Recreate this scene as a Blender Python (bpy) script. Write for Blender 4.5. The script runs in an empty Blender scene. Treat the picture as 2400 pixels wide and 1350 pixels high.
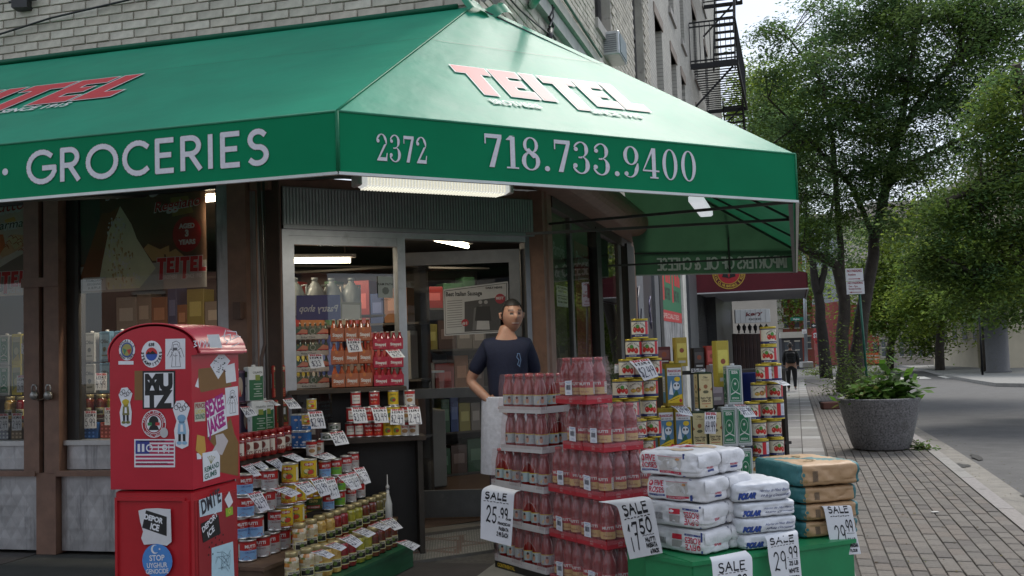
import bpy, bmesh, math, random
import numpy as np
from math import sin, cos, pi, radians, atan2, sqrt
from mathutils import Vector, Matrix
from mathutils.geometry import tessellate_polygon
random.seed(7); rng = np.random.default_rng(7)
scene = bpy.context.scene
COL = scene.collection
# ------------------------------------------------------------------ camera, world, sun, exposure
FOC = 2333.0                      # focal length in pixels of the 2400 px wide photograph
CAMH, PITCH, ROLL = 1.4,3.55,-1.9
cam_data = bpy.data.cameras.new('camera'); cam = bpy.data.objects.new('camera', cam_data); COL.objects.link(cam)
cam_data.sensor_width = 36.0; cam_data.lens = 36.0*FOC/2400.0; cam_data.clip_start = 0.05; cam_data.clip_end = 2000
CR = Matrix.Rotation(radians(90+PITCH),3, 'X') @ Matrix.Rotation(radians(ROLL),3, 'Z')
cam.matrix_world = Matrix.Translation((0,0, CAMH)) @ CR.to_4x4()
scene.camera = cam
SUN_AZ, SUN_EL = 30.0,50.0       # ahead of the camera, to the right
world = bpy.data.worlds.new('World'); scene.world = world; world.use_nodes = True
nt = world.node_tree; nt.nodes.clear()
w_out = nt.nodes.new('ShaderNodeOutputWorld'); w_bg = nt.nodes.new('ShaderNodeBackground')
w_sky = nt.nodes.new('ShaderNodeTexSky'); w_sky.sky_type = 'NISHITA'; w_sky.sun_disc = False
w_sky.sun_elevation = radians(SUN_EL); w_sky.sun_rotation = radians(SUN_AZ)
w_sky.air_density = 1.0; w_sky.dust_density = 1.6; w_sky.ozone_density = 1.0
w_tc = nt.nodes.new('ShaderNodeTexCoord'); w_map = nt.nodes.new('ShaderNodeMapping')
w_map.inputs['Scale'].default_value = (1.6,1.6,4.0)
w_n = nt.nodes.new('ShaderNodeTexNoise'); w_n.inputs['Scale'].default_value = 1.7; w_n.inputs['Detail'].default_value = 7; w_n.inputs['Roughness'].default_value = 0.55
w_r = nt.nodes.new('ShaderNodeValToRGB'); w_r.color_ramp.elements[0].position = 0.36; w_r.color_ramp.elements[1].position = 0.60
w_r.color_ramp.elements[0].color = (0.35,0.35,0.35,1)
w_mix = nt.nodes.new('ShaderNodeMixRGB'); w_mix.inputs[2].default_value = (6.6,7.1,8.0,1)
nt.links.new(w_tc.outputs['Generated'], w_map.inputs[0]); nt.links.new(w_map.outputs[0], w_n.inputs['Vector'])
nt.links.new(w_n.outputs['Fac'], w_r.inputs[0]); nt.links.new(w_r.outputs[0], w_mix.inputs[0])
nt.links.new(w_sky.outputs[0], w_mix.inputs[1]); nt.links.new(w_mix.outputs[0], w_bg.inputs[0])
w_bg.inputs[1].default_value = 0.10
nt.links.new(w_bg.outputs[0], w_out.inputs[0])
sun_d = bpy.data.lights.new('sun', 'SUN'); sun = bpy.data.objects.new('sun', sun_d); COL.objects.link(sun)
sun_d.energy = 1.6; sun_d.angle = radians(20); sun_d.color = (1.0,0.955,0.89)
sd = Vector((sin(radians(SUN_AZ))*cos(radians(SUN_EL)), cos(radians(SUN_AZ))*cos(radians(SUN_EL)), sin(radians(SUN_EL))))
sun.rotation_euler = sd.to_track_quat('Z', 'Y').to_euler()
scene.view_settings.view_transform = 'Standard'; scene.view_settings.look = 'None'
scene.view_settings.exposure = 0.68; scene.view_settings.gamma = 1.0
scene.view_settings.use_curve_mapping = False
scene.render.engine = 'CYCLES'
scene.cycles.max_bounces = 8; scene.cycles.transparent_max_bounces = 24; scene.cycles.diffuse_bounces = 3
scene.cycles.glossy_bounces = 4; scene.cycles.transmission_bounces = 6
# ------------------------------------------------------------------ places: directions, planes, photo rays
CAM = Vector((0,0, CAMH)); ZU = Vector((0,0,1))
def dr(az): a = radians(az); return Vector((sin(a), cos(a),0))
uA, uB, uC = dr(104.5), dr(15.8), dr(60.3)            # the two streets and the cut corner between them
nA, nB, nC = -dr(14.5), Vector((cos(radians(15.8)),-sin(radians(15.8)),0)), dr(150.3)   # outward normals
Wc = Vector((-0.198,6.688,0))                        # upper corner of the building, on the ground
def ray(x, y):
    d = CR @ Vector(((x-1200)/FOC, -(y-675)/FOC, -1)); return d/d.y
def atY(x, y, Y): return CAM+ray(x, y)*Y
def atZ(x, y, z): d = ray(x, y); return CAM+d*((z-CAMH)/d.z)
def hit(x, y, O, n): d = ray(x, y); return CAM+d*((Vector(O)-CAM).dot(n)/d.dot(n))
def gz(Y):                                             # the street falls away gently beyond the shop
    if Y < 13: return 0.0
    if Y < 34: return -0.0175*(Y-13)
    if Y < 110: return -0.3675-0.01*(Y-34)
    return -1.1275
def atG(x, y, dz=0.0):
    z = 0.0
    for _ in range(60):
        p = atZ(x, y, z+dz)
        if p.y < 0 or p.y > 400: z -= 0.05; continue
        z = 0.6*z+0.4*gz(p.y)
    p = atZ(x, y, z+dz); return p
def fproj(p):
    q = CR.transposed() @ (Vector(p)-CAM)
    if q.z > -0.05: return None
    return (1200+FOC*q.x/-q.z, 675-FOC*q.y/-q.z)
def seen(p, m=60):
    q = fproj(p); return q is not None and -m < q[0] < 2400+m and -m < q[1] < 1350+m
# ------------------------------------------------------------------ colours and materials
def hx(s):
    s = s.lstrip('#'); o = []
    for i in (0,2,4):
        c = int(s[i:i+2],16)/255; o.append(c/12.92 if c <= 0.04045 else ((c+0.055)/1.055)**2.4)
    return tuple(o)
def cj(c, a=0.1):
    k = 1+random.uniform(-a, a); return tuple(max(0, min(1, v*k*(1+random.uniform(-a, a)*0.3))) for v in c)
MATS = {}
def mat(name, rough=0.6, metal=0.0, mott=(8,0.15), bump=None, coat=0.0, spec=0.5, trans=0.0, sss=0.0, emit=0.0, dirt=None, leaf=0.0, alpha=1.0, roughvar=0.0):
    """a procedural surface; its base colour is the piece's own paint ('Col') broken up by noise"""
    if name in MATS: return MATS[name]
    m = bpy.data.materials.new(name); m.use_nodes = True; t = m.node_tree; N = t.nodes; Lk = t.links
    b = N['Principled BSDF']; at = N.new('ShaderNodeAttribute'); at.attribute_name = 'Col'
    tc = N.new('ShaderNodeTexCoord')
    col = at.outputs['Color']
    if mott:
        n = N.new('ShaderNodeTexNoise'); n.inputs['Scale'].default_value = mott[0]; n.inputs['Detail'].default_value = 6; n.inputs['Roughness'].default_value = 0.6
        Lk.new(tc.outputs['Object'], n.inputs['Vector'])
        mr = N.new('ShaderNodeMapRange'); mr.inputs[1].default_value = 0.3; mr.inputs[2].default_value = 0.7
        mr.inputs[3].default_value = 1-mott[1]; mr.inputs[4].default_value = 1+mott[1]
        Lk.new(n.outputs['Fac'], mr.inputs[0])
        mx = N.new('ShaderNodeVectorMath'); mx.operation = 'SCALE'; Lk.new(col, mx.inputs[0]); Lk.new(mr.outputs[0], mx.inputs['Scale'])
        col = mx.outputs[0]
        if roughvar:
            rr = N.new('ShaderNodeMapRange'); rr.inputs[3].default_value = rough-roughvar; rr.inputs[4].default_value = rough+roughvar
            Lk.new(n.outputs['Fac'], rr.inputs[0]); Lk.new(rr.outputs[0], b.inputs['Roughness'])
    if dirt:   # (scale, threshold, colour, amount): patches of grime with a shape of their own
        n2 = N.new('ShaderNodeTexNoise'); n2.inputs['Scale'].default_value = dirt[0]; n2.inputs['Detail'].default_value = 9; n2.inputs['Roughness'].default_value = 0.68
        if len(dirt) > 4:
            mp = N.new('ShaderNodeMapping'); mp.inputs['Scale'].default_value = dirt[4]; Lk.new(tc.outputs['Object'], mp.inputs[0]); Lk.new(mp.outputs[0], n2.inputs['Vector'])
        else: Lk.new(tc.outputs['Object'], n2.inputs['Vector'])
        r2 = N.new('ShaderNodeMapRange'); r2.inputs[1].default_value = dirt[1]; r2.inputs[2].default_value = dirt[1]+0.12; r2.inputs[4].default_value = dirt[3]
        Lk.new(n2.outputs['Fac'], r2.inputs[0])
        mm = N.new('ShaderNodeMixRGB'); mm.inputs[2].default_value = (*dirt[2],1); Lk.new(r2.outputs[0], mm.inputs[0]); Lk.new(col, mm.inputs[1]); col = mm.outputs[0]
    Lk.new(col, b.inputs['Base Color'])
    if not roughvar: b.inputs['Roughness'].default_value = rough
    b.inputs['Metallic'].default_value = metal; b.inputs['Specular IOR Level'].default_value = spec
    b.inputs['Coat Weight'].default_value = coat; b.inputs['Coat Roughness'].default_value = 0.12
    b.inputs['Transmission Weight'].default_value = trans
    if sss: b.inputs['Subsurface Weight'].default_value = sss; b.inputs['Subsurface Scale'].default_value = 0.02
    if emit: Lk.new(col, b.inputs['Emission Color']); b.inputs['Emission Strength'].default_value = emit
    if bump:
        bs = bump if isinstance(bump, list) else [bump]; prev = None
        for sc_, st, dist in bs:
            n3 = N.new('ShaderNodeTexNoise'); n3.inputs['Scale'].default_value = sc_; n3.inputs['Detail'].default_value = 5
            Lk.new(tc.outputs['Object'], n3.inputs['Vector'])
            bp = N.new('ShaderNodeBump'); bp.inputs['Strength'].default_value = st; bp.inputs['Distance'].default_value = dist
            Lk.new(n3.outputs['Fac'], bp.inputs['Height'])
            if prev: Lk.new(prev.outputs[0], bp.inputs['Normal'])
            prev = bp
        Lk.new(prev.outputs[0], b.inputs['Normal'])
    if leaf:
        tr = N.new('ShaderNodeBsdfTranslucent'); ms = N.new('ShaderNodeMixShader'); ms.inputs[0].default_value = leaf
        out = N['Material Output']; Lk.new(col, tr.inputs[0]); Lk.new(b.outputs[0], ms.inputs[1]); Lk.new(tr.outputs[0], ms.inputs[2]); Lk.new(ms.outputs[0], out.inputs[0])
    if alpha < 1:
        tp = N.new('ShaderNodeBsdfTransparent'); ms = N.new('ShaderNodeMixShader'); ms.inputs[0].default_value = alpha
        out = N['Material Output']; Lk.new(tp.outputs[0], ms.inputs[1]); Lk.new(b.outputs[0], ms.inputs[2]); Lk.new(ms.outputs[0], out.inputs[0])
    MATS[name] = m; return m
def glass(name, tint=(1,1,1), base=0.04, rough=0.0):
    """thin pane: clear body with a fresnel mirror on top"""
    if name in MATS: return MATS[name]
    m = bpy.data.materials.new(name); m.use_nodes = True; t = m.node_tree; N = t.nodes; Lk = t.links; N.remove(N['Principled BSDF'])
    tp = N.new('ShaderNodeBsdfTransparent'); tp.inputs[0].default_value = (*tint, 1)
    gl = N.new('ShaderNodeBsdfGlossy'); gl.inputs['Roughness'].default_value = rough
    fr = N.new('ShaderNodeFresnel'); fr.inputs[0].default_value = 1.5
    ad = N.new('ShaderNodeMath'); ad.operation = 'ADD'; ad.inputs[1].default_value = base; Lk.new(fr.outputs[0], ad.inputs[0])
    ms = N.new('ShaderNodeMixShader'); Lk.new(ad.outputs[0], ms.inputs[0]); Lk.new(tp.outputs[0], ms.inputs[1]); Lk.new(gl.outputs[0], ms.inputs[2])
    Lk.new(ms.outputs[0], N['Material Output'].inputs[0]); MATS[name] = m; return m
# ------------------------------------------------------------------ mesh builder
class MB:
    def __init__(s): s.v = []; s.f = []; s.c = []; s.m = []; s.s = []; s.T = None
    def pt(s, p):
        if s.T is not None: p = s.T @ Vector(p)
        s.v.append((p[0], p[1], p[2])); return len(s.v)-1
    def face(s, idx, col, mi=0, sm=False): s.f.append(tuple(idx)); s.c.append(col); s.m.append(mi); s.s.append(sm)
    def poly(s, pts, col, mi=0): s.face([s.pt(p) for p in pts], col, mi)
    def box(s, x0, x1, y0, y1, z0, z1, col, mi=0, R=None):
        P = [(x, y, z) for x in (x0, x1) for y in (y0, y1) for z in (z0, z1)]
        if R is not None: P = [R @ Vector(p) for p in P]
        i = [s.pt(p) for p in P]
        for q in ((0,1,3,2),(4,6,7,5),(0,4,5,1),(2,3,7,6),(0,2,6,4),(1,5,7,3)): s.face([i[k] for k in q], col, mi)
    def slab(s, O, u, v, w, col, mi=0):     # box from corner O along three vectors
        O, u, v, w = map(Vector, (O, u, v, w))
        P = [O+u*a+v*b+w*c for a in (0,1) for b in (0,1) for c in (0,1)]
        i = [s.pt(p) for p in P]
        for q in ((0,1,3,2),(4,6,7,5),(0,4,5,1),(2,3,7,6),(0,2,6,4),(1,5,7,3)): s.face([i[k] for k in q], col, mi)
    def bbox(s, x0, x1, y0, y1, z0, z1, b, col, mi=0):   # box with chamfered edges
        P = []
        for z, k in ((z0, b),(z0+b, 0),(z1-b, 0),(z1, b)):
            a0, a1, c0, c1 = x0+k, x1-k, y0+k, y1-k
            ring = [(a0+b, c0, z),(a1-b, c0, z),(a1, c0+b, z),(a1, c1-b, z),(a1-b, c1, z),(a0+b, c1, z),(a0, c1-b, z),(a0, c0+b, z)]
            P.append([s.pt(p) for p in ring])
        for r in range(3):
            for k in range(8): s.face([P[r][k], P[r][(k+1) % 8], P[r+1][(k+1) % 8], P[r+1][k]], col, mi)
        s.face(P[0][::-1], col, mi); s.face(P[3], col, mi)
    def lathe(s, prof, n, col, c=(0,0,0), mi=0, sm=True, a0=0, a1=2*pi, cap=True, ell=1.0):
        full = abs(a1-a0-2*pi) < 1e-6; m = n if full else n+1; rows = []
        for r, z in prof: rows.append([s.pt((c[0]+r*cos(a0+(a1-a0)*k/n), c[1]+ell*r*sin(a0+(a1-a0)*k/n), c[2]+z)) for k in range(m)])
        for i in range(len(prof)-1):
            cc = col[i] if isinstance(col, list) else col
            for k in range(n): s.face([rows[i][k], rows[i][(k+1) % m], rows[i+1][(k+1) % m], rows[i+1][k]], cc, mi, sm)
        if cap and full:
            c0 = col[0] if isinstance(col, list) else col; c1 = col[-1] if isinstance(col, list) else col
            if prof[0][0] > 1e-4: s.face(rows[0][::-1], c0, mi)
            if prof[-1][0] > 1e-4: s.face(rows[-1], c1, mi)
    def tube(s, path, r, col, n=8, mi=0, sm=True, cap=True):
        path = [Vector(p) for p in path]; rs = r if isinstance(r, (list, tuple)) else [r]*len(path); rows = []; pu = None
        for i, p in enumerate(path):
            d = (path[min(i+1, len(path)-1)]-path[max(i-1,0)]).normalized()
            if pu is None:
                a = Vector((0,0,1)) if abs(d.z) < 0.9 else Vector((1,0,0)); pu = d.cross(a).normalized()
            else: pu = (pu-d*pu.dot(d)); pu = pu.normalized() if pu.length > 1e-6 else d.orthogonal().normalized()
            w = d.cross(pu)
            rows.append([s.pt(p+(pu*cos(2*pi*k/n)+w*sin(2*pi*k/n))*rs[i]) for k in range(n)])
        for i in range(len(path)-1):
            for k in range(n): s.face([rows[i][k], rows[i][(k+1) % n], rows[i+1][(k+1) % n], rows[i+1][k]], col, mi, sm)
        if cap: s.face(rows[0][::-1], col, mi); s.face(rows[-1], col, mi)
    def bar(s, a, b, w, h, col, mi=0):      # straight square bar
        a, b = Vector(a), Vector(b); d = (b-a).normalized(); up = ZU if abs(d.z) < 0.95 else Vector((1,0,0))
        sd_ = d.cross(up).normalized(); u2 = sd_.cross(d)
        s.slab(a-sd_*w/2-u2*h/2, b-a, sd_*w, u2*h, col, mi)
    def grid(s, fn, nu, nv, col, mi=0, sm=True, flip=False):
        I = [[s.pt(fn(i/nu, j/nv)) for i in range(nu+1)] for j in range(nv+1)]
        for j in range(nv):
            for i in range(nu):
                c = col((i+0.5)/nu, (j+0.5)/nv) if callable(col) else col
                q = [I[j][i], I[j][i+1], I[j+1][i+1], I[j+1][i]]
                s.face(q[::-1] if flip else q, c, mi, sm)
    def prism(s, pts2, f0, f1, col, mi=0):  # pts2 polygon; f0,f1 map (x,y) to the two faces
        a = [s.pt(f0(*p)) for p in pts2]; b = [s.pt(f1(*p)) for p in pts2]; n = len(pts2)
        for k in range(n): s.face([a[k], a[(k+1) % n], b[(k+1) % n], b[k]], col, mi)
        if n <= 4: s.face(a[::-1], col, mi); s.face(b, col, mi)
        else:
            for t in tessellate_polygon([[Vector((p[0], p[1],0)) for p in pts2]]):
                s.face([a[k] for k in t][::-1], col, mi); s.face([b[k] for k in t], col, mi)
    def mesh(s, name):
        me = bpy.data.meshes.new(name); me.from_pydata(s.v, [], s.f)
        at = me.color_attributes.new('Col', 'FLOAT_COLOR', 'CORNER')
        ln = np.array([len(f) for f in s.f]); cc = np.ones((len(s.f),4), np.float32)
        cc[:, :3] = np.array(s.c, np.float32); at.data.foreach_set('color', np.repeat(cc, ln, axis=0).ravel())
        me.polygons.foreach_set('material_index', s.m); me.polygons.foreach_set('use_smooth', s.s)
        return me
def link(o, parent=None):
    COL.objects.link(o)
    if parent is not None: o.parent = parent
    return o
def obj(name, mb, mats, parent=None, loc=None, rz=0.0):
    me = mb.mesh(name) if isinstance(mb, MB) else mb
    if isinstance(mb, MB):
        for m in (mats if isinstance(mats, (list, tuple)) else [mats]): me.materials.append(m)
    o = bpy.data.objects.new(name, me); link(o, parent)
    if loc is not None: o.location = loc
    if rz: o.rotation_euler = (0,0, rz)
    return o
def split_obj(name, q, mats, parent=None, pad=.0004):
    """each separate group of touching shapes becomes a part of its own"""
    V = np.array(q.v); n = len(q.f); lo = np.array([V[list(f)].min(0) for f in q.f])-pad; hi = np.array([V[list(f)].max(0) for f in q.f])+pad; g = np.full(n, -1); k = 0
    for i in range(n):
        if g[i] >= 0: continue
        st = [i]; g[i] = k
        while st:
            j = st.pop(); m_ = (g < 0) & (lo <= hi[j]).all(1) & (hi >= lo[j]).all(1); nx_ = np.nonzero(m_)[0]; g[nx_] = k; st += list(nx_)
        k += 1
    for c in range(k):
        p = MB(); mp = {}
        for i in np.nonzero(g == c)[0]:
            for a in q.f[i]:
                if a not in mp: mp[a] = len(p.v); p.v.append(q.v[a])
            p.face([mp[a] for a in q.f[i]], q.c[i], q.m[i], q.s[i])
        obj(name, p, mats, parent)
def tag(o, label=None, cat=None, group=None, kind=None):
    if label: o['label'] = label
    if cat: o['category'] = cat
    if group: o['group'] = group
    if kind: o['kind'] = kind
    return o
def thing(name, label, cat, loc=(0,0,0), rz=0.0, group=None):
    o = bpy.data.objects.new(name, None); o.empty_display_size = 0.1; link(o); o.location = loc; o.rotation_euler = (0,0, rz)
    return tag(o, label, cat, group)
def struct(name, mb, mats, parent=None):
    o = obj(name, mb, mats, parent)
    if parent is None: o['kind'] = 'structure'
    return o
def dup(root, loc=None, rz=None, label=None, group=None):
    def cp(o, par):
        c = o.copy(); COL.objects.link(c); c.parent = par
        for ch in list(KIDS.get(o.name, [])) or list(o.children): cp(ch, c)
        return c
    r = root.copy(); COL.objects.link(r)
    if loc is not None: r.location = loc
    if rz is not None: r.rotation_euler = (0,0, rz)
    if label: r['label'] = label
    if group: r['group'] = group
    for ch in list(root.children): cp(ch, r)
    return r
KIDS = {}
def faz(v): return atan2(v.y, v.x)
ORD = ['first', 'second', 'third', 'fourth', 'fifth', 'sixth', 'seventh', 'eighth', 'ninth', 'tenth', 'eleventh', 'twelfth', 'thirteenth']
# ------------------------------------------------------------------ lettering
_TX = {}
def text2d(s, bold=0.0):
    """outline text as flat polygons, cap height 1, left aligned on the baseline"""
    k = (s, bold)
    if k in _TX: return _TX[k]
    cu = bpy.data.curves.new('t', 'FONT'); cu.body = s; cu.size = 1.0; cu.resolution_u = 3; cu.offset = bold; cu.fill_mode = 'BOTH'
    o = bpy.data.objects.new('t', cu); COL.objects.link(o)
    dg = bpy.context.evaluated_depsgraph_get(); dg.update(); ev = o.evaluated_get(dg); me = ev.to_mesh()
    vs = [(v.co.x, v.co.y) for v in me.vertices]; fs = [tuple(p.vertices) for p in me.polygons]
    ev.to_mesh_clear(); bpy.data.objects.remove(o); bpy.data.curves.remove(cu)
    K = 1/0.70; vs = [((x)*K, y*K) for x, y in vs]
    x0 = min([v[0] for v in vs] or [0]); vs = [(x-x0, y) for x, y in vs]
    w = max([v[0] for v in vs] or [0]); _TX[k] = (vs, fs, w); return _TX[k]
def arc(cx, cy, rx, ry, a0, a1, n=10): return [(cx+rx*cos(radians(a0+(a1-a0)*i/n)), cy+ry*sin(radians(a0+(a1-a0)*i/n))) for i in range(n+1)]
# pen skeletons, cap height 1: {char: (advance, [strokes])}
PEN = {
 'A': (.8,[[(0,0),(.36,1),(.72,0)],[(.13,.35),(.6,.35)]]), 'B': (.62,[[(0,0),(0,1)],[(0,1)]+arc(.25,.76,.25,.24,90,-90)+[(0,.52)],[(.22,.52)]+arc(.27,.26,.28,.26,90,-90)+[(0,0)]]),
 'C': (.82,[arc(.46,.5,.46,.5,48,312,16)]), 'D': (.78,[[(0,0),(0,1)],[(0,1)]+arc(.25,.5,.47,.5,90,-90,12)+[(0,0)]]),
 'E': (.56,[[(.5,1),(0,1),(0,0),(.5,0)],[(0,.52),(.42,.52)]]), 'F': (.54,[[(.5,1),(0,1),(0,0)],[(0,.52),(.42,.52)]]),
 'G': (.92,[arc(.48,.5,.48,.5,48,340,18)+[(.93,.46),(.55,.46)]]), 'H': (.72,[[(0,0),(0,1)],[(.62,0),(.62,1)],[(0,.52),(.62,.52)]]),
 'I': (.1,[[(0,0),(0,1)]]), 'J': (.5,[[(.4,1),(.4,.25)]+arc(.2,.22,.2,.22,0,-170)]), 'K': (.64,[[(0,0),(0,1)],[(.55,1),(0,.42)],[(.18,.6),(.58,0)]]),
 'L': (.52,[[(0,1),(0,0),(.48,0)]]), 'M': (.86,[[(0,0),(.06,1),(.4,.25),(.74,1),(.8,0)]]), 'N': (.74,[[(0,0),(0,1),(.64,0),(.64,1)]]),
 'O': (.98,[arc(.49,.5,.49,.5,90,450,24)]), 'P': (.58,[[(0,0),(0,1)],[(0,1)]+arc(.26,.73,.26,.27,90,-90)+[(0,.46)]]),
 'Q': (.98,[arc(.49,.5,.49,.5,90,450,24),[(.6,.3),(.95,-.05)]]), 'R': (.62,[[(0,0),(0,1)],[(0,1)]+arc(.26,.74,.27,.26,90,-90)+[(0,.48)],[(.25,.48),(.56,0)]]),
 'S': (.6,[arc(.29,.75,.25,.25,40,250,12)+arc(.27,.25,.28,.26,70,-140,12)]), 'T': (.62,[[(0,1),(.6,1)],[(.3,1),(.3,0)]]),
 'U': (.72,[[(0,1),(0,.3)]+arc(.31,.3,.31,.3,180,360)+[(.62,1)]]), 'V': (.7,[[(0,1),(.33,0),(.66,1)]]), 'W': (1,[[(0,1),(.24,0),(.48,.8),(.72,0),(.96,1)]]),
 'X': (.66,[[(0,0),(.6,1)],[(0,1),(.6,0)]]), 'Y': (.64,[[(0,1),(.3,.5),(.6,1)],[(.3,.5),(.3,0)]]), 'Z': (.64,[[(0,1),(.6,1),(0,0),(.6,0)]]),
 '&': (.74,[[(.66,0),(.14,.72)]+arc(.3,.8,.17,.2,200,-20,8)+[(.1,.38)]+arc(.28,.22,.25,.22,170,330,8)+[(.66,.45)]]),
 '.': (.16,[[(.04,.03),(.1,.03)]]), '·': (.4,[[(.1,.47),(.16,.47)]]), '$': (.5,[arc(.24,.68,.2,.2,40,250,8)+arc(.23,.3,.22,.2,70,-140,8),[(.24,1),(.24,0)]]), '-': (.4,[[(0,.5),(.3,.5)]]), '#': (.6,[[(.15,0),(.25,1)],[(.38,0),(.48,1)],[(0,.35),(.6,.35)],[(.02,.65),(.6,.65)]]),
 '0': (.62,[arc(.27,.5,.27,.5,90,450,16)]), '1': (.32,[[(.02,.8),(.16,1),(.14,0)]]), '2': (.6,[arc(.26,.74,.24,.26,160,-20,9)+[(.0,.0),(.12,.06),(.5,.0)]]),
 '3': (.58,[arc(.22,.76,.24,.24,140,-70,9)+arc(.22,.27,.28,.27,70,-150,10)]), '4': (.62,[[(.1,1),(.02,.42),(.5,.46)],[(.4,.9),(.36,-.05)]]),
 '5': (.6,[[(.48,1),(.1,.97),(.06,.55)]+arc(.22,.3,.27,.29,110,-140,10)]), '6': (.6,[[(.42,1)]+arc(.28,.28,.26,.28,160,500,14)]), '7': (.58,[[(0,.92),(.05,1),(.5,1),(.22,-.02)],[(.14,.5),(.42,.52)]]),
 '8': (.6,[arc(.26,.76,.2,.23,270,630,12), arc(.26,.27,.26,.27,90,450,14)]), '9': (.58,[arc(.24,.72,.23,.27,0,360,14)+[(.47,.72),(.4,0)]]),
}
# high contrast book numerals, drawn as outlines with a thick upright and a thin turn
def _ring(cx, cy, rx, ry, tx, ty, a0=0, a1=360, n=26):
    o = arc(cx, cy, rx, ry, a0, a1, n); i = arc(cx, cy, rx-tx, ry-ty, a0, a1, n)
    return [[o[k], o[k+1], i[k+1], i[k]] for k in range(n)]
def _crescent(cx, cy, rx, ry, a0, a1, tmin, tmax, n=18):     # stroke thick at the sides
    P = []
    for k in range(n):
        q = []
        for kk in (k, k+1):
            a = radians(a0+(a1-a0)*kk/n); e = 0.35+0.65*min(1,(kk/n)*4,(1-kk/n)*4) if abs(a1-a0) < 359 else 1
            t = (tmin+(tmax-tmin)*abs(cos(a))**1.3)*e
            q.append(((cx+rx*cos(a), cy+ry*sin(a)),(cx+(rx-t)*cos(a), cy+(ry-t*0.9)*sin(a))))
        P.append([q[0][0], q[1][0], q[1][1], q[0][1]])
    return P
def _r(x0, y0, x1, y1): return [(x0, y0),(x1, y0),(x1, y1),(x0, y1)]
DID = {
 '0': (.62, _ring(.27,.5,.27,.52,.12,.035)), '1': (.42,[_r(.13,0,.27,.97), _r(.02,0,.38,.045),[(.0,.86),(.13,.86),(.2,.985),(.27,1.0),(.13,1.0)]]),
 '2': (.6, _crescent(.25,.74,.25,.27,175,-20,.035,.13)+[[(.36,.6),(.5,.66),(.16,.13),(.02,.03)],[(.0,0),(.5,0),(.5,.13),(.1,.13)],[(.44,.1),(.5,.1),(.53,.3),(.49,.3)]]+_ring(.08,.74,.07,.07,.069,.069)),
 '3': (.6, _crescent(.23,.76,.24,.25,165,-85,.035,.12)+_crescent(.23,.26,.28,.28,90,-165,.035,.14)+[_r(.15,.48,.27,.525)]+_ring(.07,.76,.065,.065,.064,.064)+_ring(.04,.24,.07,.07,.069,.069)),
 '4': (.64,[_r(.33,0,.46,1.0),[(.33,1),(.38,.93),(.06,.3),(.0,.25)], _r(0,.22,.58,.27), _r(.25,0,.54,.045)]),
 '7': (.56,[_r(.0,.88,.5,1.0), _r(0,.7,.035,.9),[(.38,.88),(.5,.9),(.27,.0),(.12,.0)]]),
 '8': (.62, _crescent(.27,.76,.23,.25,0,360,.035,.1)+_crescent(.27,.27,.28,.29,0,360,.035,.13)+[[(.1,.62),(.22,.66),(.46,.4),(.34,.36)]]),
 '9': (.6, _ring(.26,.7,.26,.31,.12,.035)+_crescent(.22,.34,.3,.36,20,-120,.035,.14)+_ring(.09,.1,.07,.07,.069,.069)),
 '.': (.26, _ring(.09,.07,.08,.08,.079,.079)),
}
BLOCK = {  # heavy slanted-foot capitals of the shop sign
 'T': (.82,[_r(0,.74,.8,1), _r(.24,0,.56,.75)]), 'E': (.7,[_r(0,0,.3,1), _r(.29,.76,.66,1), _r(.29,.4,.58,.62), _r(.29,0,.68,.25)]),
 'I': (.4,[_r(0,0,.33,1)]), 'L': (.66,[_r(0,0,.3,1), _r(.29,0,.64,.26)]),
}
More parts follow.
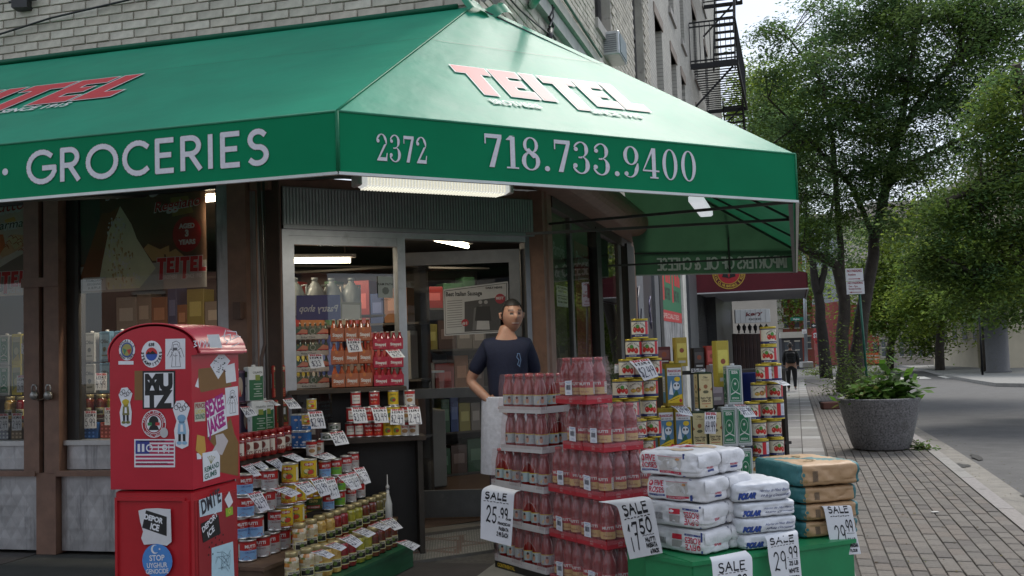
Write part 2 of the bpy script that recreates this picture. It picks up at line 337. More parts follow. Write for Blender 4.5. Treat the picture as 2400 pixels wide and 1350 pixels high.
class Decal:
    """flat print built up from coloured shapes; fn(u, v, layer) puts a point of it on its surface"""
    def __init__(s, mb, fn, mi=0, step=None): s.mb = mb; s.fn = fn; s.mi = mi; s.l = 0; s.step = step
    K = 0
    def poly(s, pts, col, l=None):
        l = s.l if l is None else l; Decal.K += 1; l += (Decal.K % 13)*.045; P = [s.mb.pt(s.fn(x, y, l)) for x, y in pts]
        if len(pts) <= 4: s.mb.face(P, col, s.mi)
        else:
            for t in tessellate_polygon([[Vector((p[0], p[1],0)) for p in pts]]): s.mb.face([P[k] for k in t], col, s.mi)
    def rect(s, x0, y0, x1, y1, col, l=None):
        n = 1 if not s.step else max(1, int(math.ceil(abs(x1-x0)/s.step)))
        for k in range(n):
            a, b = x0+(x1-x0)*k/n, x0+(x1-x0)*(k+1)/n; s.poly([(a, y0),(b, y0),(b, y1),(a, y1)], col, l)
    def disc(s, cx, cy, r, col, l=None, ry=None, n=16):
        if s.step and r > s.step*.25:
            ry = ry or r; m = 6; X = [-cos(pi*k/m) for k in range(m+1)]; H_ = [ry*sqrt(max(.02,1-x*x)) for x in X]
            for k in range(m): s.poly([(cx+X[k]*r, cy-H_[k]),(cx+X[k+1]*r, cy-H_[k+1]),(cx+X[k+1]*r, cy+H_[k+1]),(cx+X[k]*r, cy+H_[k])], col, l)
            return
        s.poly([(cx+r*cos(2*pi*k/n), cy+(ry or r)*sin(2*pi*k/n)) for k in range(n)], col, l)
    def ring(s, cx, cy, r, t, col, l=None, n=20):
        for k in range(n):
            a, b = 2*pi*k/n, 2*pi*(k+1)/n
            s.poly([(cx+r*cos(a), cy+r*sin(a)),(cx+r*cos(b), cy+r*sin(b)),(cx+(r-t)*cos(b), cy+(r-t)*sin(b)),(cx+(r-t)*cos(a), cy+(r-t)*sin(a))], col, l)
    def stroke(s, path, w, col, l=None, pen=None):
        for k in range(len(path)-1):
            (x0, y0),(x1, y1) = path[k], path[k+1]; dx, dy = x1-x0, y1-y0; L_ = sqrt(dx*dx+dy*dy) or 1e-6
            ww = w if pen is None else w*(pen+(1-pen)*abs(dy)/L_)
            e = ww*0.35/L_; x0, y0, x1, y1 = x0-dx*e, y0-dy*e, x1+dx*e, y1+dy*e
            nx, ny = -dy/L_*ww/2, dx/L_*ww/2; s.poly([(x0+nx, y0+ny),(x0-nx, y0-ny),(x1-nx, y1-ny),(x1+nx, y1+ny)], col, l)
    def text(s, t, x, y, h, col, l=None, bold=0.02, w=None, al='l', rot=0, sl=0, mir=False, sx=1.0):
        vs, fs, tw = text2d(t, bold); kx = h*sx if w is None else w/max(tw, 1e-6); W_ = tw*kx
        ox = {'l': 0, 'c': -W_/2, 'r': -W_}[al]; cr, sr = cos(rot), sin(rot); l = s.l if l is None else l; I = []
        for a, b in vs:
            px_, py_ = a*kx+ox+b*h*sl, b*h
            if mir: px_ = -px_
            I.append(s.mb.pt(s.fn(x+px_*cr-py_*sr, y+px_*sr+py_*cr, l)))
        for f in fs: s.mb.face([I[k] for k in f], col, s.mi)
        return W_
    def arctext(s, t, cx, cy, r, h, col, a0, a1, l=None, inv=False, bold=0.03):
        n = len(t)
        for k, ch in enumerate(t):
            if ch == ' ': continue
            a = radians(a0+(a1-a0)*(k+0.5)/n); rr = r
            s.text(ch, cx+rr*cos(a), cy+rr*sin(a), h, col, l, bold, al='c', rot=(a+pi/2 if inv else a-pi/2))
    def pen(s, t, x, y, h, wt, col, l=None, sp=.16, w=None, al='l', rot=0, sl=0, jit=0, font=None, pw=None, mir=False):
        font = font or PEN; adv = 0; items = []
        for ch in t:
            if ch == ' ': adv += .38; continue
            g = font.get(ch) or font.get(ch.upper())
            if g is None: adv += .4; continue
            items.append((adv, g[1])); adv += g[0]+sp
        adv -= sp; kx = h if w is None else w/adv; W_ = adv*kx; ox = {'l': 0, 'c': -W_/2, 'r': -W_}[al]; cr, sr = cos(rot), sin(rot)
        def tf(p, a, jy):
            qx, qy = (p[0]+a)*kx+ox+p[1]*h*sl, p[1]*h+jy
            if mir: qx = -qx
            return (x+qx*cr-qy*sr, y+qx*sr+qy*cr)
        for a, g in items:
            jy = random.uniform(-jit, jit)*h
            for st in g:
                if font is PEN: s.stroke([tf(p, a, jy) for p in st], wt, col, l, pw)
                else: s.poly([tf(p, a, jy) for p in st], col, l)
        return W_
def flat(O, u, v, n, e=0.0006):
    O, u, v, n = Vector(O), Vector(u), Vector(v), Vector(n)
    return lambda x, y, l: O+u*x+v*y+n*(e*(l+1))
def cyl(r, a0=-pi/2, e=0.0005, z0=0.0, cx=0, cy=0):   # x runs counter-clockwise seen from above, which is left to right from outside
    return lambda x, y, l: (cx+(r+e*(l+1))*cos(a0+x/r), cy+(r+e*(l+1))*sin(a0+x/r), z0+y)
def teitel(D, x, y, w, red, white, l=1, sub=True, subcol=None, sl=0.0, out=None):
    """the shop's block name with its two long T stems"""
    k = w/3.95; h = w*0.30; adv = 0; subcol = subcol or white
    for i, ch in enumerate('TEITEL'):
        g = BLOCK[ch]; long = ch == 'T'
        for st in g[1]:
            P = []
            for a, b in st:
                if long and b == 0: b = -.42
                P.append((x+(a+adv)*k+b*h*sl, y+b*h))
            if white is not None:
                cx = sum(p[0] for p in P)/4; cy = sum(p[1] for p in P)/4; o = w*0.012 if out is None else out
                D.poly([(p[0]+(o if p[0] > cx else -o), p[1]+(o if p[1] > cy else -o)) for p in P], white, l-1)
            D.poly(P, red, l)
        adv += g[0]+(0.04 if ch != 'I' else 0.02)
    if sub:
        D.text('BROTHERS', x+.62*k-0.3*h*sl, y-h*.38, h*.26, subcol, l, .03, w=1.18*k, sl=sl)
        D.text('SINCE 1915', x+2.52*k-0.3*h*sl, y-h*.38, h*.26, subcol, l, .03, w=1.4*k, sl=sl)
# ================================================================== THE GROUND
def B_(a, t, z=0.0): return Wc+nB*a+uB*t+ZU*z          # a: metres out from the side street wall, t: metres along it
def tB(x, y=740): p = hit(x, y, Wc, nB); return (p-Wc).dot(uB)
def gB(a, t, dz=0.0): p = B_(a, t); p.z = gz(p.y)+dz; return p
m_asph = mat('asphalt', .85, mott=(3,.22), bump=[(160,.5,.006),(14,.25,.01)], dirt=(0.9,.56,(.11,.108,.10),.5))
m_conc = mat('sidewalk_concrete', .85, mott=(5,.14), bump=[(220,.4,.003),(20,.2,.004)], dirt=(2.2,.56,(.12,.115,.105),.55))
m_paver = mat('paver_stone', .88, mott=(26,.22), bump=[(320,.7,.004),(60,.3,.003)], dirt=(5,.6,(.07,.066,.06),.5))
m_joint = mat('joint_sand', .95, mott=(40,.3))
m_kerb = mat('kerb_granite', .8, mott=(30,.2), bump=[(120,.5,.004)], dirt=(4,.55,(.09,.085,.075),.6))
g = MB()
ROAD = -0.13
def road_pt(a, t): p = B_(a, t); p.z = gz(p.y)+ROAD; return p
ts = [-60,-30,-12,0,3,6.55,9,12,16,20,24,28.4,34,42,52,64,80,107,200,900]
for i in range(len(ts)-1):
    for a0, a1 in ((-400,-60),(-60,-8),(-8,3.52),(3.52,12),(12,60),(60,400)):
        g.poly([road_pt(a0, ts[i]), road_pt(a1, ts[i]), road_pt(a1, ts[i+1]), road_pt(a0, ts[i+1])],(.082,.080,.078))
struct('road', g, m_asph)
# sidewalk bed: everything on the shop's side of the kerb
g = MB(); KA = 3.50
tt = [-14,-4,0,3,6.55,9,12,16,20,24,28.4,34,42,46]
for i in range(len(tt)-1):
    lo = -14 if tt[i] < 0 else -0.4
    g.poly([gB(lo, tt[i],-.012), gB(KA, tt[i],-.012), gB(KA, tt[i+1],-.012), gB(lo, tt[i+1],-.012)],(.085,.078,.07))
g.poly([gB(-14,0,-.012), gB(-.4,0,-.012), gB(-.4,2,-.012), gB(-14,2,-.012)],(.05,.047,.043))
bed = struct('sidewalk', g, m_joint)
# concrete flags
def flag(a0, a1, t0, t1, col, nm='concrete_slab'):
    q = MB(); gp = .006; j = random.uniform(-.002,.002)
    P = [gB(a0+gp, t0+gp, j), gB(a1-gp, t0+gp, j), gB(a1-gp, t1-gp, j), gB(a0+gp, t1-gp, j)]
    I = [q.pt(p) for p in P]; J = [q.pt(p-ZU*.03) for p in P]; q.face(I, col)
    for k in range(4): q.face([I[k], J[k], J[(k+1) % 4], I[(k+1) % 4]], col)
    obj(nm, q, m_conc, bed)
t = -3.0; k = 0
while t < 44:
    d_ = (1.55,.5)[k % 2]; base = (.205,.198,.182) if k % 2 == 0 else (.27,.262,.245)
    if t > -3.1:
        flag(0.02,1.15, t, t+d_, cj(base, .09)); flag(1.15,2.02, t, t+d_, cj(base, .09)); flag(2.02,2.29, t, t+d_, cj((.31,.3,.285) if k % 2 else base, .08))
    t += d_; k += 1
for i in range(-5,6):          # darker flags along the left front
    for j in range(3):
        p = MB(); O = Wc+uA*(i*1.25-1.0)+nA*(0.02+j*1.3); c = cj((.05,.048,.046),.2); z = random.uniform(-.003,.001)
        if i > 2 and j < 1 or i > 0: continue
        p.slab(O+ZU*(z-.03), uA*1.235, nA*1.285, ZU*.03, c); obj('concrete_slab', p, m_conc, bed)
# brick pavers between the flags and the kerb
pc = []
cols = [(.155,.137,.118),(.14,.126,.11),(.168,.15,.13),(.122,.108,.096),(.16,.136,.115)]
paver_me = []
for c in cols:
    q = MB(); q.bbox(-.0455,.0455,-.0955,.0955,-.03,0,.004, c); me = q.mesh('paver'); me.materials.append(m_paver); paver_me.append(me)
joined = MB(); ncol = 12; pw = (KA-2.31-.01)/ncol
for ic in range(ncol):
    t = -5.0+(ic % 2)*.1
    while t < 34:
        a = 2.31+pw*(ic+.5); p = gB(a, t+.1); p.z += random.uniform(-.0035,.0015)
        q = fproj(p)
        if q and -80 < q[0] < 2480 and 850 < q[1] < 1440: pc.append((p.y, p, ic))
        t += .2
pc.sort(key=lambda e: e[0]); rzB = atan2(uB.y, uB.x)-pi/2
for n_, (yy, p, ic) in enumerate(pc):
    vis = (lambda q: q[0] > 1960 or q[1] < 1100)(fproj(p))
    if n_ < 10000 and len([1]) and vis and yy < 9.3 and bed.get('npav', 0) < 300:
        bed['npav'] = bed.get('npav', 0)+1
        o = obj('paver', random.choice(paver_me), None, bed, p, rzB+random.uniform(-.012,.012)); o.rotation_euler[0] = random.uniform(-.008,.008)
    else:
        joined.T = Matrix.Translation(p) @ Matrix.Rotation(rzB+random.uniform(-.012,.012),4, 'Z')
        joined.bbox(-.0455,.0455,-.0955,.0955,-.03,0,.004, random.choice(cols))
joined.T = None
tag(obj('pavers', joined, m_paver, bed), kind='stuff')
if 'npav' in bed: del bed['npav']
# kerb stones and the gutter strip
kerb = MB(); t = -6
kroot = struct('kerb', (lambda q: (q.slab(B_(KA+.005,-6,-.30), uB*18.9, nB*.12, ZU*.14,(.1,.095,.09)), q)[1])(MB()), m_kerb)
while t < 44:
    q = MB(); L_ = random.uniform(1.5,2.1); a, b = gB(KA, t+.006), gB(KA, t+L_-.006); dn = ZU*.2
    c = cj((.235,.222,.2),.12)
    P = [a, a+nB*.125, b+nB*.125, b]; I = [q.pt(x) for x in P]; J = [q.pt(x-dn) for x in P]; q.face(I, c)
    for k in range(4): q.face([I[k], J[k], J[(k+1) % 4], I[(k+1) % 4]], c)
    obj('kerb_stone', q, m_kerb, kroot); t += L_
g = MB()
for i in range(len(ts)-1):
    if -13 < ts[i] < 46: g.poly([road_pt(3.625, ts[i])+ZU*.004, road_pt(4.0, ts[i])+ZU*.004, road_pt(4.0, ts[i+1])+ZU*.004, road_pt(3.625, ts[i+1])+ZU*.004],(.17,.155,.13))
struct('gutter', g, mat('gutter_concrete', .7, mott=(6,.25), bump=[(60,.6,.01),(9,.5,.015)], dirt=(2.5,.52,(.06,.055,.048),.8,(1,.3,1))))
# puddle by the kerb
g = MB(); P = []
for k in range(18):
    an = 2*pi*k/18; rr = 1+random.uniform(-.2,.2); P.append(B_(3.83+.16*rr*cos(an),1.15+.75*rr*sin(an), ROAD+.009))
g.poly(P, (.03,.03,.028)); tag(obj('puddle', g, mat('puddle_water', .03, spec=.8, mott=None)), kind='structure')
for (a, t_, ra, rt) in ((4.1,7.2,.05,.35),(4.25,4.3,.05,.4),(4.02,3.9,.06,.22),(3.8,6.3,.08,.2)):
    g = MB(); P = []
    for k in range(12): an = 2*pi*k/12; rr = 1+random.uniform(-.3,.3); P.append(B_(a+ra*rr*cos(an), t_+rt*rr*sin(an), ROAD+.010))
    g.poly(P, (.025,.024,.022)); tag(obj('road_patch', g, m_asph), kind='structure')
# ================================================================== THE BRICK BUILDING
m_brick = mat('painted_brick', .8, mott=(9,.25), bump=[(90,.35,.004),(18,.25,.006)], dirt=(3.4,.60,(.10,.098,.092),.55,(1,1,.5)))
m_mortar = mat('mortar', .9, mott=(3,.25), dirt=(6,.55,(.16,.15,.14),.7), bump=[(60,.4,.004)])
m_stone = mat('painted_stone', .75, mott=(6,.15), bump=[(40,.2,.003)], dirt=(5,.58,(.2,.19,.17),.5))
m_brown = mat('brown_painted_wood', .55, mott=(9,.18), bump=[(30,.25,.003)], dirt=(6,.64,(.045,.03,.022),.6,(1,1,.3)))
m_black = mat('black_paint', .5, mott=(12,.2))
m_alu = mat('aluminium', .4,.7, mott=(12,.1), dirt=(8,.6,(.2,.2,.2),.4))
m_steel = mat('quilted_steel', .42,.7, mott=(5,.2), dirt=(5,.5,(.15,.15,.16),.6,(2.5,2.5,.25)), roughvar=.12)
m_glass = glass('window_glass', (.93,.95,.94),.03)
m_dark = mat('dark_void', .9, mott=None)
m_plaster = mat('interior_plaster', .9, mott=(3,.1))
bld = thing('brick_building', 'grey painted brick corner building of several storeys above the green awning', 'building', Wc)
def loc(p): return Vector(p)-Wc
def bobj(name, mb, m, parent=None): return obj(name, mb, m, parent if parent is not None else bld)
class WMB(MB):           # mesh builder in world coordinates for parts of the building (root sits at Wc)
    def pt(s, p):
        p = Vector(p) if s.T is None else s.T @ Vector(p); p = p-Wc; s.v.append((p.x, p.y, p.z)); return len(s.v)-1
HT = 16.0; TE = 27.0
# openings of the side wall: (t0, t1, z0, z1)
WINS = [(2.0,2.9,5.15,6.9),(4.55,5.6,5.1,6.9),(7.5,8.5,5.1,6.9),(9.95,10.9,5.1,6.9),(12.2,13.1,5.1,6.9),(14.0,14.7,5.1,6.9),
        (4.55,5.6,7.75,9.4),(7.5,8.5,7.75,9.4),(9.95,10.9,7.75,9.4),(12.2,13.1,7.75,9.4),(14.3,15.1,7.75,9.4),(17.2,18.2,7.75,9.4),(20.5,21.5,7.75,9.4),(17.2,18.2,5.1,6.9),(20.5,21.5,5.1,6.9),
        (9.95,10.9,10.6,12.2),(12.2,13.1,10.6,12.2),(17.2,18.2,10.6,12.2),(20.5,21.5,10.6,12.2),(14.3,15.1,10.6,12.2)]
MORT = (.40,.375,.32)
def wall_with_holes(mb, O, u, n, u0, u1, z0, z1, holes, col, d=.10):
    us = sorted({u0, u1, *[h[0] for h in holes if u0 < h[0] < u1], *[h[1] for h in holes if u0 < h[1] < u1]})
    for i in range(len(us)-1):
        a, b = us[i], us[i+1]; hs = sorted([h for h in holes if h[0] <= a+1e-4 and h[1] >= b-1e-4], key=lambda h: h[2]); z = z0
        for h in hs+[(0,0, z1, z1)]:
            if h[2] > z+1e-3: mb.poly([O+u*a+ZU*z, O+u*b+ZU*z, O+u*b+ZU*min(h[2], z1), O+u*a+ZU*min(h[2], z1)], col)
            z = max(z, h[3])
    for h in holes:
        P = [(h[0], h[2]),(h[1], h[2]),(h[1], h[3]),(h[0], h[3])]
        for k in range(4):
            (a, za),(b, zb) = P[k], P[(k+1) % 4]
            mb.poly([O+u*a+ZU*za, O+u*b+ZU*zb, O+u*b+ZU*zb-n*d, O+u*a+ZU*za-n*d], col)
w = WMB(); wall_with_holes(w, Wc, uB, nB, 0,9.0,2.72, HT, [h for h in WINS if h[1] < 9], MORT, .2)
w.poly([Wc+ZU*2.72, Wc-uA*14+ZU*2.72, Wc-uA*14+ZU*HT, Wc+ZU*HT], MORT)
w.poly([Wc-uA*14+ZU*HT, Wc+ZU*HT, B_(0, TE, HT), B_(-12, TE, HT)],(.1,.1,.1))
bobj('brick_wall', w, m_mortar)
# beyond nine metres the bricks are too small to pick apart: relief in the material
def brick_material(name, c1, c2, mort, O, u, sc=1.0):
    m = bpy.data.materials.new(name); m.use_nodes = True; N = m.node_tree.nodes; Lk = m.node_tree.links; b = N['Principled BSDF']
    tc = N.new('ShaderNodeTexCoord'); mp = N.new('ShaderNodeMapping'); mp.vector_type = 'POINT'; mp.inputs['Rotation'].default_value = (pi/2*0,0,0)
    sep = N.new('ShaderNodeSeparateXYZ'); Lk.new(tc.outputs['Object'], sep.inputs[0])
    d1 = N.new('ShaderNodeVectorMath'); d1.operation = 'DOT_PRODUCT'; d1.inputs[1].default_value = (u.x, u.y, 0); Lk.new(tc.outputs['Object'], d1.inputs[0])
    cb = N.new('ShaderNodeCombineXYZ'); Lk.new(d1.outputs['Value'], cb.inputs[0]); Lk.new(sep.outputs[2], cb.inputs[1])
    br = N.new('ShaderNodeTexBrick'); Lk.new(cb.outputs[0], br.inputs['Vector']); br.inputs['Scale'].default_value = 1.0*sc
    br.inputs['Brick Width'].default_value = .21; br.inputs['Row Height'].default_value = .07; br.inputs['Mortar Size'].default_value = .006
    br.inputs['Color1'].default_value = (*c1,1); br.inputs['Color2'].default_value = (*c2,1); br.inputs['Mortar'].default_value = (*mort, 1)
    n = N.new('ShaderNodeTexNoise'); n.inputs['Scale'].default_value = 1.3; n.inputs['Detail'].default_value = 8; Lk.new(tc.outputs['Object'], n.inputs['Vector'])
    mr = N.new('ShaderNodeMapRange'); mr.inputs[3].default_value = .75; mr.inputs[4].default_value = 1.2; Lk.new(n.outputs['Fac'], mr.inputs[0])
    vm = N.new('ShaderNodeVectorMath'); vm.operation = 'SCALE'; Lk.new(br.outputs['Color'], vm.inputs[0]); Lk.new(mr.outputs[0], vm.inputs['Scale']); Lk.new(vm.outputs[0], b.inputs['Base Color'])
    bp = N.new('ShaderNodeBump'); bp.inputs['Strength'].default_value = .8; bp.inputs['Distance'].default_value = .01; bp.invert = True
    Lk.new(br.outputs['Fac'], bp.inputs['Height']); Lk.new(bp.outputs[0], b.inputs['Normal']); b.inputs['Roughness'].default_value = .85
    return m
m_farbrick = brick_material('far_painted_brick', (.50,.48,.42),(.43,.41,.36),(.30,.29,.26), Wc, uB)
w = WMB(); wall_with_holes(w, Wc+nB*.006, uB, nB, 9.0, TE, 2.72, HT, [h for h in WINS if h[0] > 9],(1,1,1),.2)
w.poly([B_(0, TE, 0), B_(-8, TE, 0), B_(-8, TE, HT), B_(0, TE, HT)],(1,1,1))
bobj('brick_wall', w, m_farbrick)
# single bricks
BCOL = [(.50,.465,.385),(.46,.43,.355),(.53,.495,.415),(.43,.40,.33),(.49,.45,.37)]
cand = []
def course(O, u, n, u0, u1, z0, z1, holes, rz, wall):
    z = z0; r = 0
    while z < z1:
        x = u0+(.105 if r % 2 else 0)+random.uniform(-.004,.004)
        while x < u1:
            L_ = .205
            if not any(h[0]-.10 < x+L_/2 < h[1]+.10 and h[2]-.05 < z+.03 < h[3]+.05 for h in holes):
                p = O+u*(x+L_/2)+ZU*(z+.03)+n*random.uniform(-.002,.0035); q = fproj(p)
                if q and -120 < q[0] < 2500 and -330 < q[1] < 420:
                    q2 = fproj(O+u*x+ZU*z); q3 = fproj(O+u*(x+L_)+ZU*(z+.06))
                    ar = abs((q3[0]-q2[0])*60*FOC/1000/p.y) if q2 and q3 else 0
                    on = 0 < q[0] < 2400 and 0 < q[1] < 300
                    cand.append((ar if on else ar*.01, p, rz, n))
            x += L_+.008
        z += .0672; r += 1
course(Wc, -uA, nA, 0.0,6.5,3.50,5.4,[], atan2(uA.y, uA.x), 'A')
course(Wc, uB, nB, 0.0,9.0,3.45,7.9, WINS+[(1.0,9.2,4.30,4.60)], atan2(uB.y, uB.x), 'B')
cand.sort(key=lambda e: -e[0])
bm_me = []
for c in BCOL:
    q = MB(); q.bbox(-.1,.1,-.014,.014,-.029,.029,.003, c); me = q.mesh('brick'); me.materials.append(m_brick); bm_me.append(me)
jb = WMB()
for i, (ar, p, rz, n) in enumerate(cand):
    rr = rz+random.uniform(-.008,.008)
    if i < 300:
        obj('brick', random.choice(bm_me), None, bld, loc(p), rr)
    else:
        jb.T = Matrix.Translation(p) @ Matrix.Rotation(rr, 4, 'Z'); jb.bbox(-.1,.1,-.014,.014,-.029,.029,.003, random.choice(BCOL))
jb.T = None
tag(bobj('bricks', jb, m_brick), kind='stuff')
w = WMB(); w.slab(B_(-.0,1.0,4.32), uB*8.1, nB*.06, ZU*.13,(.42,.41,.38)); w.slab(B_(0,1.0,4.46), uB*8.1, nB*.10, ZU*.10,(.44,.42,.36))
bobj('stone_band', w, m_stone)
w = WMB(); w.tube([B_(.12,.9,4.62), B_(.12,4.2,4.56)],.014,(.10,.16,.12)); w.tube([B_(.12,.95,4.62), B_(.0,.95,4.62)],.025,(.13,.23,.17)); bobj('green_pipe', w, m_stone)
# windows of the upper storeys
def sash(O, u, n, t0, t1, z0, z1, shade=None):
    f = WMB(); W_ = .07; d = -.16; O2 = O+n*d; c = (.09,.085,.08)
    f.slab(O2+u*t0+ZU*z0, u*(t1-t0), n*.05, ZU*W_, c); f.slab(O2+u*t0+ZU*(z1-W_), u*(t1-t0), n*.05, ZU*W_, c)
    f.slab(O2+u*t0+ZU*(z0+W_), u*W_, n*.05, ZU*(z1-z0-2*W_), c); f.slab(O2+u*(t1-W_)+ZU*(z0+W_), u*W_, n*.05, ZU*(z1-z0-2*W_), c)
    zm = (z0+z1)/2; f.slab(O2+u*(t0+W_)+ZU*zm, u*(t1-t0-2*W_), n*.055, ZU*.05, c)
    wi = bobj('window', f, m_black)
    q = WMB(); q.poly([O2+n*.02+u*t0+ZU*z0, O2+n*.02+u*t1+ZU*z0, O2+n*.02+u*t1+ZU*z1, O2+n*.02+u*t0+ZU*z1],(1,1,1)); bobj('pane', q, glass('upper_glass', (.5,.52,.55),.1), wi)
    q = WMB(); q.poly([O2-n*.1+u*t0+ZU*z0, O2-n*.1+u*t1+ZU*z0, O2-n*.1+u*t1+ZU*z1, O2-n*.1+u*t0+ZU*z1],(.03,.03,.032)); bobj('dark_backing', q, m_dark, wi)  # dark sheet stands in for the unlit room behind the pane
    s_ = WMB(); s_.slab(O+u*(t0-.08)+ZU*(z0-.12)-n*.15, u*(t1-t0+.16), n*.20, ZU*.12,(.36,.34,.31)); bobj('sill', s_, m_stone, wi)
    s_ = WMB(); s_.slab(O+u*(t0-.1)+ZU*(z1)-n*.15, u*(t1-t0+.2), n*.175, ZU*.18,(.27,.22,.18)); bobj('lintel', s_, m_stone, wi)
for h in WINS: sash(Wc, uB, nB, *h)
w = WMB(); w.slab(B_(.0,.62,4.7), uB*.0+uB*.9, nB*.03, ZU*1.5,(.33,.31,.28)); bobj('stone_panel', w, m_stone)
# cables on the corner and along the left wall
def cable(name, label, pts, r=.009, col=(.012,.012,.012), cat='cable'):
    q = MB(); q.tube(pts, r, col, 6); o = obj(name, q, m_black); tag(o, label, cat); return o
A0 = lambda x, y, off=.05: hit(x, y, Wc+nA*off, nA)
cable('power_cable', 'thin black cable slanting across the left brick wall at top left', [A0(-60,95), A0(0,80), A0(120,42), A0(300,0), A0(420,-30)],.008)
bracket = MB(); bracket.box(-.06,.06,-.05,.05,-.02,.1,(.02,.02,.02)); bracket.tube([(0,0,.1),(.02,-.05,.2),(.1,-.06,.28)],.03,(.02,.02,.02)); bracket.tube([(-.1,0,.04),(.12,-.02,.05)],.012,(.03,.03,.03))
tag(obj('cable_bracket', bracket, m_black, None, A0(52,16,.06)), 'black iron bracket on the brick wall in the top left corner', 'bracket')
bw = lambda x, y, off=.06: hit(x, y, Wc+nB*off, nB)
for k, (dx, lb) in enumerate(((0, 'outer cable of the twisted bundle down the brick beside the awning peak'),(9, 'inner cable of the twisted bundle down the brick beside the awning peak'))):
    cable('service_cable', lb, [bw(1290+dx, -40), bw(1293+dx, 10), bw(1296-dx, 40), bw(1288+dx, 62), bw(1292,78), bw(1302-dx*2,92)],.012)
cable('wall_cable', 'loose dark cable drooping over the brick right of the awning peak', [bw(1180,-20), bw(1215,20), bw(1255,55), bw(1285,78), bw(1300,88)],.007)
fl = MB(); fl.tube([bw(1290,70), bw(1286,95)],.03,(.015,.015,.015)); fl.box(-.03,.03,-.03,.03,-.03,.05,(.02,.02,.02)) if False else None
tag(obj('cable_clamp', fl, m_black), 'small black insulator clamp where the cable bundle meets the brick', 'clamp')
# green sign arm sticking out at the very top
q = MB(); q.tube([bw(1247,12,0.02), bw(1262,-14,.5)],.035,(.2,.36,.28)); tag(obj('wall_bracket', q, m_stone), 'pale green metal arm sticking out of the wall at the top edge', 'bracket')
# air conditioner in the second storey window
ac = thing('air_conditioner', 'white window air conditioner jutting from the wall above the awning', 'air conditioner', B_(.0,4.95,4.80), atan2(nB.y, nB.x))
q = MB(); q.bbox(-.1,.20,-.0,.52,0,.28,.010,(.55,.56,.56)); obj('casing', q, m_alu, ac)
for k in range(9):
    q = MB(); q.box(0.02,.17,-.010,-.002,.03+k*.025,.042+k*.025,(.25,.26,.27)); obj('louver', q, m_alu, ac)
q = MB(); q.box(.202,.210,.04,.48,.03,.25,(.2,.24,.25)); obj('grille', q, m_black, ac)
# ------------------------------------------------------------------ ground floor, left front
def A_(s, z, off=0.0): return Wc+uA*s+ZU*z+nA*off
def asl(mb, s0, s1, z0, z1, o0, o1, col, mi=0): mb.slab(A_(s0, z0, o0), uA*(s1-s0), nA*(o1-o0), ZU*(z1-z0), col, mi)
BR = (.20,.112,.078)
w = WMB()
for s0, s1, o in ((-3.60,-3.465,.07),(-3.42,-3.29,.07)): asl(w, s0, s1,.60,2.72,-.05, o, BR)
asl(w, -3.465,-3.42,.60,2.72,-.05,.03,(.05,.03,.022))
asl(w, -3.61,-3.28,1.99,2.06,.071,.085, BR)
asl(w, -3.50,-3.33,0,.60,-.05,.06, BR)
bobj('post', w, m_brown)
w = WMB(); asl(w, -6.5,-3.50,.575,.615,.0,.075, BR); asl(w, -3.33,-1.70,.575,.615,.0,.075, BR); bobj('rail', w, m_brown)
w = WMB(); asl(w, -1.865,-1.72,0,2.72,-.03,.08, BR); asl(w, -1.70,-1.55,2.60,2.72,.0,.05, BR); bobj('post', w, m_brown)
w = WMB(); asl(w, -6.5,-.0,2.70,2.74,-.3,.04,(.08,.045,.03)); bobj('lintel', w, m_brown)
# quilted stainless panels: raised diamond ribs
def quilt(O, u, v, n, W_, H_, cell=.11):
    q = WMB(); q.slab(O, u*W_, v*H_, n*.008,(.42,.42,.43)); c = (.46,.46,.47)
    nx = int(W_/cell)+1; nz = int(H_/(cell*1.5))+2
    for i in range(-1, nx+1):
        for j in range(-1, nz+1):
            cx, cz = (i+.5*(j % 2))*cell, j*cell*.75; hx_, hz = cell*.47, cell*.70
            P = [(cx-hx_, cz),(cx, cz-hz),(cx+hx_, cz),(cx, cz+hz)]
            if min(p[0] for p in P) < 0 or max(p[0] for p in P) > W_ or min(p[1] for p in P) < 0 or max(p[1] for p in P) > H_: continue
            I = [q.pt(O+u*a+v*b+n*.008) for a, b in P]; t = q.pt(O+u*cx+v*cz+n*.0094)
            for k in range(4): q.face([I[k], I[(k+1) % 4], t], c)
    return q
for s0, s1, z0, z1 in ((-5.2,-3.62,.62,.80),(-3.27,-1.98,.62,.80),(-5.2,-3.51,.02,.57),(-3.32,-1.88,.02,.57)):
    bobj('steel_panel', quilt(A_(s0, z0,.0), uA, ZU, nA, s1-s0, z1-z0), m_steel)
bobj('steel_column', quilt(A_(-1.985,.0,.01), uA, ZU, nA, .12,2.7,.058), m_steel)
w = WMB(); asl(w, -6.5,-3.61,.80,.835,-.1,.035,(.5,.5,.5)); asl(w, -3.28,-1.985,.80,.835,-.1,.035,(.5,.5,.5)); bobj('window_sill', w, m_alu)
for s0, s1 in ((-5.2,-3.61),(-3.20,-1.985)):
    f = WMB(); asl(f, s0, s0+.03,.835,2.70,-.03,.0,(.03,.028,.026)); asl(f, s1-.02, s1,.835,2.70,-.03,.0,(.03,.028,.026)); asl(f, s0+.03, s1-.02,2.64,2.70,-.03,.0,(.03,.028,.026))
    wi = bobj('shop_window', f, m_black)
    q = WMB(); q.poly([A_(s0,.835,-.015), A_(s1,.835,-.015), A_(s1,2.66,-.015), A_(s0,2.66,-.015)],(1,1,1)); bobj('pane', q, m_glass, wi)
w = WMB(); asl(w, -3.28,-3.20,.835,2.7,-.12,-.01,(.02,.018,.016)); bobj('roller_track', w, m_black)
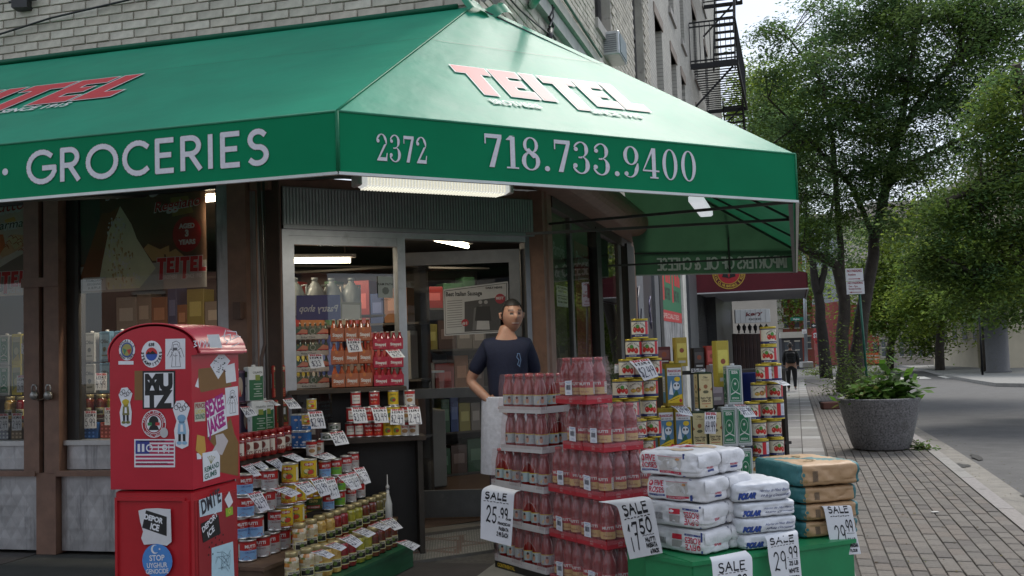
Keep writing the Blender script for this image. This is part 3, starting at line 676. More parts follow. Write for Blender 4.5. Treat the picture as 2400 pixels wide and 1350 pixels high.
# padlocks
def padlock(p, lab):
    r = thing('padlock', lab, 'padlock', p, atan2(uA.y, uA.x))
    q = MB(); q.lathe([(.0,-.022),(.03,-.02),(.034,0),(.03,.02),(0,.022)],14,(.30,.29,.27)); q.v = [(x, -z*.6, y) for x, y, z in q.v]; obj('lock_body', q, m_alu, r)
    q = MB(); q.tube([(-.018,0,.02),(-.02,0,.06),(-.012,0,.078),(.012,0,.078),(.02,0,.06),(.018,0,.02)],.0055,(.4,.4,.4),6); obj('shackle', q, m_alu, r)
padlock(A0(80,927,.10), 'round padlock on the left brown post of the shop front'); padlock(A0(113,927,.10), 'round padlock on the right brown post of the shop front')
q = MB(); q.tube([A0(82,928,.1), A0(90,938,.1), A0(100,936,.1), A0(112,926,.1)],.008,(.1,.07,.05),6); tag(obj('lock_chain', q, m_alu), 'short rusty chain hanging between the two round padlocks', 'chain')
# ------------------------------------------------------------------ cut corner with the door
CAp = Vector((-1.8336,7.111,0)); uD = Vector((sin(radians(60)), cos(radians(60)),0)); nD = Vector((uD.y, -uD.x, 0)); WD = 2.4235
def D_(u, z, off=0.0): return CAp+uD*u+ZU*z+nD*off
def dsl(mb, u0, u1, z0, z1, o0, o1, col, mi=0): mb.slab(D_(u0, z0, o0), uD*(u1-u0), nD*(o1-o0), ZU*(z1-z0), col, mi)
w = WMB(); dsl(w, -.02,.195,0,2.72,-.12,.0, BR); dsl(w, .0,.07,0,2.70,.001,.03, BR); bobj('post', w, m_brown)
w = WMB(); dsl(w, 2.335,2.47,0,2.72,-.12,.02, BR); bobj('post', w, m_brown)
w = WMB(); dsl(w, .195,2.335,2.645,2.72,-.12,-.01, BR); bobj('lintel', w, m_brown)
# pipe and steel strip left of the door
w = WMB(); p0 = A_(-1.60,0,.10)
w.tube([p0, p0+ZU*1.4, p0+ZU*1.5+uA*.03, p0+ZU*2.7+uA*.0],.014,(.09,.06,.05),8); w.tube([p0+uA*.05, p0+uA*.04+ZU*2.7],.009,(.05,.04,.035),6); bobj('conduit', w, m_brown)
bobj('steel_column', quilt(A_(-1.72,.0,.005), uA, ZU, nA, .10,2.7,.05), m_steel)
w = WMB(); asl(w, -1.72,-1.5,0,2.7,-.02,.0,(.06,.035,.025)); bobj('post', w, m_brown)
w = WMB(); w.slab(A_(-1.80,1.68,.081), uA*.06, nA*.05, ZU*.12,(.10,.055,.04)); bobj('switch_box', w, m_brown)
# roller shutter box with vertical ribs
SG = (.40,.41,.42)
w = WMB(); dsl(w, .2,2.33,2.36,2.645,-.06,.02,(.28,.285,.29))
for k in range(86): dsl(w, .205+k*.0247,.205+k*.0247+.013,2.37,2.635,.0205,.028, SG)
dsl(w, .2,2.33,2.335,2.36,-.05,.035,(.33,.34,.35)); bobj('roller_shutter_box', w, m_alu)
# white door frame and fixed light
DF = (.46,.48,.50)
w = WMB(); dsl(w, .198,.25,.0,2.335,-.10,.0, DF); dsl(w, 2.26,2.335,.0,2.335,-.10,-.01,(.2,.21,.22)); dsl(w, .25,2.26,2.29,2.335,-.10,.0, DF); dsl(w, 1.105,1.17,.03,2.29,-.09,.0, DF)
dsl(w, .25,.29,.03,2.29,-.07,-.01, DF); dsl(w, .29,1.105,2.225,2.29,-.07,-.01, DF); dsl(w, .29,1.105,.03,.72,-.07,-.02,(.12,.12,.12))
bobj('door_frame', w, m_alu)
q = WMB(); q.poly([D_(.29,.72,-.03), D_(1.105,.72,-.03), D_(1.105,2.225,-.03), D_(.29,2.225,-.03)],(1,1,1)); bobj('pane', q, m_glass)
w = WMB(); dsl(w, 1.17,2.26,-.01,.03,-.12,.06,(.2,.18,.15)); bobj('threshold', w, m_alu)
# the open door leaf
hin = D_(2.245,0,-.08); phi = radians(32); dd = (-uD*cos(phi)-nD*sin(phi)); dn = Vector((dd.y, -dd.x, 0)); dn = dn if dn.dot(nD) > 0 else -dn; WL = 1.06
leaf = thing('door_leaf', 'open grey glazed shop door with newspaper poster', 'door', hin)
def lsl(mb, a0, a1, z0, z1, o0, o1, col): mb.slab(dd*a0+ZU*z0+dn*o0, dd*(a1-a0), dn*(o1-o0), ZU*(z1-z0), col)
GD = (.12,.125,.13)
for nm, a in (('stile', (.0,.09,.04,2.24)),('stile', (WL-.09, WL, .04,2.24)),('rail', (.09, WL-.09,2.13,2.24)),('rail', (.09, WL-.09,1.02,1.10)),('rail', (.09, WL-.09,.04,.26))):
    q = MB(); lsl(q, a[0], a[1], a[2], a[3],-.02,.025, GD); obj(nm, q, m_alu, leaf)
q = MB(); q.poly([dd*.09+ZU*.26, dd*(WL-.09)+ZU*.26, dd*(WL-.09)+ZU*2.13, dd*.09+ZU*2.13],(1,1,1)); obj('pane', q, m_glass, leaf)
q = MB(); q.tube([dd*(WL-.05)+dn*.03+ZU*.85, dd*(WL-.05)+dn*.07+ZU*.88, dd*(WL-.05)+dn*.07+ZU*1.22, dd*(WL-.05)+dn*.03+ZU*1.25],.01,(.5,.5,.5)); obj('handle', q, m_alu, leaf)
# shop soffit over the entrance
w = WMB(); Pq = [CAp+ZU*2.73, Wc+nA*0+ZU*2.73, Vector((.2648,8.3235,2.73)), ]
I = [w.pt(p) for p in Pq]; w.face(I, (.12,.068,.045)); J = [w.pt(p+ZU*.04) for p in Pq]; w.face(J[::-1],(.12,.068,.045)); bobj('soffit', w, m_brown)
# mosaic entrance floor with a red star
m_tile = mat('mosaic_tile', .45, mott=(30,.15), dirt=(3,.58,(.10,.095,.09),.6))
w = MB(); P = [D_(.25,0,.85), D_(2.5,0,.85), D_(2.45,0,-.1), D_(-.0,0,-.1)]
w.slab(D_(.0,-.02,-.1), uD*2.6, nD*.95, ZU*.028,(.12,.118,.11)); floor = struct('entrance_floor', w, m_tile)
cen = D_(1.15,.0,.42); tl = MB(); R_ = .42
def star(x, y):
    r = sqrt(x*x+y*y)
    if r > R_: return False
    for s_ in (1,-1):
        d3 = [s_*(x*cos(a)+y*sin(a)) for a in (pi/2, pi/2+2*pi/3, pi/2+4*pi/3)]
        if max(-v for v in d3) < R_*.5 and max(-v for v in d3) > R_*.5-.045: return True
    return False
for i in range(-60,70):
    for j in range(-20,24):
        x, y = i*.0215+(j % 2)*.01, j*.0215; u, o = 1.15+x, .42+y
        if not (0.02 < u < 2.5 and -.08 < o < .84): continue
        c = (.15,.05,.03) if star(x, y) else cj((.30,.29,.265),.15)
        b = D_(u, .0085, o); s_ = .0095; z = random.uniform(0,.0012)
        tl.poly([b+uD*s_+ZU*z, b+nD*s_*-1+ZU*z, b-uD*s_+ZU*z, b+nD*s_+ZU*z][::-1], c)
tag(obj('mosaic', tl, m_tile, floor), kind='stuff')
# ------------------------------------------------------------------ side street glazing
def bsl(mb, t0, t1, z0, z1, a0, a1, col, mi=0): mb.slab(B_(a0, t0, z0), uB*(t1-t0), nB*(a1-a0), ZU*(z1-z0), col, mi)
T = {x: tB(x) for x in range(1260,1745,1)}
def Tx(x): return tB(x)
w = WMB()
bsl(w, 1.62, Tx(1293),0,2.72,-.1,.03, BR); bobj('post', w, m_brown)
for x0, x1, o, c in ((1338,1343,.02,(.09,.09,.09)),(1394,1404,.05,(.02,.02,.02)),(1450,1457,.02,(.05,.05,.05)),(1463,1479,.07,(.015,.015,.015))):
    w = WMB(); bsl(w, Tx(x0), Tx(x1),0.3,2.66,-.05, o, c); bobj('mullion', w, m_black)
w = WMB(); bsl(w, Tx(1293), Tx(1479),2.62,2.72,-.08,.04,(.05,.035,.03)); bsl(w, Tx(1293), Tx(1479),.0,.30,-.05,.05, BR); split_obj('window_head', w, m_brown, bld)
q = WMB(); q.poly([B_(0, Tx(1293),.3), B_(0, Tx(1479),.3), B_(0, Tx(1479),2.62), B_(0, Tx(1293),2.62)],(1,1,1)); bobj('pane', q, m_glass)
w = WMB()     # rounded shutter housing along the side street
prof = [(.0,2.72)]+[(.34-.17+.17*cos(radians(a)),2.90+.17*sin(radians(a))) for a in range(-90,91,15)]+[(.0,3.07)]
w.prism(prof, lambda a, z: B_(a+.01,1.2, z), lambda a, z: B_(a+.01,6.30, z),(.20,.115,.08)); bobj('shutter_housing', w, m_brown)
# beyond the awning: strips of shop front
def strip(x0, x1, z0, z1, col, name, m=m_brown, a0=-.05, a1=.03):
    w = WMB(); bsl(w, Tx(x0), Tx(x1), z0, z1, a0, a1, col); return bobj(name, w, m)
strip(1479,1490,0,2.72,(.16,.09,.06), 'post')
strip(1490,1510,0,2.72,(.32,.33,.36), 'shop_window', m_alu, -.04,.0)
strip(1510,1531,0,2.72,(.10,.09,.10), 'shop_window', m_alu, -.04,.0)
strip(1531,1541,0,2.72,(.25,.26,.28), 'mullion', m_alu, -.04,.04)
strip(1541,1548,0,2.72,(.015,.015,.015), 'mullion', m_black, -.04,.05)
strip(1597,1605,0,2.9,(.62,.60,.54), 'post', m_stone, -.04,.05)
strip(1605,1624,0,2.9,(.05,.055,.062), 'pillar', m_black, -.04,.10)
strip(1624,1630,0,2.9,(.6,.58,.52), 'post', m_stone, -.04,.05)
w = WMB(); bsl(w, 6.3, Tx(1632),2.72,3.5,-.05,.04,(.16,.10,.08)); bobj('sign_board', w, m_brown)
sb = bobj('poster_board', (lambda w: (bsl(w, Tx(1548), Tx(1597),.1,2.72,-.04,.012,(.30,.30,.30)), w)[1])(WMB()), mat('torn_poster', .8, mott=(6,.3), dirt=(5,.5,(.03,.03,.03),.95,(2,2,.25))))
w = WMB(); t0, t1 = Tx(1549), Tx(1596); D = Decal(w, flat(B_(.014, t0,0), uB, ZU, nB)); WW = t1-t0
D.rect(0,1.95, WW, 2.72,(.02,.17,.07),0); teitel(D, .1,2.42, WW*.85,(.55,.03,.03), None, 1, True, (.01,.02,.01)); D.rect(0,1.78, WW, 1.96,(.5,.03,.03),1)
D.text('SPECIALTIES', .1,1.83,.08,(.6,.4,.35),2, w=WW*.8); bobj('shop_sign', w, mat('print', .55, mott=(30,.05)))
w = WMB()      # graffiti on the roller window
for k in range(26):
    x = Tx(random.choice((1494,1500,1513,1522))); y = random.uniform(.5,2.0); P = [B_(.006, x+random.uniform(-.1,.3)*i*.3, y+random.uniform(-.25,.25)) for i in range(4)]
    w.tube(P, .008, random.choice(((.06,.05,.12),(.03,.03,.06),(.3,.28,.4))),4)
split_obj('graffiti', w, m_black, bld)
# ================================================================== THE AWNING
m_vinyl = mat('awning_vinyl', .46, mott=(2.2,.10), bump=[(2.2,.30,.05),(420,.12,.001)], spec=.42, coat=.06, roughvar=.06, leaf=.5, dirt=(1.3,.66,(.03,.22,.12),.35,(1,1,.4)))
m_val = mat('valance_vinyl', .65, mott=(2.2,.08), bump=[(2.4,.10,.03),(420,.12,.001)], spec=.15, leaf=.12)
m_end = mat('end_panel_vinyl', .55, mott=(3,.08), spec=.3, leaf=.6)
m_letter = mat('awning_letter', .5, mott=(60,.08))
m_frame = mat('awning_frame', .5,.4, mott=(10,.2))
m_trim = mat('awning_trim', .35,.3, mott=(10,.1))
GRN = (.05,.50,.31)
P1, P2 = Vector((-.7987,4.64,0)), Vector((1.781,6.111,0)); ZB, ZT = 2.262,2.553
uF = (P2-P1).normalized(); nF = Vector((uF.y, -uF.x, 0)); LF = (P2-P1).length
P3 = P2+uB*6.578; P0 = P1-uA*6.2
AP = Vector((-.198,6.688,3.745))+(nA*.03)                       # peak against the corner of the building
QW = Vector((1.455,12.143,0))+nB*.06
awn = thing('shop_awning', 'big green vinyl corner awning with white and red lettering', 'awning', (0,0,0))
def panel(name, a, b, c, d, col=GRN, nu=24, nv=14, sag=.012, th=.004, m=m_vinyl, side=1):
    """canvas stretched between four corners a-b (bottom) and d-c (top)"""
    a, b, c, d = map(Vector, (a, b, c, d)); n = (b-a).cross(d-a).normalized()*side
    f = lambda u, v: (a*(1-u)+b*u)*(1-v)+(d*(1-u)+c*u)*v-n*(sag*sin(pi*u)*sin(pi*v)+sag*.25*sin(u*17)*sin(pi*v)**2*(.3+v))
    q = MB(); q.grid(f, nu, nv, col); q.grid(lambda u, v: f(u, v)-n*th, nu, nv, (.15,.27,.19), flip=True); return obj(name, q, m, awn), f, n
TA = Vector(A_(-6.2,3.745,.03))
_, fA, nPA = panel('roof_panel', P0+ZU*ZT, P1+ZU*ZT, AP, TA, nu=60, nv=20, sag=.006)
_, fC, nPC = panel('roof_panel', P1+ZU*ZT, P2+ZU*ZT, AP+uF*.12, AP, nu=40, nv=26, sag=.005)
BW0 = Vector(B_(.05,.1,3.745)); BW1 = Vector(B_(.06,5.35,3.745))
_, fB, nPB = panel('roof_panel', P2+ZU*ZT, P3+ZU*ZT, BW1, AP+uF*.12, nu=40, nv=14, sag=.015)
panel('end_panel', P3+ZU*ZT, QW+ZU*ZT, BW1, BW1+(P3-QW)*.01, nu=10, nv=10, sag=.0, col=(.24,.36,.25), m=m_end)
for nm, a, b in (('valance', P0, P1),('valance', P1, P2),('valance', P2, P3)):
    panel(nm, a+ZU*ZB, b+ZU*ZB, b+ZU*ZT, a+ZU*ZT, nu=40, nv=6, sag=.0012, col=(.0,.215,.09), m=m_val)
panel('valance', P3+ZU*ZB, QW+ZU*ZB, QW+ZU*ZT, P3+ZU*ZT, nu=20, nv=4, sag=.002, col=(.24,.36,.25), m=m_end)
# bright edge trims
q = MB()
for a, b in ((P0, P1),(P1, P2),(P2, P3),(P3, QW)): q.bar(a+ZU*(ZB-.006), b+ZU*(ZB-.006),.02,.014,(.55,.58,.56))
obj('edge_trim', q, m_trim, awn)
q = MB()
for pth in ([P0+ZU*ZT, P1+ZU*ZT],[P1+ZU*ZT, P2+ZU*ZT],[P2+ZU*ZT, P3+ZU*ZT]): q.tube(pth, .006,(.10,.42,.27),6)
q.tube([P1+ZU*ZT, P1.lerp(AP, .0)+ZU*ZT]+[Vector(fC(0, k/12))+nPC*.004 for k in range(13)],.006,(.02,.30,.15),6)
q.tube([P1+ZU*ZB, P1+ZU*ZT],.010,(.02,.27,.13),6); q.tube([P2+ZU*ZB, P2+ZU*ZT],.008,(.02,.27,.13),6)
q.tube([A_(-6.2,3.75,.05), A_(-3,3.755,.055), A_(-1.2,3.745,.05), A_(-.1,3.75,.05)],.022,(.01,.17,.09),8)
obj('seam', q, m_vinyl, awn)
# stitched seam lines across the canvas
q = MB()
def along(f, n, u0, v0, u1, v1, w=.004, k=24, c=(.008,.10,.05), e=.004):
    for i in range(k):
        a = Vector(f(u0+(u1-u0)*i/k, v0+(v1-v0)*i/k))+n*e; b = Vector(f(u0+(u1-u0)*(i+1)/k, v0+(v1-v0)*(i+1)/k))+n*e
        s_ = (b-a).cross(n).normalized()*w/2; q.poly([a-s_, a+s_, b+s_, b-s_], c)
along(fC, nPC, .0,.60,1,.60); along(fA, nPA, .45,.62,1,.62)
obj('stitching', q, m_letter, awn)
# folded flashing at the peak
q = MB()
q.grid(lambda u, v: AP+uF*(-.10+.34*u)+ZU*(.02-.10*v+.03*sin(u*9))+nF*(.03+.10*v+.012*sin(u*21)),14,4,(.05,.33,.2)); q.grid(lambda u, v: AP+uF*(-.1+.34*u)+ZU*(.04+.07*v+.02*sin(u*23))+nF*(.04-.03*v),14,3,(.2,.19,.17)); obj('flashing', q, m_vinyl, awn)
# lettering
LT = (.62,.62,.66)
def canvas(O, u, n, e=.0035): return flat(O, u, ZU, n, e)
q = MB(); D = Decal(q, canvas(P1, uA, nA, .0014))                        # left front: x runs right, 0 at the corner
def onA(x, y): p = hit(x, y, P1, nA); return (p-P1).dot(uA), p.z
def onC(x, y): p = hit(x, y, P1, nF); return (p-P1).dot(uF), p.z
gx0, _z = onA(68,390); gx1, _z1 = onA(637,350); zb = onA(350,405)[1]
zlo, zhi = onA(350,404)[1], onA(350,333)[1]; hh = (zhi-zlo)*1.0
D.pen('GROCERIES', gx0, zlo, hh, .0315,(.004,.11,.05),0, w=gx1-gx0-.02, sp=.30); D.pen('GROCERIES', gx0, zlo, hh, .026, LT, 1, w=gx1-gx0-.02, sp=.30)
cx_, cz_ = onA(13,403); D.disc(cx_, cz_, .018, LT, 1)
D.pen('MEATS', gx0-1.35, zlo, hh, .026, LT, 1)
obj('lettering', q, m_letter, awn)
q = MB(); D = Decal(q, canvas(P1, uF, nF, .0014))
def didone(t, xa, xb, y, ylo, yhi):
    a, _ = onC(xa, y); b, _ = onC(xb, y); zl, zh = ylo, yhi
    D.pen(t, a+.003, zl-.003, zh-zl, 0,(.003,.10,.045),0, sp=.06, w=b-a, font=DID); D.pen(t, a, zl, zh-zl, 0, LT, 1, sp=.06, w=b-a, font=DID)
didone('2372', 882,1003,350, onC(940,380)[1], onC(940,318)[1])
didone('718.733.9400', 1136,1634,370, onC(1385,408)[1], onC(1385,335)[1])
obj('lettering', q, m_letter, awn)
def on_roof(f, n, O, u, v, e=.006): return lambda x, y, l: O+u*x+v*y+n*(e+.0008*l)
# red block name on the corner slope and on the left slope
def proofC(x, y): p = hit(x, y, P1+ZU*ZT, nPC); return p
def bil(c, x, y, u, v): return None
q = MB(); vC = (fC(.5,1)-fC(.5,0)).normalized(); vC = nPC.cross(uF).normalized(); vC = vC if vC.z > 0 else -vC
OC = P1+ZU*ZT; cc = lambda x, y: ((proofC(x, y)-OC).dot(uF),(proofC(x, y)-OC).dot(vC))
a = cc(1050,152); b = cc(1520,255); c_ = cc(1085,222); 
D = Decal(q, on_roof(fC, nPC, OC, uF, vC, .004))
ly = cc(1165,232)[1]; hC = cc(1120,160)[1]-ly; wC = b[0]-a[0]-.02
def block(D, x, y, w, h, red, out, sl, white, bo=.011):
    for ps, ll in ((bo, 0),(0,1)):
        adv = 0; k = w/4.20
        for ch in 'TEITEL':
            g = BLOCK[ch]
            for st in g[1]:
                P = []
                for aa, bb in st:
                    if ch == 'T' and bb == 0: bb = -.22 if adv else -.04
                    P.append([x+(aa+adv)*k-bb*h*sl, y+bb*h])
                mx = sum(p[0] for p in P)/4; my = sum(p[1] for p in P)/4
                for p in P: p[0] += ps if p[0] > mx-(p[1]-my)*sl else -ps; p[1] += ps if p[1] > my else -ps
                D.poly(P, (red, white)[ps > 0], ll)
            adv += g[0]+.07
RED = (.50,.035,.045)
block(D, a[0]+.01, ly+hC*.12, wC*.94, hC*.86, RED, None, 0,(.50,.56,.52),.008)
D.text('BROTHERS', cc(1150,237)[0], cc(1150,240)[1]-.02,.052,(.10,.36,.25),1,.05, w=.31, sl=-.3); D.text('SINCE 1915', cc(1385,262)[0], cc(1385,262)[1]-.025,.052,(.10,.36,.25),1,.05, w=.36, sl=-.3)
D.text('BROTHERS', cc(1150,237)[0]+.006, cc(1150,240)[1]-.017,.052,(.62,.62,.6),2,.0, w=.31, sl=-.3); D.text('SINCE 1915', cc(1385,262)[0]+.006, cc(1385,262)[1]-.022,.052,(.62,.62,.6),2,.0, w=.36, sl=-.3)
obj('shop_name', q, m_letter, awn)
q = MB(); vA = nPA.cross(uA).normalized(); vA = vA if vA.z > 0 else -vA; OA = P1+ZU*ZT
ca = lambda x, y: (lambda p: ((p-OA).dot(uA),(p-OA).dot(vA)))(hit(x, y, OA, nPA))
D = Decal(q, on_roof(fA, nPA, OA, uA, vA, .005)); r_ = ca(222,188); bl = ca(110,244)
hA = r_[1]-bl[1]; wA = 1.75
block(D, bl[0]-wA+.34, bl[1], wA, hA, RED, None, -.06,(.62,.62,.6),.012)
D.text('BROTHERS', bl[0]-.95, bl[1]-.13,.085,(.62,.62,.6),1,.03, w=.5); D.text('SINCE 1915', bl[0]-.26, bl[1]-.13,.085,(.62,.62,.6),1,.03, w=.48)
obj('shop_name', q, m_letter, awn)
# end panel text, readable from outside, seen reversed through the cloth from inside
q = MB(); uE = (QW-P3).normalized(); nE = Vector((uE.y, -uE.x, 0)); LE = (QW-P3).length
D = Decal(q, flat(P3, uE, ZU, -nE if nE.y < 0 else nE, .009)); D.pen('IMPORTERS OF OIL & CHEESE', .14, ZB+.055,.135,.024,(.75,.75,.75),0, w=LE*.80, sp=.2)
D2 = Decal(q, flat(P3, uE, ZU, nE if nE.y < 0 else -nE, .009)); D2.pen('IMPORTERS OF OIL & CHEESE', .14, ZB+.055,.135,.024,(.8,.82,.8),0, w=LE*.80, sp=.2)
obj('lettering', q, m_letter, awn)
# pipe frame under the cloth
FR = (.06,.062,.06)
def fbar(a, b, w=.022): q = MB(); q.bar(a, b, w, w, FR); obj('frame_bar', q, m_frame, awn)
zi = ZT-.03
fbar(P2+ZU*ZB-nF*.03, P2+ZU*(ZT-.01)-nF*.03); fbar(P3-nB*.03+ZU*(ZB+.01), P3-nB*.03+ZU*zi)
fbar(P2-nF*.03-nB*.02+ZU*ZB, P3-nB*.03-uB*.03+ZU*ZB, .03); fbar(P2-nB*.03+ZU*zi, P3-nB*.03+ZU*zi)
fbar(P1+ZU*(ZB+.012)-nF*.03, P2+ZU*(ZB+.012)-nF*.03); fbar(P1+ZU*(ZB+.012)-nA*.03, P0+ZU*(ZB+.012)-nA*.03)
fbar(P1+ZU*zi-nF*.05, P2+ZU*zi-nF*.05)
for k in (0.0,.26,.5,.75,.98):      # rafters of the side street slope
    a = P2.lerp(P3, k)-nB*.03+ZU*(ZT-.02); b = Vector(B_(.08,(a-Wc).dot(uB)-(1.1 if k > .9 else 0),3.70 if k < .98 else 3.70)); fbar(a, b)
for k in (.2,.72): a = P2.lerp(P3, k)-nB*.03+ZU*(ZB+.04); b = Vector(B_(.06,(a-Wc).dot(uB)-.35, ZB+.02)); fbar(a, b, .02)
fbar(P3-nE*.02*(1 if nE.y < 0 else -1)+ZU*zi, QW+ZU*zi); mid = P3.lerp(QW, .42)
fbar(mid+ZU*ZB-uB*.02, mid+ZU*3.2-uB*.04); 
for k in (.25,.55): a = P0.lerp(P1, k+.35); fbar(a+ZU*(ZB+.02)-nA*.03, A_((a-Wc).dot(uA),2.62,.05),.018)
# thin hanging arms that show under the front edge
a = P2.lerp(P3,.03)-nB*.03+ZU*(ZB+.02); fbar(a, B_(.03,1.85, ZB+.20),.02)
# strip light under the edge
la, lb = atZ(842,432,2.43), atZ(1198,447,2.43); lu = uD; LL = (lb-la).length
fx = thing('strip_light', 'lit white ribbed strip light under the front edge of the awning', 'light', la, atan2(uF.y, uF.x))
q = MB(); q.bbox(0, LL, -.07,.07,-.02,.075,.018,(.75,.76,.74)); obj('diffuser', q, mat('diffuser_glow', .3, mott=None, emit=.38, spec=.5), fx)
for k in range(46):
    q2 = MB() if k == 0 else q2; x = .03+k*(LL-.06)/46; q2.box(x, x+.009,-.074,-.068,-.012,.062,(.80,.76,.62)); q2.box(x, x+.009,-.06,.06,-.026,-.018,(.8,.78,.66))
obj('ribs', q2, mat('rib_glow', .3, mott=None, emit=.5), fx)
q = MB(); q.bbox(-.03,-.0,-.06,.06,-.015,.07,.008,(.5,.5,.48)); obj('end_cap', q, m_trim, fx)
q = MB(); q.bbox(LL, LL+.03,-.06,.06,-.015,.07,.008,(.5,.5,.48)); obj('end_cap', q, m_trim, fx)
q = MB(); q.tube([(.2,0,.07),(.2,0,.30)],.006, FR); q.tube([(LL-.2,0,.07),(LL-.2,0,.30)],.006, FR); obj('hanger', q, m_frame, fx)
ld = bpy.data.lights.new('strip_lamp', 'AREA'); ld.shape = 'RECTANGLE'; ld.size = LL; ld.size_y = .1; ld.energy = 9.0; ld.color = (1,.93,.8)
lo = bpy.data.objects.new('strip_lamp', ld); link(lo, fx); lo.location = (LL/2,0,-.03)
l2 = thing('strip_light', 'second strip light farther back inside the awning, seen end on', 'light', atZ(1622,462,2.55)+uB*.8, atan2(uB.y, uB.x))
q = MB(); q.bbox(-.5,.5,-.06,.06,0,.06,.012,(.8,.85,.9)); obj('diffuser', q, mat('diffuser_glow'), l2)
q = MB(); q.tube([(-.3,0,.05),(-.3,0,.3)],.006, FR); q.tube([(.3,0,.05),(.3,0,.3)],.006, FR); obj('hanger', q, m_frame, l2)
# ================================================================== GOODS: builders
m_print = mat('print', .55, mott=(30,.05))
m_canlab = mat('can_label', .38, mott=(40,.06), spec=.5)
m_tin = mat('tinplate', .3,.9, mott=(20,.12), roughvar=.08)
m_gold = mat('gold_lacquer', .35,.6, mott=(20,.1))
m_food = mat('jar_contents', .12, mott=(50,.25), coat=1.0, spec=.6)
m_paper = mat('paper', .75, mott=(12,.04), leaf=.15)
m_sauce = mat('tomato_bottle', .12, mott=(14,.22), coat=.8, spec=.5)
m_card = mat('cardboard', .75, mott=(20,.08), bump=[(80,.15,.001)])
m_film = mat('shrink_film', .22, mott=(20,.2), bump=[(30,.9,.012),(9,.6,.02)], alpha=.21, spec=1.0)
m_sack = mat('paper_sack', .55, mott=(10,.06), bump=[(14,.55,.012),(5,.5,.02),(45,.3,.004)])
m_plastic = mat('plastic_body', .3, mott=(20,.05))
m_greenwood = mat('green_painted_wood', .45, mott=(6,.14), bump=[(18,.2,.003)], dirt=(11,.66,(.01,.06,.03),.7,(1,1,1)))
m_wood = mat('worn_wood', .7, mott=(8,.3), bump=[(30,.3,.003)])
m_cloth = mat('cloth', .85, mott=(40,.12), bump=[(200,.2,.002),(9,.5,.02)])
m_skin = mat('skin', .5, mott=(30,.1), sss=.1)
m_hair = mat('hair', .6, mott=(90,.4), bump=[(140,.6,.003)])
WHT = (.72,.72,.70); BLK = (.012,.012,.012); RD = (.42,.012,.015); YEL = (.60,.42,.02); CRM = (.66,.55,.30)
def tomatoes(D, x0, y0, w, h, n, l, c=(.50,.02,.012), g=(.05,.16,.02)):
    for k in range(n):
        cx = x0+w*(k+.5)/n; cy = y0+h*(.5+.12*sin(k*2.4)); D.disc(cx, cy, w/n*.55, c, l, h*.42,10); D.disc(cx-w/n*.15, cy+h*.1, w/n*.12,(.75,.3,.25), l+1, h*.12,6)
        D.poly([(cx-w/n*.3, cy+h*.38),(cx, cy+h*.28),(cx+w/n*.3, cy+h*.40),(cx, cy+h*.5)], g, l+2)
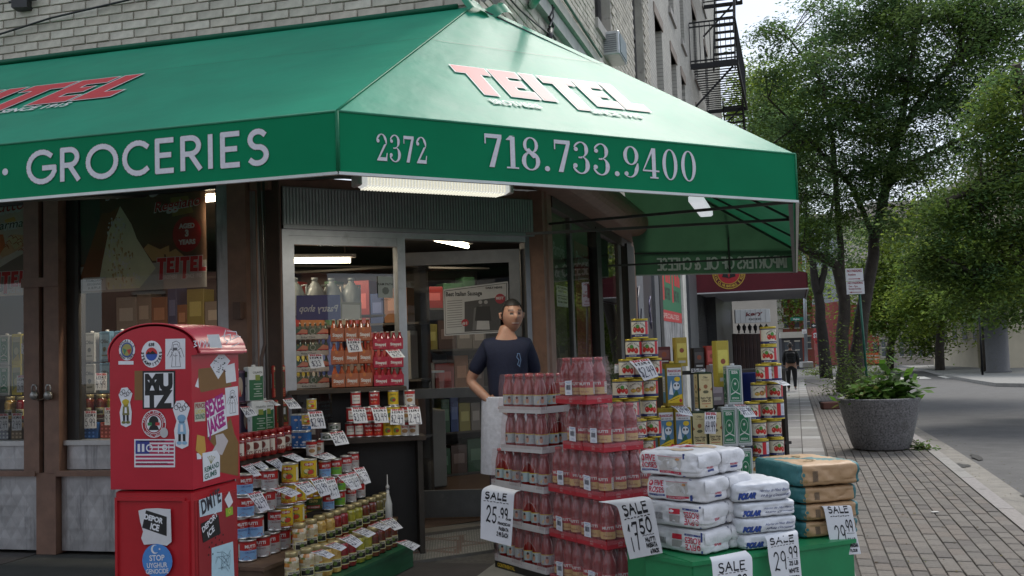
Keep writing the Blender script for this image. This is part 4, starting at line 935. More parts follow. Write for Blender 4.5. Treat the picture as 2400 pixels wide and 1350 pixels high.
def can(kind, r, h, name='food_can'):
    """lidded tin with its printed label wrapped round it; faces -Y"""
    root = bpy.data.objects.new(name, None); link(root)
    q = MB(); rim = {'tomato_big': (.55,.42,.05)}.get(kind, (.62,.61,.58)); mi = m_gold if kind == 'tomato_big' else m_tin
    q.lathe([(r*.93,0),(r*1.02,.001),(r*1.02,.006),(r*.985,.009),(r*.985, h-.009),(r*1.02, h-.006),(r*1.02, h-.001),(r*.95, h),(r*.94, h-.004),(0, h-.004)],24, rim)
    obj('tin', q, mi, root)
    q = MB(); C_ = 2*pi*r; D = Decal(q, cyl(r*.985, e=.00045, z0=.009), step=C_/24); H = h-.018; F_ = lambda x0, y0, x1, y1, c, l: D.rect(x0*C_, y0*H, x1*C_, y1*H, c, l)
    def rep(fn):     # the front twice, back to back
        for o in (-.5,0,.5): fn(o)
    if kind in ('blue_tomato', 'white_tomato', 'green_tomato'):
        low = {'blue_tomato': (.22,.42,.68), 'white_tomato': (.45,.44,.43), 'green_tomato': (.16,.42,.04)}[kind]
        F_(-.5,0,.5,.52, low, 0); F_(-.5,.52,.5,1,(.42,.02,.02),0); F_(-.5,.93,.5,1,(.25,.012,.012),1)
        for k in range(6): F_(-.5,.08+.07*k, .5,.10+.07*k, tuple(v*.75 for v in low),1)
        def fr(o):
            D.text('MUTTI', (o+.0)*C_, .66*H, .16*H, WHT, 2,.04, al='c', w=.20*C_); D.text('PARMA', (o+.0)*C_, .56*H, .045*H, WHT, 2,.0, al='c')
            D.text('CRUSHED', (o+.0)*C_, .36*H, .10*H, (.05,.08,.25) if kind != 'white_tomato' else (.2,.05,.05),2,.01, al='c', w=.20*C_)
            D.poly([((o-.16)*C_, 0),((o+.02)*C_, 0),((o-.02)*C_, .14*H),((o-.08)*C_, .22*H),((o-.14)*C_, .12*H)],(.35,.01,.01),2)
            D.poly([((o+.06)*C_, 0),((o+.2)*C_, 0),((o+.18)*C_, .16*H),((o+.12)*C_, .2*H)],(.40,.02,.02),2)
            F_(o+.21,.1, o+.27,.85,(.5,.48,.46),2)
        rep(fr)
    elif kind in ('yellow_can', 'yellow_small'):
        F_(-.5,0,.5,1, YEL, 0); F_(-.5,.0,.5,.05,(.35,.02,.02),1)
        def fr(o):
            D.disc(o*C_, .80*H, .10*C_, (.45,.02,.02),1,.11*H); D.text('CENTO', o*C_, .75*H, .10*H, WHT, 2,.04, al='c', w=.15*C_)
            D.disc(o*C_, .38*H, .11*C_, (.12,.22,.05),1,.19*H, 10); D.disc((o+.03)*C_, .36*H, .06*C_, (.5,.04,.02),2,.14*H, 8); D.disc((o-.05)*C_, .42*H, .05*C_, (.68,.6,.35),2,.12*H, 8)
            D.text('CHICK PEAS', o*C_, .08*H, .09*H, (.3,.02,.02),2,.02, al='c', w=.2*C_)
            F_(o+.18,.12, o+.24,.85,(.62,.6,.5),1); F_(o-.25,.25, o-.17,.7,(.7,.6,.2),1)
        rep(fr)
    elif kind == 'san_marzano':
        F_(-.5,0,.5,1,(.05,.10,.03),0); F_(-.5,.82,.5,1, YEL, 1); F_(-.5,0,.5,.1, YEL, 1)
        rep(lambda o: (D.text('CENTO', o*C_, .62*H, .13*H, (.7,.55,.2),2,.04, al='c', w=.18*C_), F_(o-.15,.22, o+.15,.42,(.42,.02,.02),2), D.text('SAN MARZANO', o*C_, .26*H, .1*H, WHT, 3,.03, al='c', w=.26*C_)))
    elif kind == 'tomato_big':
        F_(-.5,0,.5,1,(.66,.62,.50),0); F_(-.5,0,.5,.16,(.02,.025,.10),1); F_(-.5,.90,.5,.96,(.02,.025,.08),1); F_(-.5,.965,.5,1,(.5,.4,.05),1)
        F_(.14,.16,.22,.9,(.50,.02,.03),1); F_(.225,.16,.33,.9,(.60,.62,.68),1); F_(-.36,.16,-.28,.9,(.5,.02,.03),1)
        for k in range(7): F_(.235,.24+.08*k, .32,.255+.08*k, (.1,.1,.2),2)
        D.arctext('FRANCISCAN', 0,.36*H, .42*H, .085*H, (.05,.03,.03),150,30,2); D.arctext('FRANCISCAN', .5*C_, .36*H, .42*H, .085*H, (.05,.03,.03),150,30,2)
        tomatoes(D, -.11*C_, .22*H, .22*C_, .42*H, 3,2); D.disc(-.01*C_, .62*H, .035*C_, (.08,.25,.04),6,.12*H, 8)
        D.text('MUSHROOM', -.0,.05*H, .055*H, (.7,.7,.7),2,.02, al='c')
        tomatoes(D, .39*C_, .26*H, .2*C_, .28*H, 2,2,(.55,.35,.05)); D.disc(-.45*C_, .45*H, .05*C_, (.35,.10,.04),2,.16*H, 8); D.poly([(-.42*C_, .35*H),(-.36*C_, .5*H),(-.40*C_, .75*H)],(.5,.3,.08),3)
    elif kind == 'blue_can':
        F_(-.5,0,.5,1,(.02,.12,.35),0); rep(lambda o: (D.poly([((o-.10)*C_, .5*H),((o-.02)*C_, .75*H),((o+.08)*C_, .6*H),((o+.02)*C_, .4*H)],(.55,.4,.35),1), D.disc((o+.03)*C_, .35*H, .05*C_, (.6,.62,.7),1,.08*H, 8), D.disc((o-.07)*C_, .7*H, .04*C_, (.62,.45,.4),2,.08*H, 8), D.text('PELATI', o*C_, .12*H, .09*H, WHT, 1,.03, al='c')))
    elif kind in ('red_white_small', 'red_small', 'white_small', 'yellow_tall', 'tuna'):
        base = {'red_white_small': (.40,.02,.02), 'red_small': (.38,.015,.015), 'white_small': (.62,.6,.56), 'yellow_tall': YEL, 'tuna': (.30,.31,.30)}[kind]
        F_(-.5,0,.5,1, base, 0)
        def fr(o):
            if kind == 'red_white_small': F_(o-.12,.16, o+.14,.84,(.66,.64,.6),1); D.text('TUTTO', (o+.01)*C_, .62*H, .1*H, (.4,.02,.02),2,.03, al='c'); D.text('POMODORO', (o+.01)*C_, .36*H, .07*H, BLK, 2,.02, al='c', w=.2*C_)
            elif kind == 'red_small': D.text('MUTTI', o*C_, .72*H, .15*H, WHT, 1,.05, al='c', w=.24*C_); D.text('Baby Roma', o*C_, .42*H, .1*H, WHT, 1,.02, al='c', w=.2*C_); tomatoes(D, (o-.1)*C_, .05*H, .2*C_, .28*H, 2,1,(.6,.05,.02))
            elif kind == 'white_small': F_(o-.25,.78, o+.25,1,(.4,.02,.02),1); D.disc(o*C_, .32*H, .09*C_, (.35,.2,.08),1,.16*H, 8); D.text('BEANS', o*C_, .58*H, .12*H, (.35,.02,.02),1,.04, al='c')
            elif kind == 'yellow_tall': D.text('CENTO', o*C_, .74*H, .12*H, (.1,.1,.02),1,.04, al='c', w=.2*C_); D.disc(o*C_, .4*H, .09*C_, (.12,.2,.06),1,.2*H, 8); D.disc((o+.03)*C_, .36*H, .05*C_, (.3,.03,.02),2,.12*H, 8)
            else: D.disc(o*C_, .45*H, .12*C_, (.05,.08,.05),1,.35*H, 10); D.text('CAPE', o*C_, .4*H, .22*H, WHT, 2,.03, al='c')
        rep(fr)
    obj('label', q, m_canlab, root); return root
def jar(kind, r=.042, h=.175, name='glass_jar'):
    pal = {'pickle': [(.50,.42,.26),(.58,.52,.36),(.55,.24,.06),(.42,.36,.2),(.20,.24,.06),(.62,.56,.42)], 'bean': [(.50,.30,.06),(.58,.38,.10),(.42,.24,.05)],
           'red': [(.20,.008,.012),(.26,.01,.014)], 'green': [(.26,.25,.02),(.34,.32,.03),(.2,.2,.02)], 'dark': [(.13,.02,.015),(.10,.03,.01),(.18,.05,.02)], 'olive': [(.10,.09,.02),(.14,.11,.03)],
           'sauce': [(.22,.012,.01),(.18,.01,.01)]}[kind]
    root = bpy.data.objects.new(name, None); link(root); q = MB(); n = 20; rows = 14; hb = h-.030
    cells = {}
    def cf(u, v):
        k = (int(u*9+(int(v*9) % 2)*.5), int(v*9)); 
        if k not in cells: cells[k] = random.choice(pal)
        return cells[k]
    def f(u, v):
        z = v*hb; rr = r*(1 if v < .86 else 1-.25*((v-.86)/.14)**2); rr *= (.90+.1*min(1, v*8)); rr += (random.uniform(-.0018,.0018) if kind in ('pickle', 'bean') else 0)
        a = 2*pi*u; return (rr*cos(a), rr*sin(a), z+.004)
    q.grid(f, n, rows, cf); q.lathe([(0,.003),(r*.92,.003)], n, pal[0], cap=False); obj('jar_body', q, m_food, root)
    q = MB(); lc = (.50,.42,.22) if kind != 'sauce' else (.25,.01,.01)
    q.lathe([(r*.80, hb+.002),(r*.86, hb+.004),(r*.86, h-.004),(r*.82, h),(0, h)], n, lc); obj('lid', q, m_gold if kind != 'sauce' else m_plastic, root)
    q = MB(); C_ = 2*pi*r; D = Decal(q, cyl(r*1.0, e=.0006), step=C_/24)
    if kind == 'sauce':
        D.rect(-.2*C_, .025,.2*C_, hb*.80,(.62,.58,.5),0); D.disc(0, hb*.58,.022,(.16,.03,.02),1); D.text("RAO'S", 0, hb*.22,.022,(.15,.03,.02),1,.03, al='c', w=.3*C_); D.rect(-.2*C_, .025,.2*C_, .033,(.3,.03,.02),1)
    else:
        D.rect(-.17*C_, .028,.17*C_, .028+.052,(.70,.62,.20),0); D.rect(-.155*C_, .031,.155*C_, .077,(.58,.56,.44),1)
        D.rect(-.14*C_, .034,.14*C_, .060,(.02,.02,.015),2); D.disc(0,.055,.012,(.10,.16,.03),3); D.text('VICTORIA', 0,.0635,.009, BLK, 2,.03, al='c', w=.24*C_); D.poly([(-.1*C_, .046),(-.02*C_, .058),(.04*C_, .05)],(.12,.12,.10),3)
    obj('label', q, m_canlab, root); return root
def square_tin(kind, w=.115, d=.09, h=.25, name='oil_tin'):
    root = bpy.data.objects.new(name, None); link(root)
    body = {'gold': (.30,.23,.03), 'cream': (.012,.03,.014), 'silver': (.45,.48,.48), 'green': (.60,.62,.62), 'redbox': (.34,.03,.02), 'purple': (.10,.05,.09), 'yellow': (.50,.42,.03), 'bluebox': (.10,.22,.34), 'beige': (.36,.34,.2), 'greybox': (.3,.32,.33)}[kind]
    q = MB(); q.bbox(-w/2, w/2,0, d, .0, h, .006, body); q.lathe([(.014,0),(.014,.012),(.0,.014)],12,(.5,.4,.1) if kind == 'gold' else (.6,.6,.6),(0, d/2, h)); obj('tin', q, m_gold if kind in ('gold',) else m_canlab, root)
    q = MB(); D = Decal(q, flat((0,0,0),(1,0,0), ZU, (0,-1,0),.0006)); S = Decal(q, flat((-w/2, d/2,0),(0,-1,0), ZU, (-1,0,0),.0006)); W = w
    R2 = Decal(q, flat((w/2, d/2,0),(0,1,0), ZU, (1,0,0),.0006)); Ds = d
    if kind == 'gold':
        D.rect(-.42*W, .10*h, .42*W, .90*h, (.07,.18,.30),0); D.rect(-.42*W, .72*h, .42*W, .90*h, (.58,.60,.62),1); D.text('FRANCISCAN', 0,.80*h, .055*h, (.3,.02,.05),2,.04, al='c', w=.78*W); D.text('100% OLIVE OIL', 0,.74*h, .03*h, BLK, 2,.02, al='c', w=.6*W)
        D.disc(.16*W, .64*h, .18*W, YEL, 2,.055*h); D.disc(.1*W, .48*h, .20*W, (.60,.64,.68),2,.09*h, 12); D.disc(.02*W, .50*h, .05*W, BLK, 3,.03*h); D.disc(.2*W, .50*h, .05*W, BLK, 3,.03*h); D.poly([(-.36*W, .30*h),(-.2*W, .62*h),(-.1*W, .28*h)],(.66,.68,.7),2); D.poly([(-.2*W, .2*h),(.1*W, .42*h),(.28*W, .22*h)],(.02,.1,.06),2)
        D.poly([(-.42*W, .10*h),(.42*W, .10*h),(.42*W, .30*h),(.1*W, .26*h),(-.42*W, .16*h)], YEL, 4); D.disc(.32*W, .15*h, .09*W, (.4,.02,.02),5,.04*h); D.stroke([(-.3*W, .15*h),(0,.19*h),(.2*W, .22*h)],.01*h, BLK, 5)
        S.rect(-.3*Ds, .1*h, .3*Ds, .88*h, (.08,.2,.3),0); S.rect(-.24*Ds, .35*h, .24*Ds, .7*h, (.55,.56,.55),1); R2.rect(-.3*Ds, .1*h, .3*Ds, .88*h, (.08,.2,.3),0)
        for k in range(8): S.rect(-.2*Ds, (.38+.035*k)*h, .2*Ds, (.388+.035*k)*h, BLK, 2)
    elif kind in ('cream',):
        for T_, ww in ((D, W),(S, Ds),(R2, Ds)):
            T_.rect(-.42*ww, .05*h, .42*ww, .95*h, (.56,.48,.26),0); T_.text('Olio', 0,.84*h, .05*h, BLK, 1,.02, al='c'); T_.text('Oro Lungo', 0,.78*h, .04*h, (.25,.12,.05),1,.0, al='c', w=.5*ww)
            T_.disc(0,.62*h, .14*ww, (.30,.12,.05),1,.06*h, 7); T_.disc(0,.48*h, .2*ww, (.10,.10,.05),1,.045*h, 6); T_.text('Extra Virgin', 0,.30*h, .05*h, BLK, 1,.03, al='c', w=.7*ww); T_.text('Olive Oil', 0,.22*h, .06*h, (.05,.02,.01),1,.03, al='c', w=.6*ww)
            T_.rect(-.3*ww, .16*h, .3*ww, .175*h, (.4,.05,.03),1); T_.disc(0,.10*h, .07*ww, (.5,.2,.04),1,.02*h, 8); T_.poly([(-.42*ww, .50*h),(-.3*ww, .54*h),(-.42*ww, .6*h)],(.3,.1,.04),1); T_.poly([(.42*ww, .50*h),(.3*ww, .54*h),(.42*ww, .6*h)],(.3,.1,.04),1)
    elif kind == 'silver':
        for T_, ww in ((D, W),(S, Ds)):
            T_.rect(-.38*ww, .10*h, .38*ww, .92*h, (.02,.17,.08),0); T_.rect(-.34*ww, .12*h, .34*ww, .90*h, (.50,.56,.52),1); T_.rect(-.31*ww, .135*h, .31*ww, .885*h, (.015,.17,.08),2)
            T_.text('EDDA', 0,.80*h, .07*h, WHT, 3,.04, al='c', w=.4*ww); T_.disc(0,.52*h, .24*ww, (.45,.55,.48),3,.17*h); T_.disc(0,.52*h, .21*ww, (.015,.15,.07),4,.15*h)
            T_.poly([(.10*ww*(1 if k % 2 == 0 else .42)*cos(pi/2+k*pi/5),.55*h+.05*h*(1 if k % 2 == 0 else .42)*sin(pi/2+k*pi/5)) for k in range(10)],(.62,.66,.6),5)
            T_.poly([(-.3*ww, .30*h),(0,.36*h),(.3*ww, .30*h),(.3*ww, .27*h),(0,.33*h),(-.3*ww, .27*h)],(.6,.64,.6),4); T_.text('EDDA', 0,.17*h, .045*h, WHT, 3,.02, al='c')
            for k in range(9):
                for yy in (.03,.95): T_.rect((-.46+.1*k)*ww, yy*h, (-.40+.1*k)*ww, (yy+.025)*h, (.25,.28,.28),1)
    elif kind == 'green':
        D.rect(-.5*W+.006,.006,.5*W-.006,.62*h, (.015,.11,.04),0); D.poly([(-.5*W+.006,.62*h),(-.15*W, .56*h),(.2*W, .70*h),(.5*W-.006,.74*h),(.5*W-.006,.62*h)],(.015,.11,.04),1); D.text('COLAVITA', .1*W, .80*h, .06*h, (.1,.12,.1),1,.02, al='c', w=.62*W)
        D.rect(-.05*W, .60*h, .25*W, .76*h, (.20,.25,.04),2)
        for k, ww_ in enumerate((.5,.3,.55,.2,.5,.56)): D.rect(.1*W-ww_*W/2,(.48-.07*k)*h, .1*W+ww_*W/2,(.505-.07*k)*h, (.35,.42,.36),2)
        S.rect(-.3*Ds, .70*h, .3*Ds, .86*h, (.05,.08,.03),0); S.disc(0,.45*h, .15*Ds, (.25,.27,.27),0,.03*h)
    elif kind == 'redbox':
        D.rect(-.42*W, .30*h, .42*W, .80*h, (.06,.05,.02),0); D.rect(-.40*W, .86*h, .42*W, .95*h, (.48,.38,.22),1); D.text('Partanna', 0,.88*h, .06*h, (.3,.02,.02),2,.02, al='c', w=.6*W)
        for k in range(26): D.disc(random.uniform(-.38,.38)*W, random.uniform(.34,.55)*h, .035*W, random.choice(((.22,.20,.03),(.12,.12,.02),(.32,.2,.04))),1, None, 6)
        D.rect(0,.55*h, .25*W, .75*h, (.45,.47,.48),2); S.rect(-.36*Ds, .30*h, .3*Ds, .74*h, (.45,.46,.47),0); S.disc(-.05*Ds, .85*h, .22*Ds, (.55,.45,.35),0,.06*h)
        for k in range(4): D.rect(-.4*W, (.06+.055*k)*h, .4*W, (.075+.055*k)*h, (.45,.25,.1),1)
    elif kind == 'purple':
        D.rect(-.4*W, .06*h, .4*W, .92*h, (.03,.02,.05),0); D.disc(0,.5*h, .22*W, (.35,.28,.22),1,.3*h); D.poly([(-.1*W, .2*h),(.1*W, .2*h),(0,.45*h)],(.4,.05,.03),2)
    elif kind == 'yellow':
        D.rect(-.36*W, .14*h, .36*W, .90*h, (.12,.16,.06),0); D.rect(-.36*W, .74*h, .36*W, .90*h, (.30,.30,.16),1); D.disc(0,.45*h, .22*W, (.35,.36,.18),1,.12*h); D.poly([(-.36*W, .14*h),(.36*W, .14*h),(.2*W, .36*h)],(.4,.32,.02),2)
    else:
        D.rect(-.38*W, .08*h, .38*W, .90*h, tuple(min(1, v*1.15+.06) for v in body),0); D.text('Olio', 0,.62*h, .12*h, (.05,.07,.08),1,.02, al='c'); D.disc(0,.42*h, .16*W, (.08,.1,.09),1,.08*h, 8); D.rect(-.25*W, .2*h, .25*W, .24*h, (.1,.12,.1),1)
    obj('label', q, m_canlab, root); return root
def place(proto, used, p, rz, label, cat, group=None):
    if used.get(proto.name) is None:
        used[proto.name] = True; o = proto; o.location = p; o.rotation_euler = (0,0, rz)
    else: o = dup(proto, p, rz)
    tag(o, label, cat, group); return o
USED = {}
def face_cam(p, jit=.3): return atan2(-p.y+0,-p.x)+pi/2+random.uniform(-jit, jit)   # local -Y towards the camera
# ------------------------------------------------------------------ paper signs
def sheet(name, label, rows, n=8, group=None, cat='price sign'):
    """paper strip through rows of (left pixel, right pixel, depth); returns map(x, y) on it, x 0..1 across, y 0 bottom..1 top"""
    L_ = [atY(*r[0], r[2]) for r in rows]; R_ = [atY(*r[1], r[3] if len(r) > 3 else r[2]) for r in rows]
    seg = [0]
    for i in range(1, len(rows)): seg.append(seg[-1]+((L_[i]-L_[i-1]).length+(R_[i]-R_[i-1]).length)/2)
    tot = seg[-1]
    def cat_(P, t):
        t = max(0, min(tot, t)); i = 0
        while i < len(seg)-2 and t > seg[i+1]: i += 1
        u = (t-seg[i])/(seg[i+1]-seg[i]); p0 = P[max(i-1,0)]; p1 = P[i]; p2 = P[i+1]; p3 = P[min(i+2, len(P)-1)]
        k = .35; m1 = (p2-p0)*k; m2 = (p3-p1)*k
        return p1*(2*u**3-3*u*u+1)+m1*(u**3-2*u*u+u)+p2*(3*u*u-2*u**3)+m2*(u**3-u*u)
    org = (L_[0]+R_[0])/2
    def P(x, y, l=0):
        a, b = cat_(L_, (1-y)*tot), cat_(R_, (1-y)*tot); p = a.lerp(b, x); e = .004
        a2, b2 = cat_(L_, (1-y)*tot+e), cat_(R_, (1-y)*tot+e); a3, b3 = cat_(L_, (1-y)*tot-e), cat_(R_, (1-y)*tot-e)
        d = a2.lerp(b2, x)-a3.lerp(b3, x); nn = d.cross(b-a).normalized()
        if nn.dot(CAM-p) < 0: nn = -nn
        return p+nn*(.0007*l+.0015*sin(x*pi)*sin(y*4))-org
    q = MB(); I = q.grid(lambda u, v: P(u, 1-v),4, n*2,(.74,.75,.78)); q.grid(lambda u, v: P(u, 1-v, -1),4, n*2,(.74,.75,.78), flip=True)
    return q, P, org, tot
def price(rows, txt, label, small='', bold=False):
    q, P, org, tot = sheet('price_sign', label, rows); D = Decal(q, lambda x, y, l: P(x, y, l+1), step=.25)
    w = (atY(*rows[-1][1], rows[-1][2])-atY(*rows[-1][0], rows[-1][2])).length; as_ = w/tot
    def rt(x0, y0, x1, y1, c, l):
        for k in range(3): D.rect(x0, y0+(y1-y0)*k/3, x1, y0+(y1-y0)*(k+1)/3, c, l)
    k = .80/3.0; adv = 0; hh = .15
    for ch in 'TEITEL':
        for st in BLOCK[ch][1]: D.poly([(.07+(a+adv)*.86/3.75,.83+(b if not (ch == 'T' and b == 0) else -.15)*.13) for a, b in st],(.45,.015,.03),1)
        adv += BLOCK[ch][0]+(-.1 if ch == 'T' else .02)
    rt(.10,.66,.90,.78,(.02,.02,.03),1)
    for i, ch in enumerate('SALE'): D.pen(ch, .17+i*.185,.675,.09,.035,(.74,.75,.78),2, w=.11)
    D.pen(txt, .5,.16,.40,.035,(.015,.018,.06),2, sp=.12, w=min(.86,.2*len(txt)+.02), al='c', jit=.04)
    if small: D.pen(small, .6,.04,.08,.02,(.015,.018,.06),2, w=.3)
    o = obj('price_sign', q, m_paper, None, org); return tag(o, label, 'price sign', 'handwritten shop price signs')
c5 = lambda x, y: (540+x/2.7,850+y/2.7)
def psign(tl, tr, br, bl, Yt, Yb, txt, label, small='', drop=.25):
    """four corners in the enlarged view of the left display"""
    m = lambda a, b, t: (a[0]*(1-t)+b[0]*t, a[1]*(1-t)+b[1]*t)
    a, b, c, d = c5(*tl), c5(*tr), c5(*br), c5(*bl); Ym = Yt*(1-.62)+Yb*.62
    sag = abs(d[1]-a[1])*.06
    ml, mr = m(a, d, .5), m(b, c, .5)
    return price([(a, b, Yt),((ml[0], ml[1]-sag),(mr[0], mr[1]-sag), Ym),(d, c, Yb)], txt, label, small)
# ================================================================== LEFT DISPLAY: cans, jars, oil tins on stepped benches
def bench(name, label, P, u, v, L_, W_, z0, z1, col, m, cat='bench', planks=3):
    """box of boards: P front corner on the ground, u along, v back"""
    r = thing(name, label, cat, P); a = atan2(u.y, u.x); t = .018; n = max(1, planks)
    u = Vector(u); v = Vector(v)
    hb = (z1-z0-.02)/n
    for k in range(n):
        q = MB(); q.slab(Vector((0,0, z0+k*hb+.002)), u*L_, v*t, ZU*(hb-.004), cj(col, .06)); obj('board', q, m, r)
        q = MB(); q.slab(u*(L_-t)+v*t+ZU*(z0+k*hb+.002), u*t, v*(W_-t), ZU*(hb-.004), cj(col, .06)); obj('board', q, m, r)
    q = MB(); q.slab(v*t+ZU*z0, u*t, v*(W_-t), ZU*(z1-z0-.02), col); obj('board', q, m, r)
    nb = max(1, int(W_/.14))
    for k in range(nb): q = MB(); q.slab(u*-.012+v*(-.012+k*(W_+.012)/nb)+ZU*(z1-.02), u*(L_+.024), v*((W_+.012)/nb-.003), ZU*.02, cj(col, .08)); obj('top_board', q, m, r)
    return r
gd = (.014,.10,.045)
uDis = dr(19.5); vDis = dr(19.5-90)           # rows run away from the camera; steps climb to the left
c0 = atZ(799,1350,.15)-uDis*.35; c0.z = 0
bench('green_bench', 'low dark green wooden bench carrying the front row of pickle jars', c0, uDis, vDis, 1.30,.26,0,.15, gd, m_greenwood, planks=1)
c1_ = c0+vDis*.28+uDis*.0; c1_.z = 0
bench('green_bench', 'brown topped bench under the stacked tomato cans and upper row of jars', c1_, uDis, vDis, 1.62,.62,0,.262,(.10,.06,.035), m_wood, planks=1)
b2 = atZ(*c5(70,612),.775); b2.z = 0
sh = thing('display_shelf', 'dark stepped shelf holding the sauce jars, blue cans and oil tins', 'shelf', b2)
q = MB(); q.slab(-uDis*.25-vDis*.03+ZU*.745, uDis*1.15, vDis*.36, ZU*.025,(.05,.03,.02)); obj('shelf_board', q, m_wood, sh)
q = MB(); q.slab(-uDis*.25+vDis*.12+ZU*.855, uDis*1.0, vDis*.30, ZU*.015,(.05,.03,.02)); obj('shelf_board', q, m_wood, sh)
for k in range(4): q = MB(); q.slab(uDis*(-.22+k*.33)+vDis*.0, uDis*.03, vDis*.28, ZU*.745,(.04,.028,.02)); obj('leg', q, m_wood, sh)
q = MB(); q.slab(-uDis*.25+vDis*.3, uDis*1.15, vDis*.02, ZU*.74,(.03,.022,.018)); obj('back_board', q, m_wood, sh)
CAN_B = can('blue_tomato', .0495,.119); CAN_W = can('white_tomato', .0495,.119); CAN_Y = can('yellow_can', .0495,.123); CAN_SM = can('san_marzano', .0495,.119)
CAN_bs = can('blue_tomato', .0375,.105); CAN_gs = can('green_tomato', .0375,.105); CAN_ws = can('white_tomato', .0375,.105)
kd = {'B': (CAN_B, 'red and light blue tomato can'), 'W': (CAN_W, 'red and white tomato can'), 'Y': (CAN_Y, 'yellow chick pea can'), 'S': (CAN_SM, 'green and yellow peeled tomato can'), 'b': (CAN_bs, 'small red and light blue tomato can'), 'g': (CAN_gs, 'small red and green tomato can'), 'w': (CAN_ws, 'small red and white tomato can')}
rowsL = [  # (kind, x, base y in the enlarged view, shelf height, words)
 ('B', 110,1250,.265, 'at the near end of the bottom layer'),('W', 200,1222,.265, 'second from the near end of the bottom layer'),('W', 262,1200,.265, 'third from the near end of the bottom layer'),('W', 328,1174,.265, 'at the far end of the bottom layer'),
 ('B', 62,1112,.385, 'partly behind the red box in the second layer'),('B', 157,1102,.385, 'in the middle of the second layer'),('W', 292,1056,.385, 'at the right end of the second layer'),
 ('B', 95,975,.505, 'behind the tilted 3.49 sign in the third layer'),('W', 178,948,.505, 'just right of the tilted sign, third layer'),('W', 238,930,.505, 'second from the right in the third layer'),('W', 315,908,.505, 'at the right end of the third layer'),
 ('B', 88,835,.625, 'topmost beside the red box'),('W', 250,800,.625, 'alone on top beside the yellow cans'),('w', 165,790,.625, 'low between the two top tomato cans'),
 ('Y', 378,765,.647, 'topmost left'),('Y', 497,735,.647, 'topmost right'),('Y', 370,893,.520, 'under the wide sign on the left'),('Y', 430,880,.520, 'second in the row under the signs'),('Y', 474,862,.520, 'third in the row under the signs'),('Y', 528,843,.520, 'right end of the row under the signs'),
 ('Y', 418,1016,.396, 'big one above the near pickle jars'),('S', 530,948,.396, 'behind the upper jars'),('Y', 385,1146,.270, 'lowest, squeezed beside the pickle jar'),
 ('Y', 478,1010,.270, 'hidden low behind the pickle jars on the left'),('Y', 560,985,.270, 'hidden low behind the pickle jars on the right'),('Y', 345,1040,.396, 'half hidden behind the end of the second layer'),
 ('b', 598,725,.645, 'top of the left small stack'),('g', 668,712,.645, 'top of the second small stack'),('w', 733,690,.645, 'top of the third small stack'),('w', 779,666,.645, 'top of the far small stack'),
 ('b', 640,830,.540, 'middle of the left small stack behind the sign'),('g', 695,812,.540, 'middle of the second small stack'),('w', 745,790,.540, 'middle of the third small stack'),('w', 800,765,.540, 'middle of the far small stack'),
 ('b', 620,930,.435, 'bottom of the left small stack'),('g', 692,905,.435, 'bottom of the second small stack'),('w', 762,880,.435, 'bottom of the third small stack'),('w', 820,852,.435, 'bottom of the far small stack')]
for k, x, y, z, wd in rowsL:
    p = atZ(*c5(x, y), z); pr, nm = kd[k]
    place(pr, USED, p, face_cam(p, .35), '%s, %s' % (nm, wd), 'can', 'stacked food cans on the left display')
# crates that carry the second block of cans
for (x, y, w_, lb) in ((640,940,.5, 'dark wooden crate hidden under the small tomato cans'),):
    p = atZ(*c5(x, y),.435); p.z = .264
    cr = thing('wooden_crate', lb, 'crate', p-uDis*.06+vDis*.0)
    q = MB(); q.slab((0,0,0), uDis*.50, vDis*.14, ZU*.168,(.04,.03,.02)); obj('box', q, m_wood, cr)
    q = MB(); q.slab(-vDis*.004+ZU*.05, uDis*.50,-vDis*.006, ZU*.06,(.06,.045,.03)); obj('slat', q, m_wood, cr)
J = {k: jar(k, .041,.178) for k in ('pickle', 'bean', 'red', 'green', 'dark', 'olive')}
JN = {'pickle': 'jar of mixed pickled vegetables', 'bean': 'jar of yellow beans', 'red': 'jar of deep red peppers', 'green': 'jar of green peppers', 'dark': 'jar of dark red preserves', 'olive': 'jar of brown olives'}
up = [('pickle', 440,1212),('pickle', 512,1182),('bean', 566,1156),('bean', 622,1138),('red', 668,1118),('red', 708,1101),('green', 756,1078),('green', 800,1060),('dark', 845,1041),('dark', 890,1022),('olive', 933,1003),('olive', 974,985)]
lo = [('pickle', 390,1402),('pickle', 487,1375),('pickle', 548,1352),('bean', 602,1345),('bean', 660,1322),('red', 708,1302),('red', 757,1283),('green', 812,1262),('green', 858,1242),('dark', 905,1222),('dark', 945,1202),('dark', 985,1182),('dark', 1022,1166)]
for row, z, wd in ((up, .265, 'upper'),(lo, .152, 'front')):
    for i, (k, x, y) in enumerate(row):
        p = atZ(*c5(x, y), z); p = p+vDis*(.0 if wd == 'front' else .0)
        place(J[k], USED, p, face_cam(p, .25)+.25, '%s, %s in the %s jar row' % (JN[k], ORD[i], wd), 'jar', 'glass jars in two rows on the left display')
JS = jar('sauce', .043,.165)
for i, (x, y) in enumerate(((62,622),(105,611),(158,602),(212,592),(258,582),(308,572),(362,556))):
    p = atZ(*c5(x, y),.772); place(JS, USED, p, face_cam(p, .1 if i in (1,2,5,6) else 1.2), 'pasta sauce jar with cream label, %s from the left of its shelf row' % ORD[i], 'jar', 'pasta sauce jars above the tomato cans')
CB = can('blue_can', .05,.115); YS = can('yellow_small', .034,.082); TU = can('tuna', .043,.05); SB = can('white_small', .0365,.105)
for i, (x, y, z) in enumerate(((430,432,.900),(430,540,.786),(478,603,.676),(470,432,.900),(468,540,.786))):
    p = atZ(*c5(x, y), z); place(CB, USED, p, face_cam(p, .2), 'dark blue tomato can, %s' % ('top left of its stack', 'bottom left of its stack', 'lowest one in front', 'top right beside the yellow can', 'bottom right behind the sign')[i], 'can', 'dark blue tomato cans')
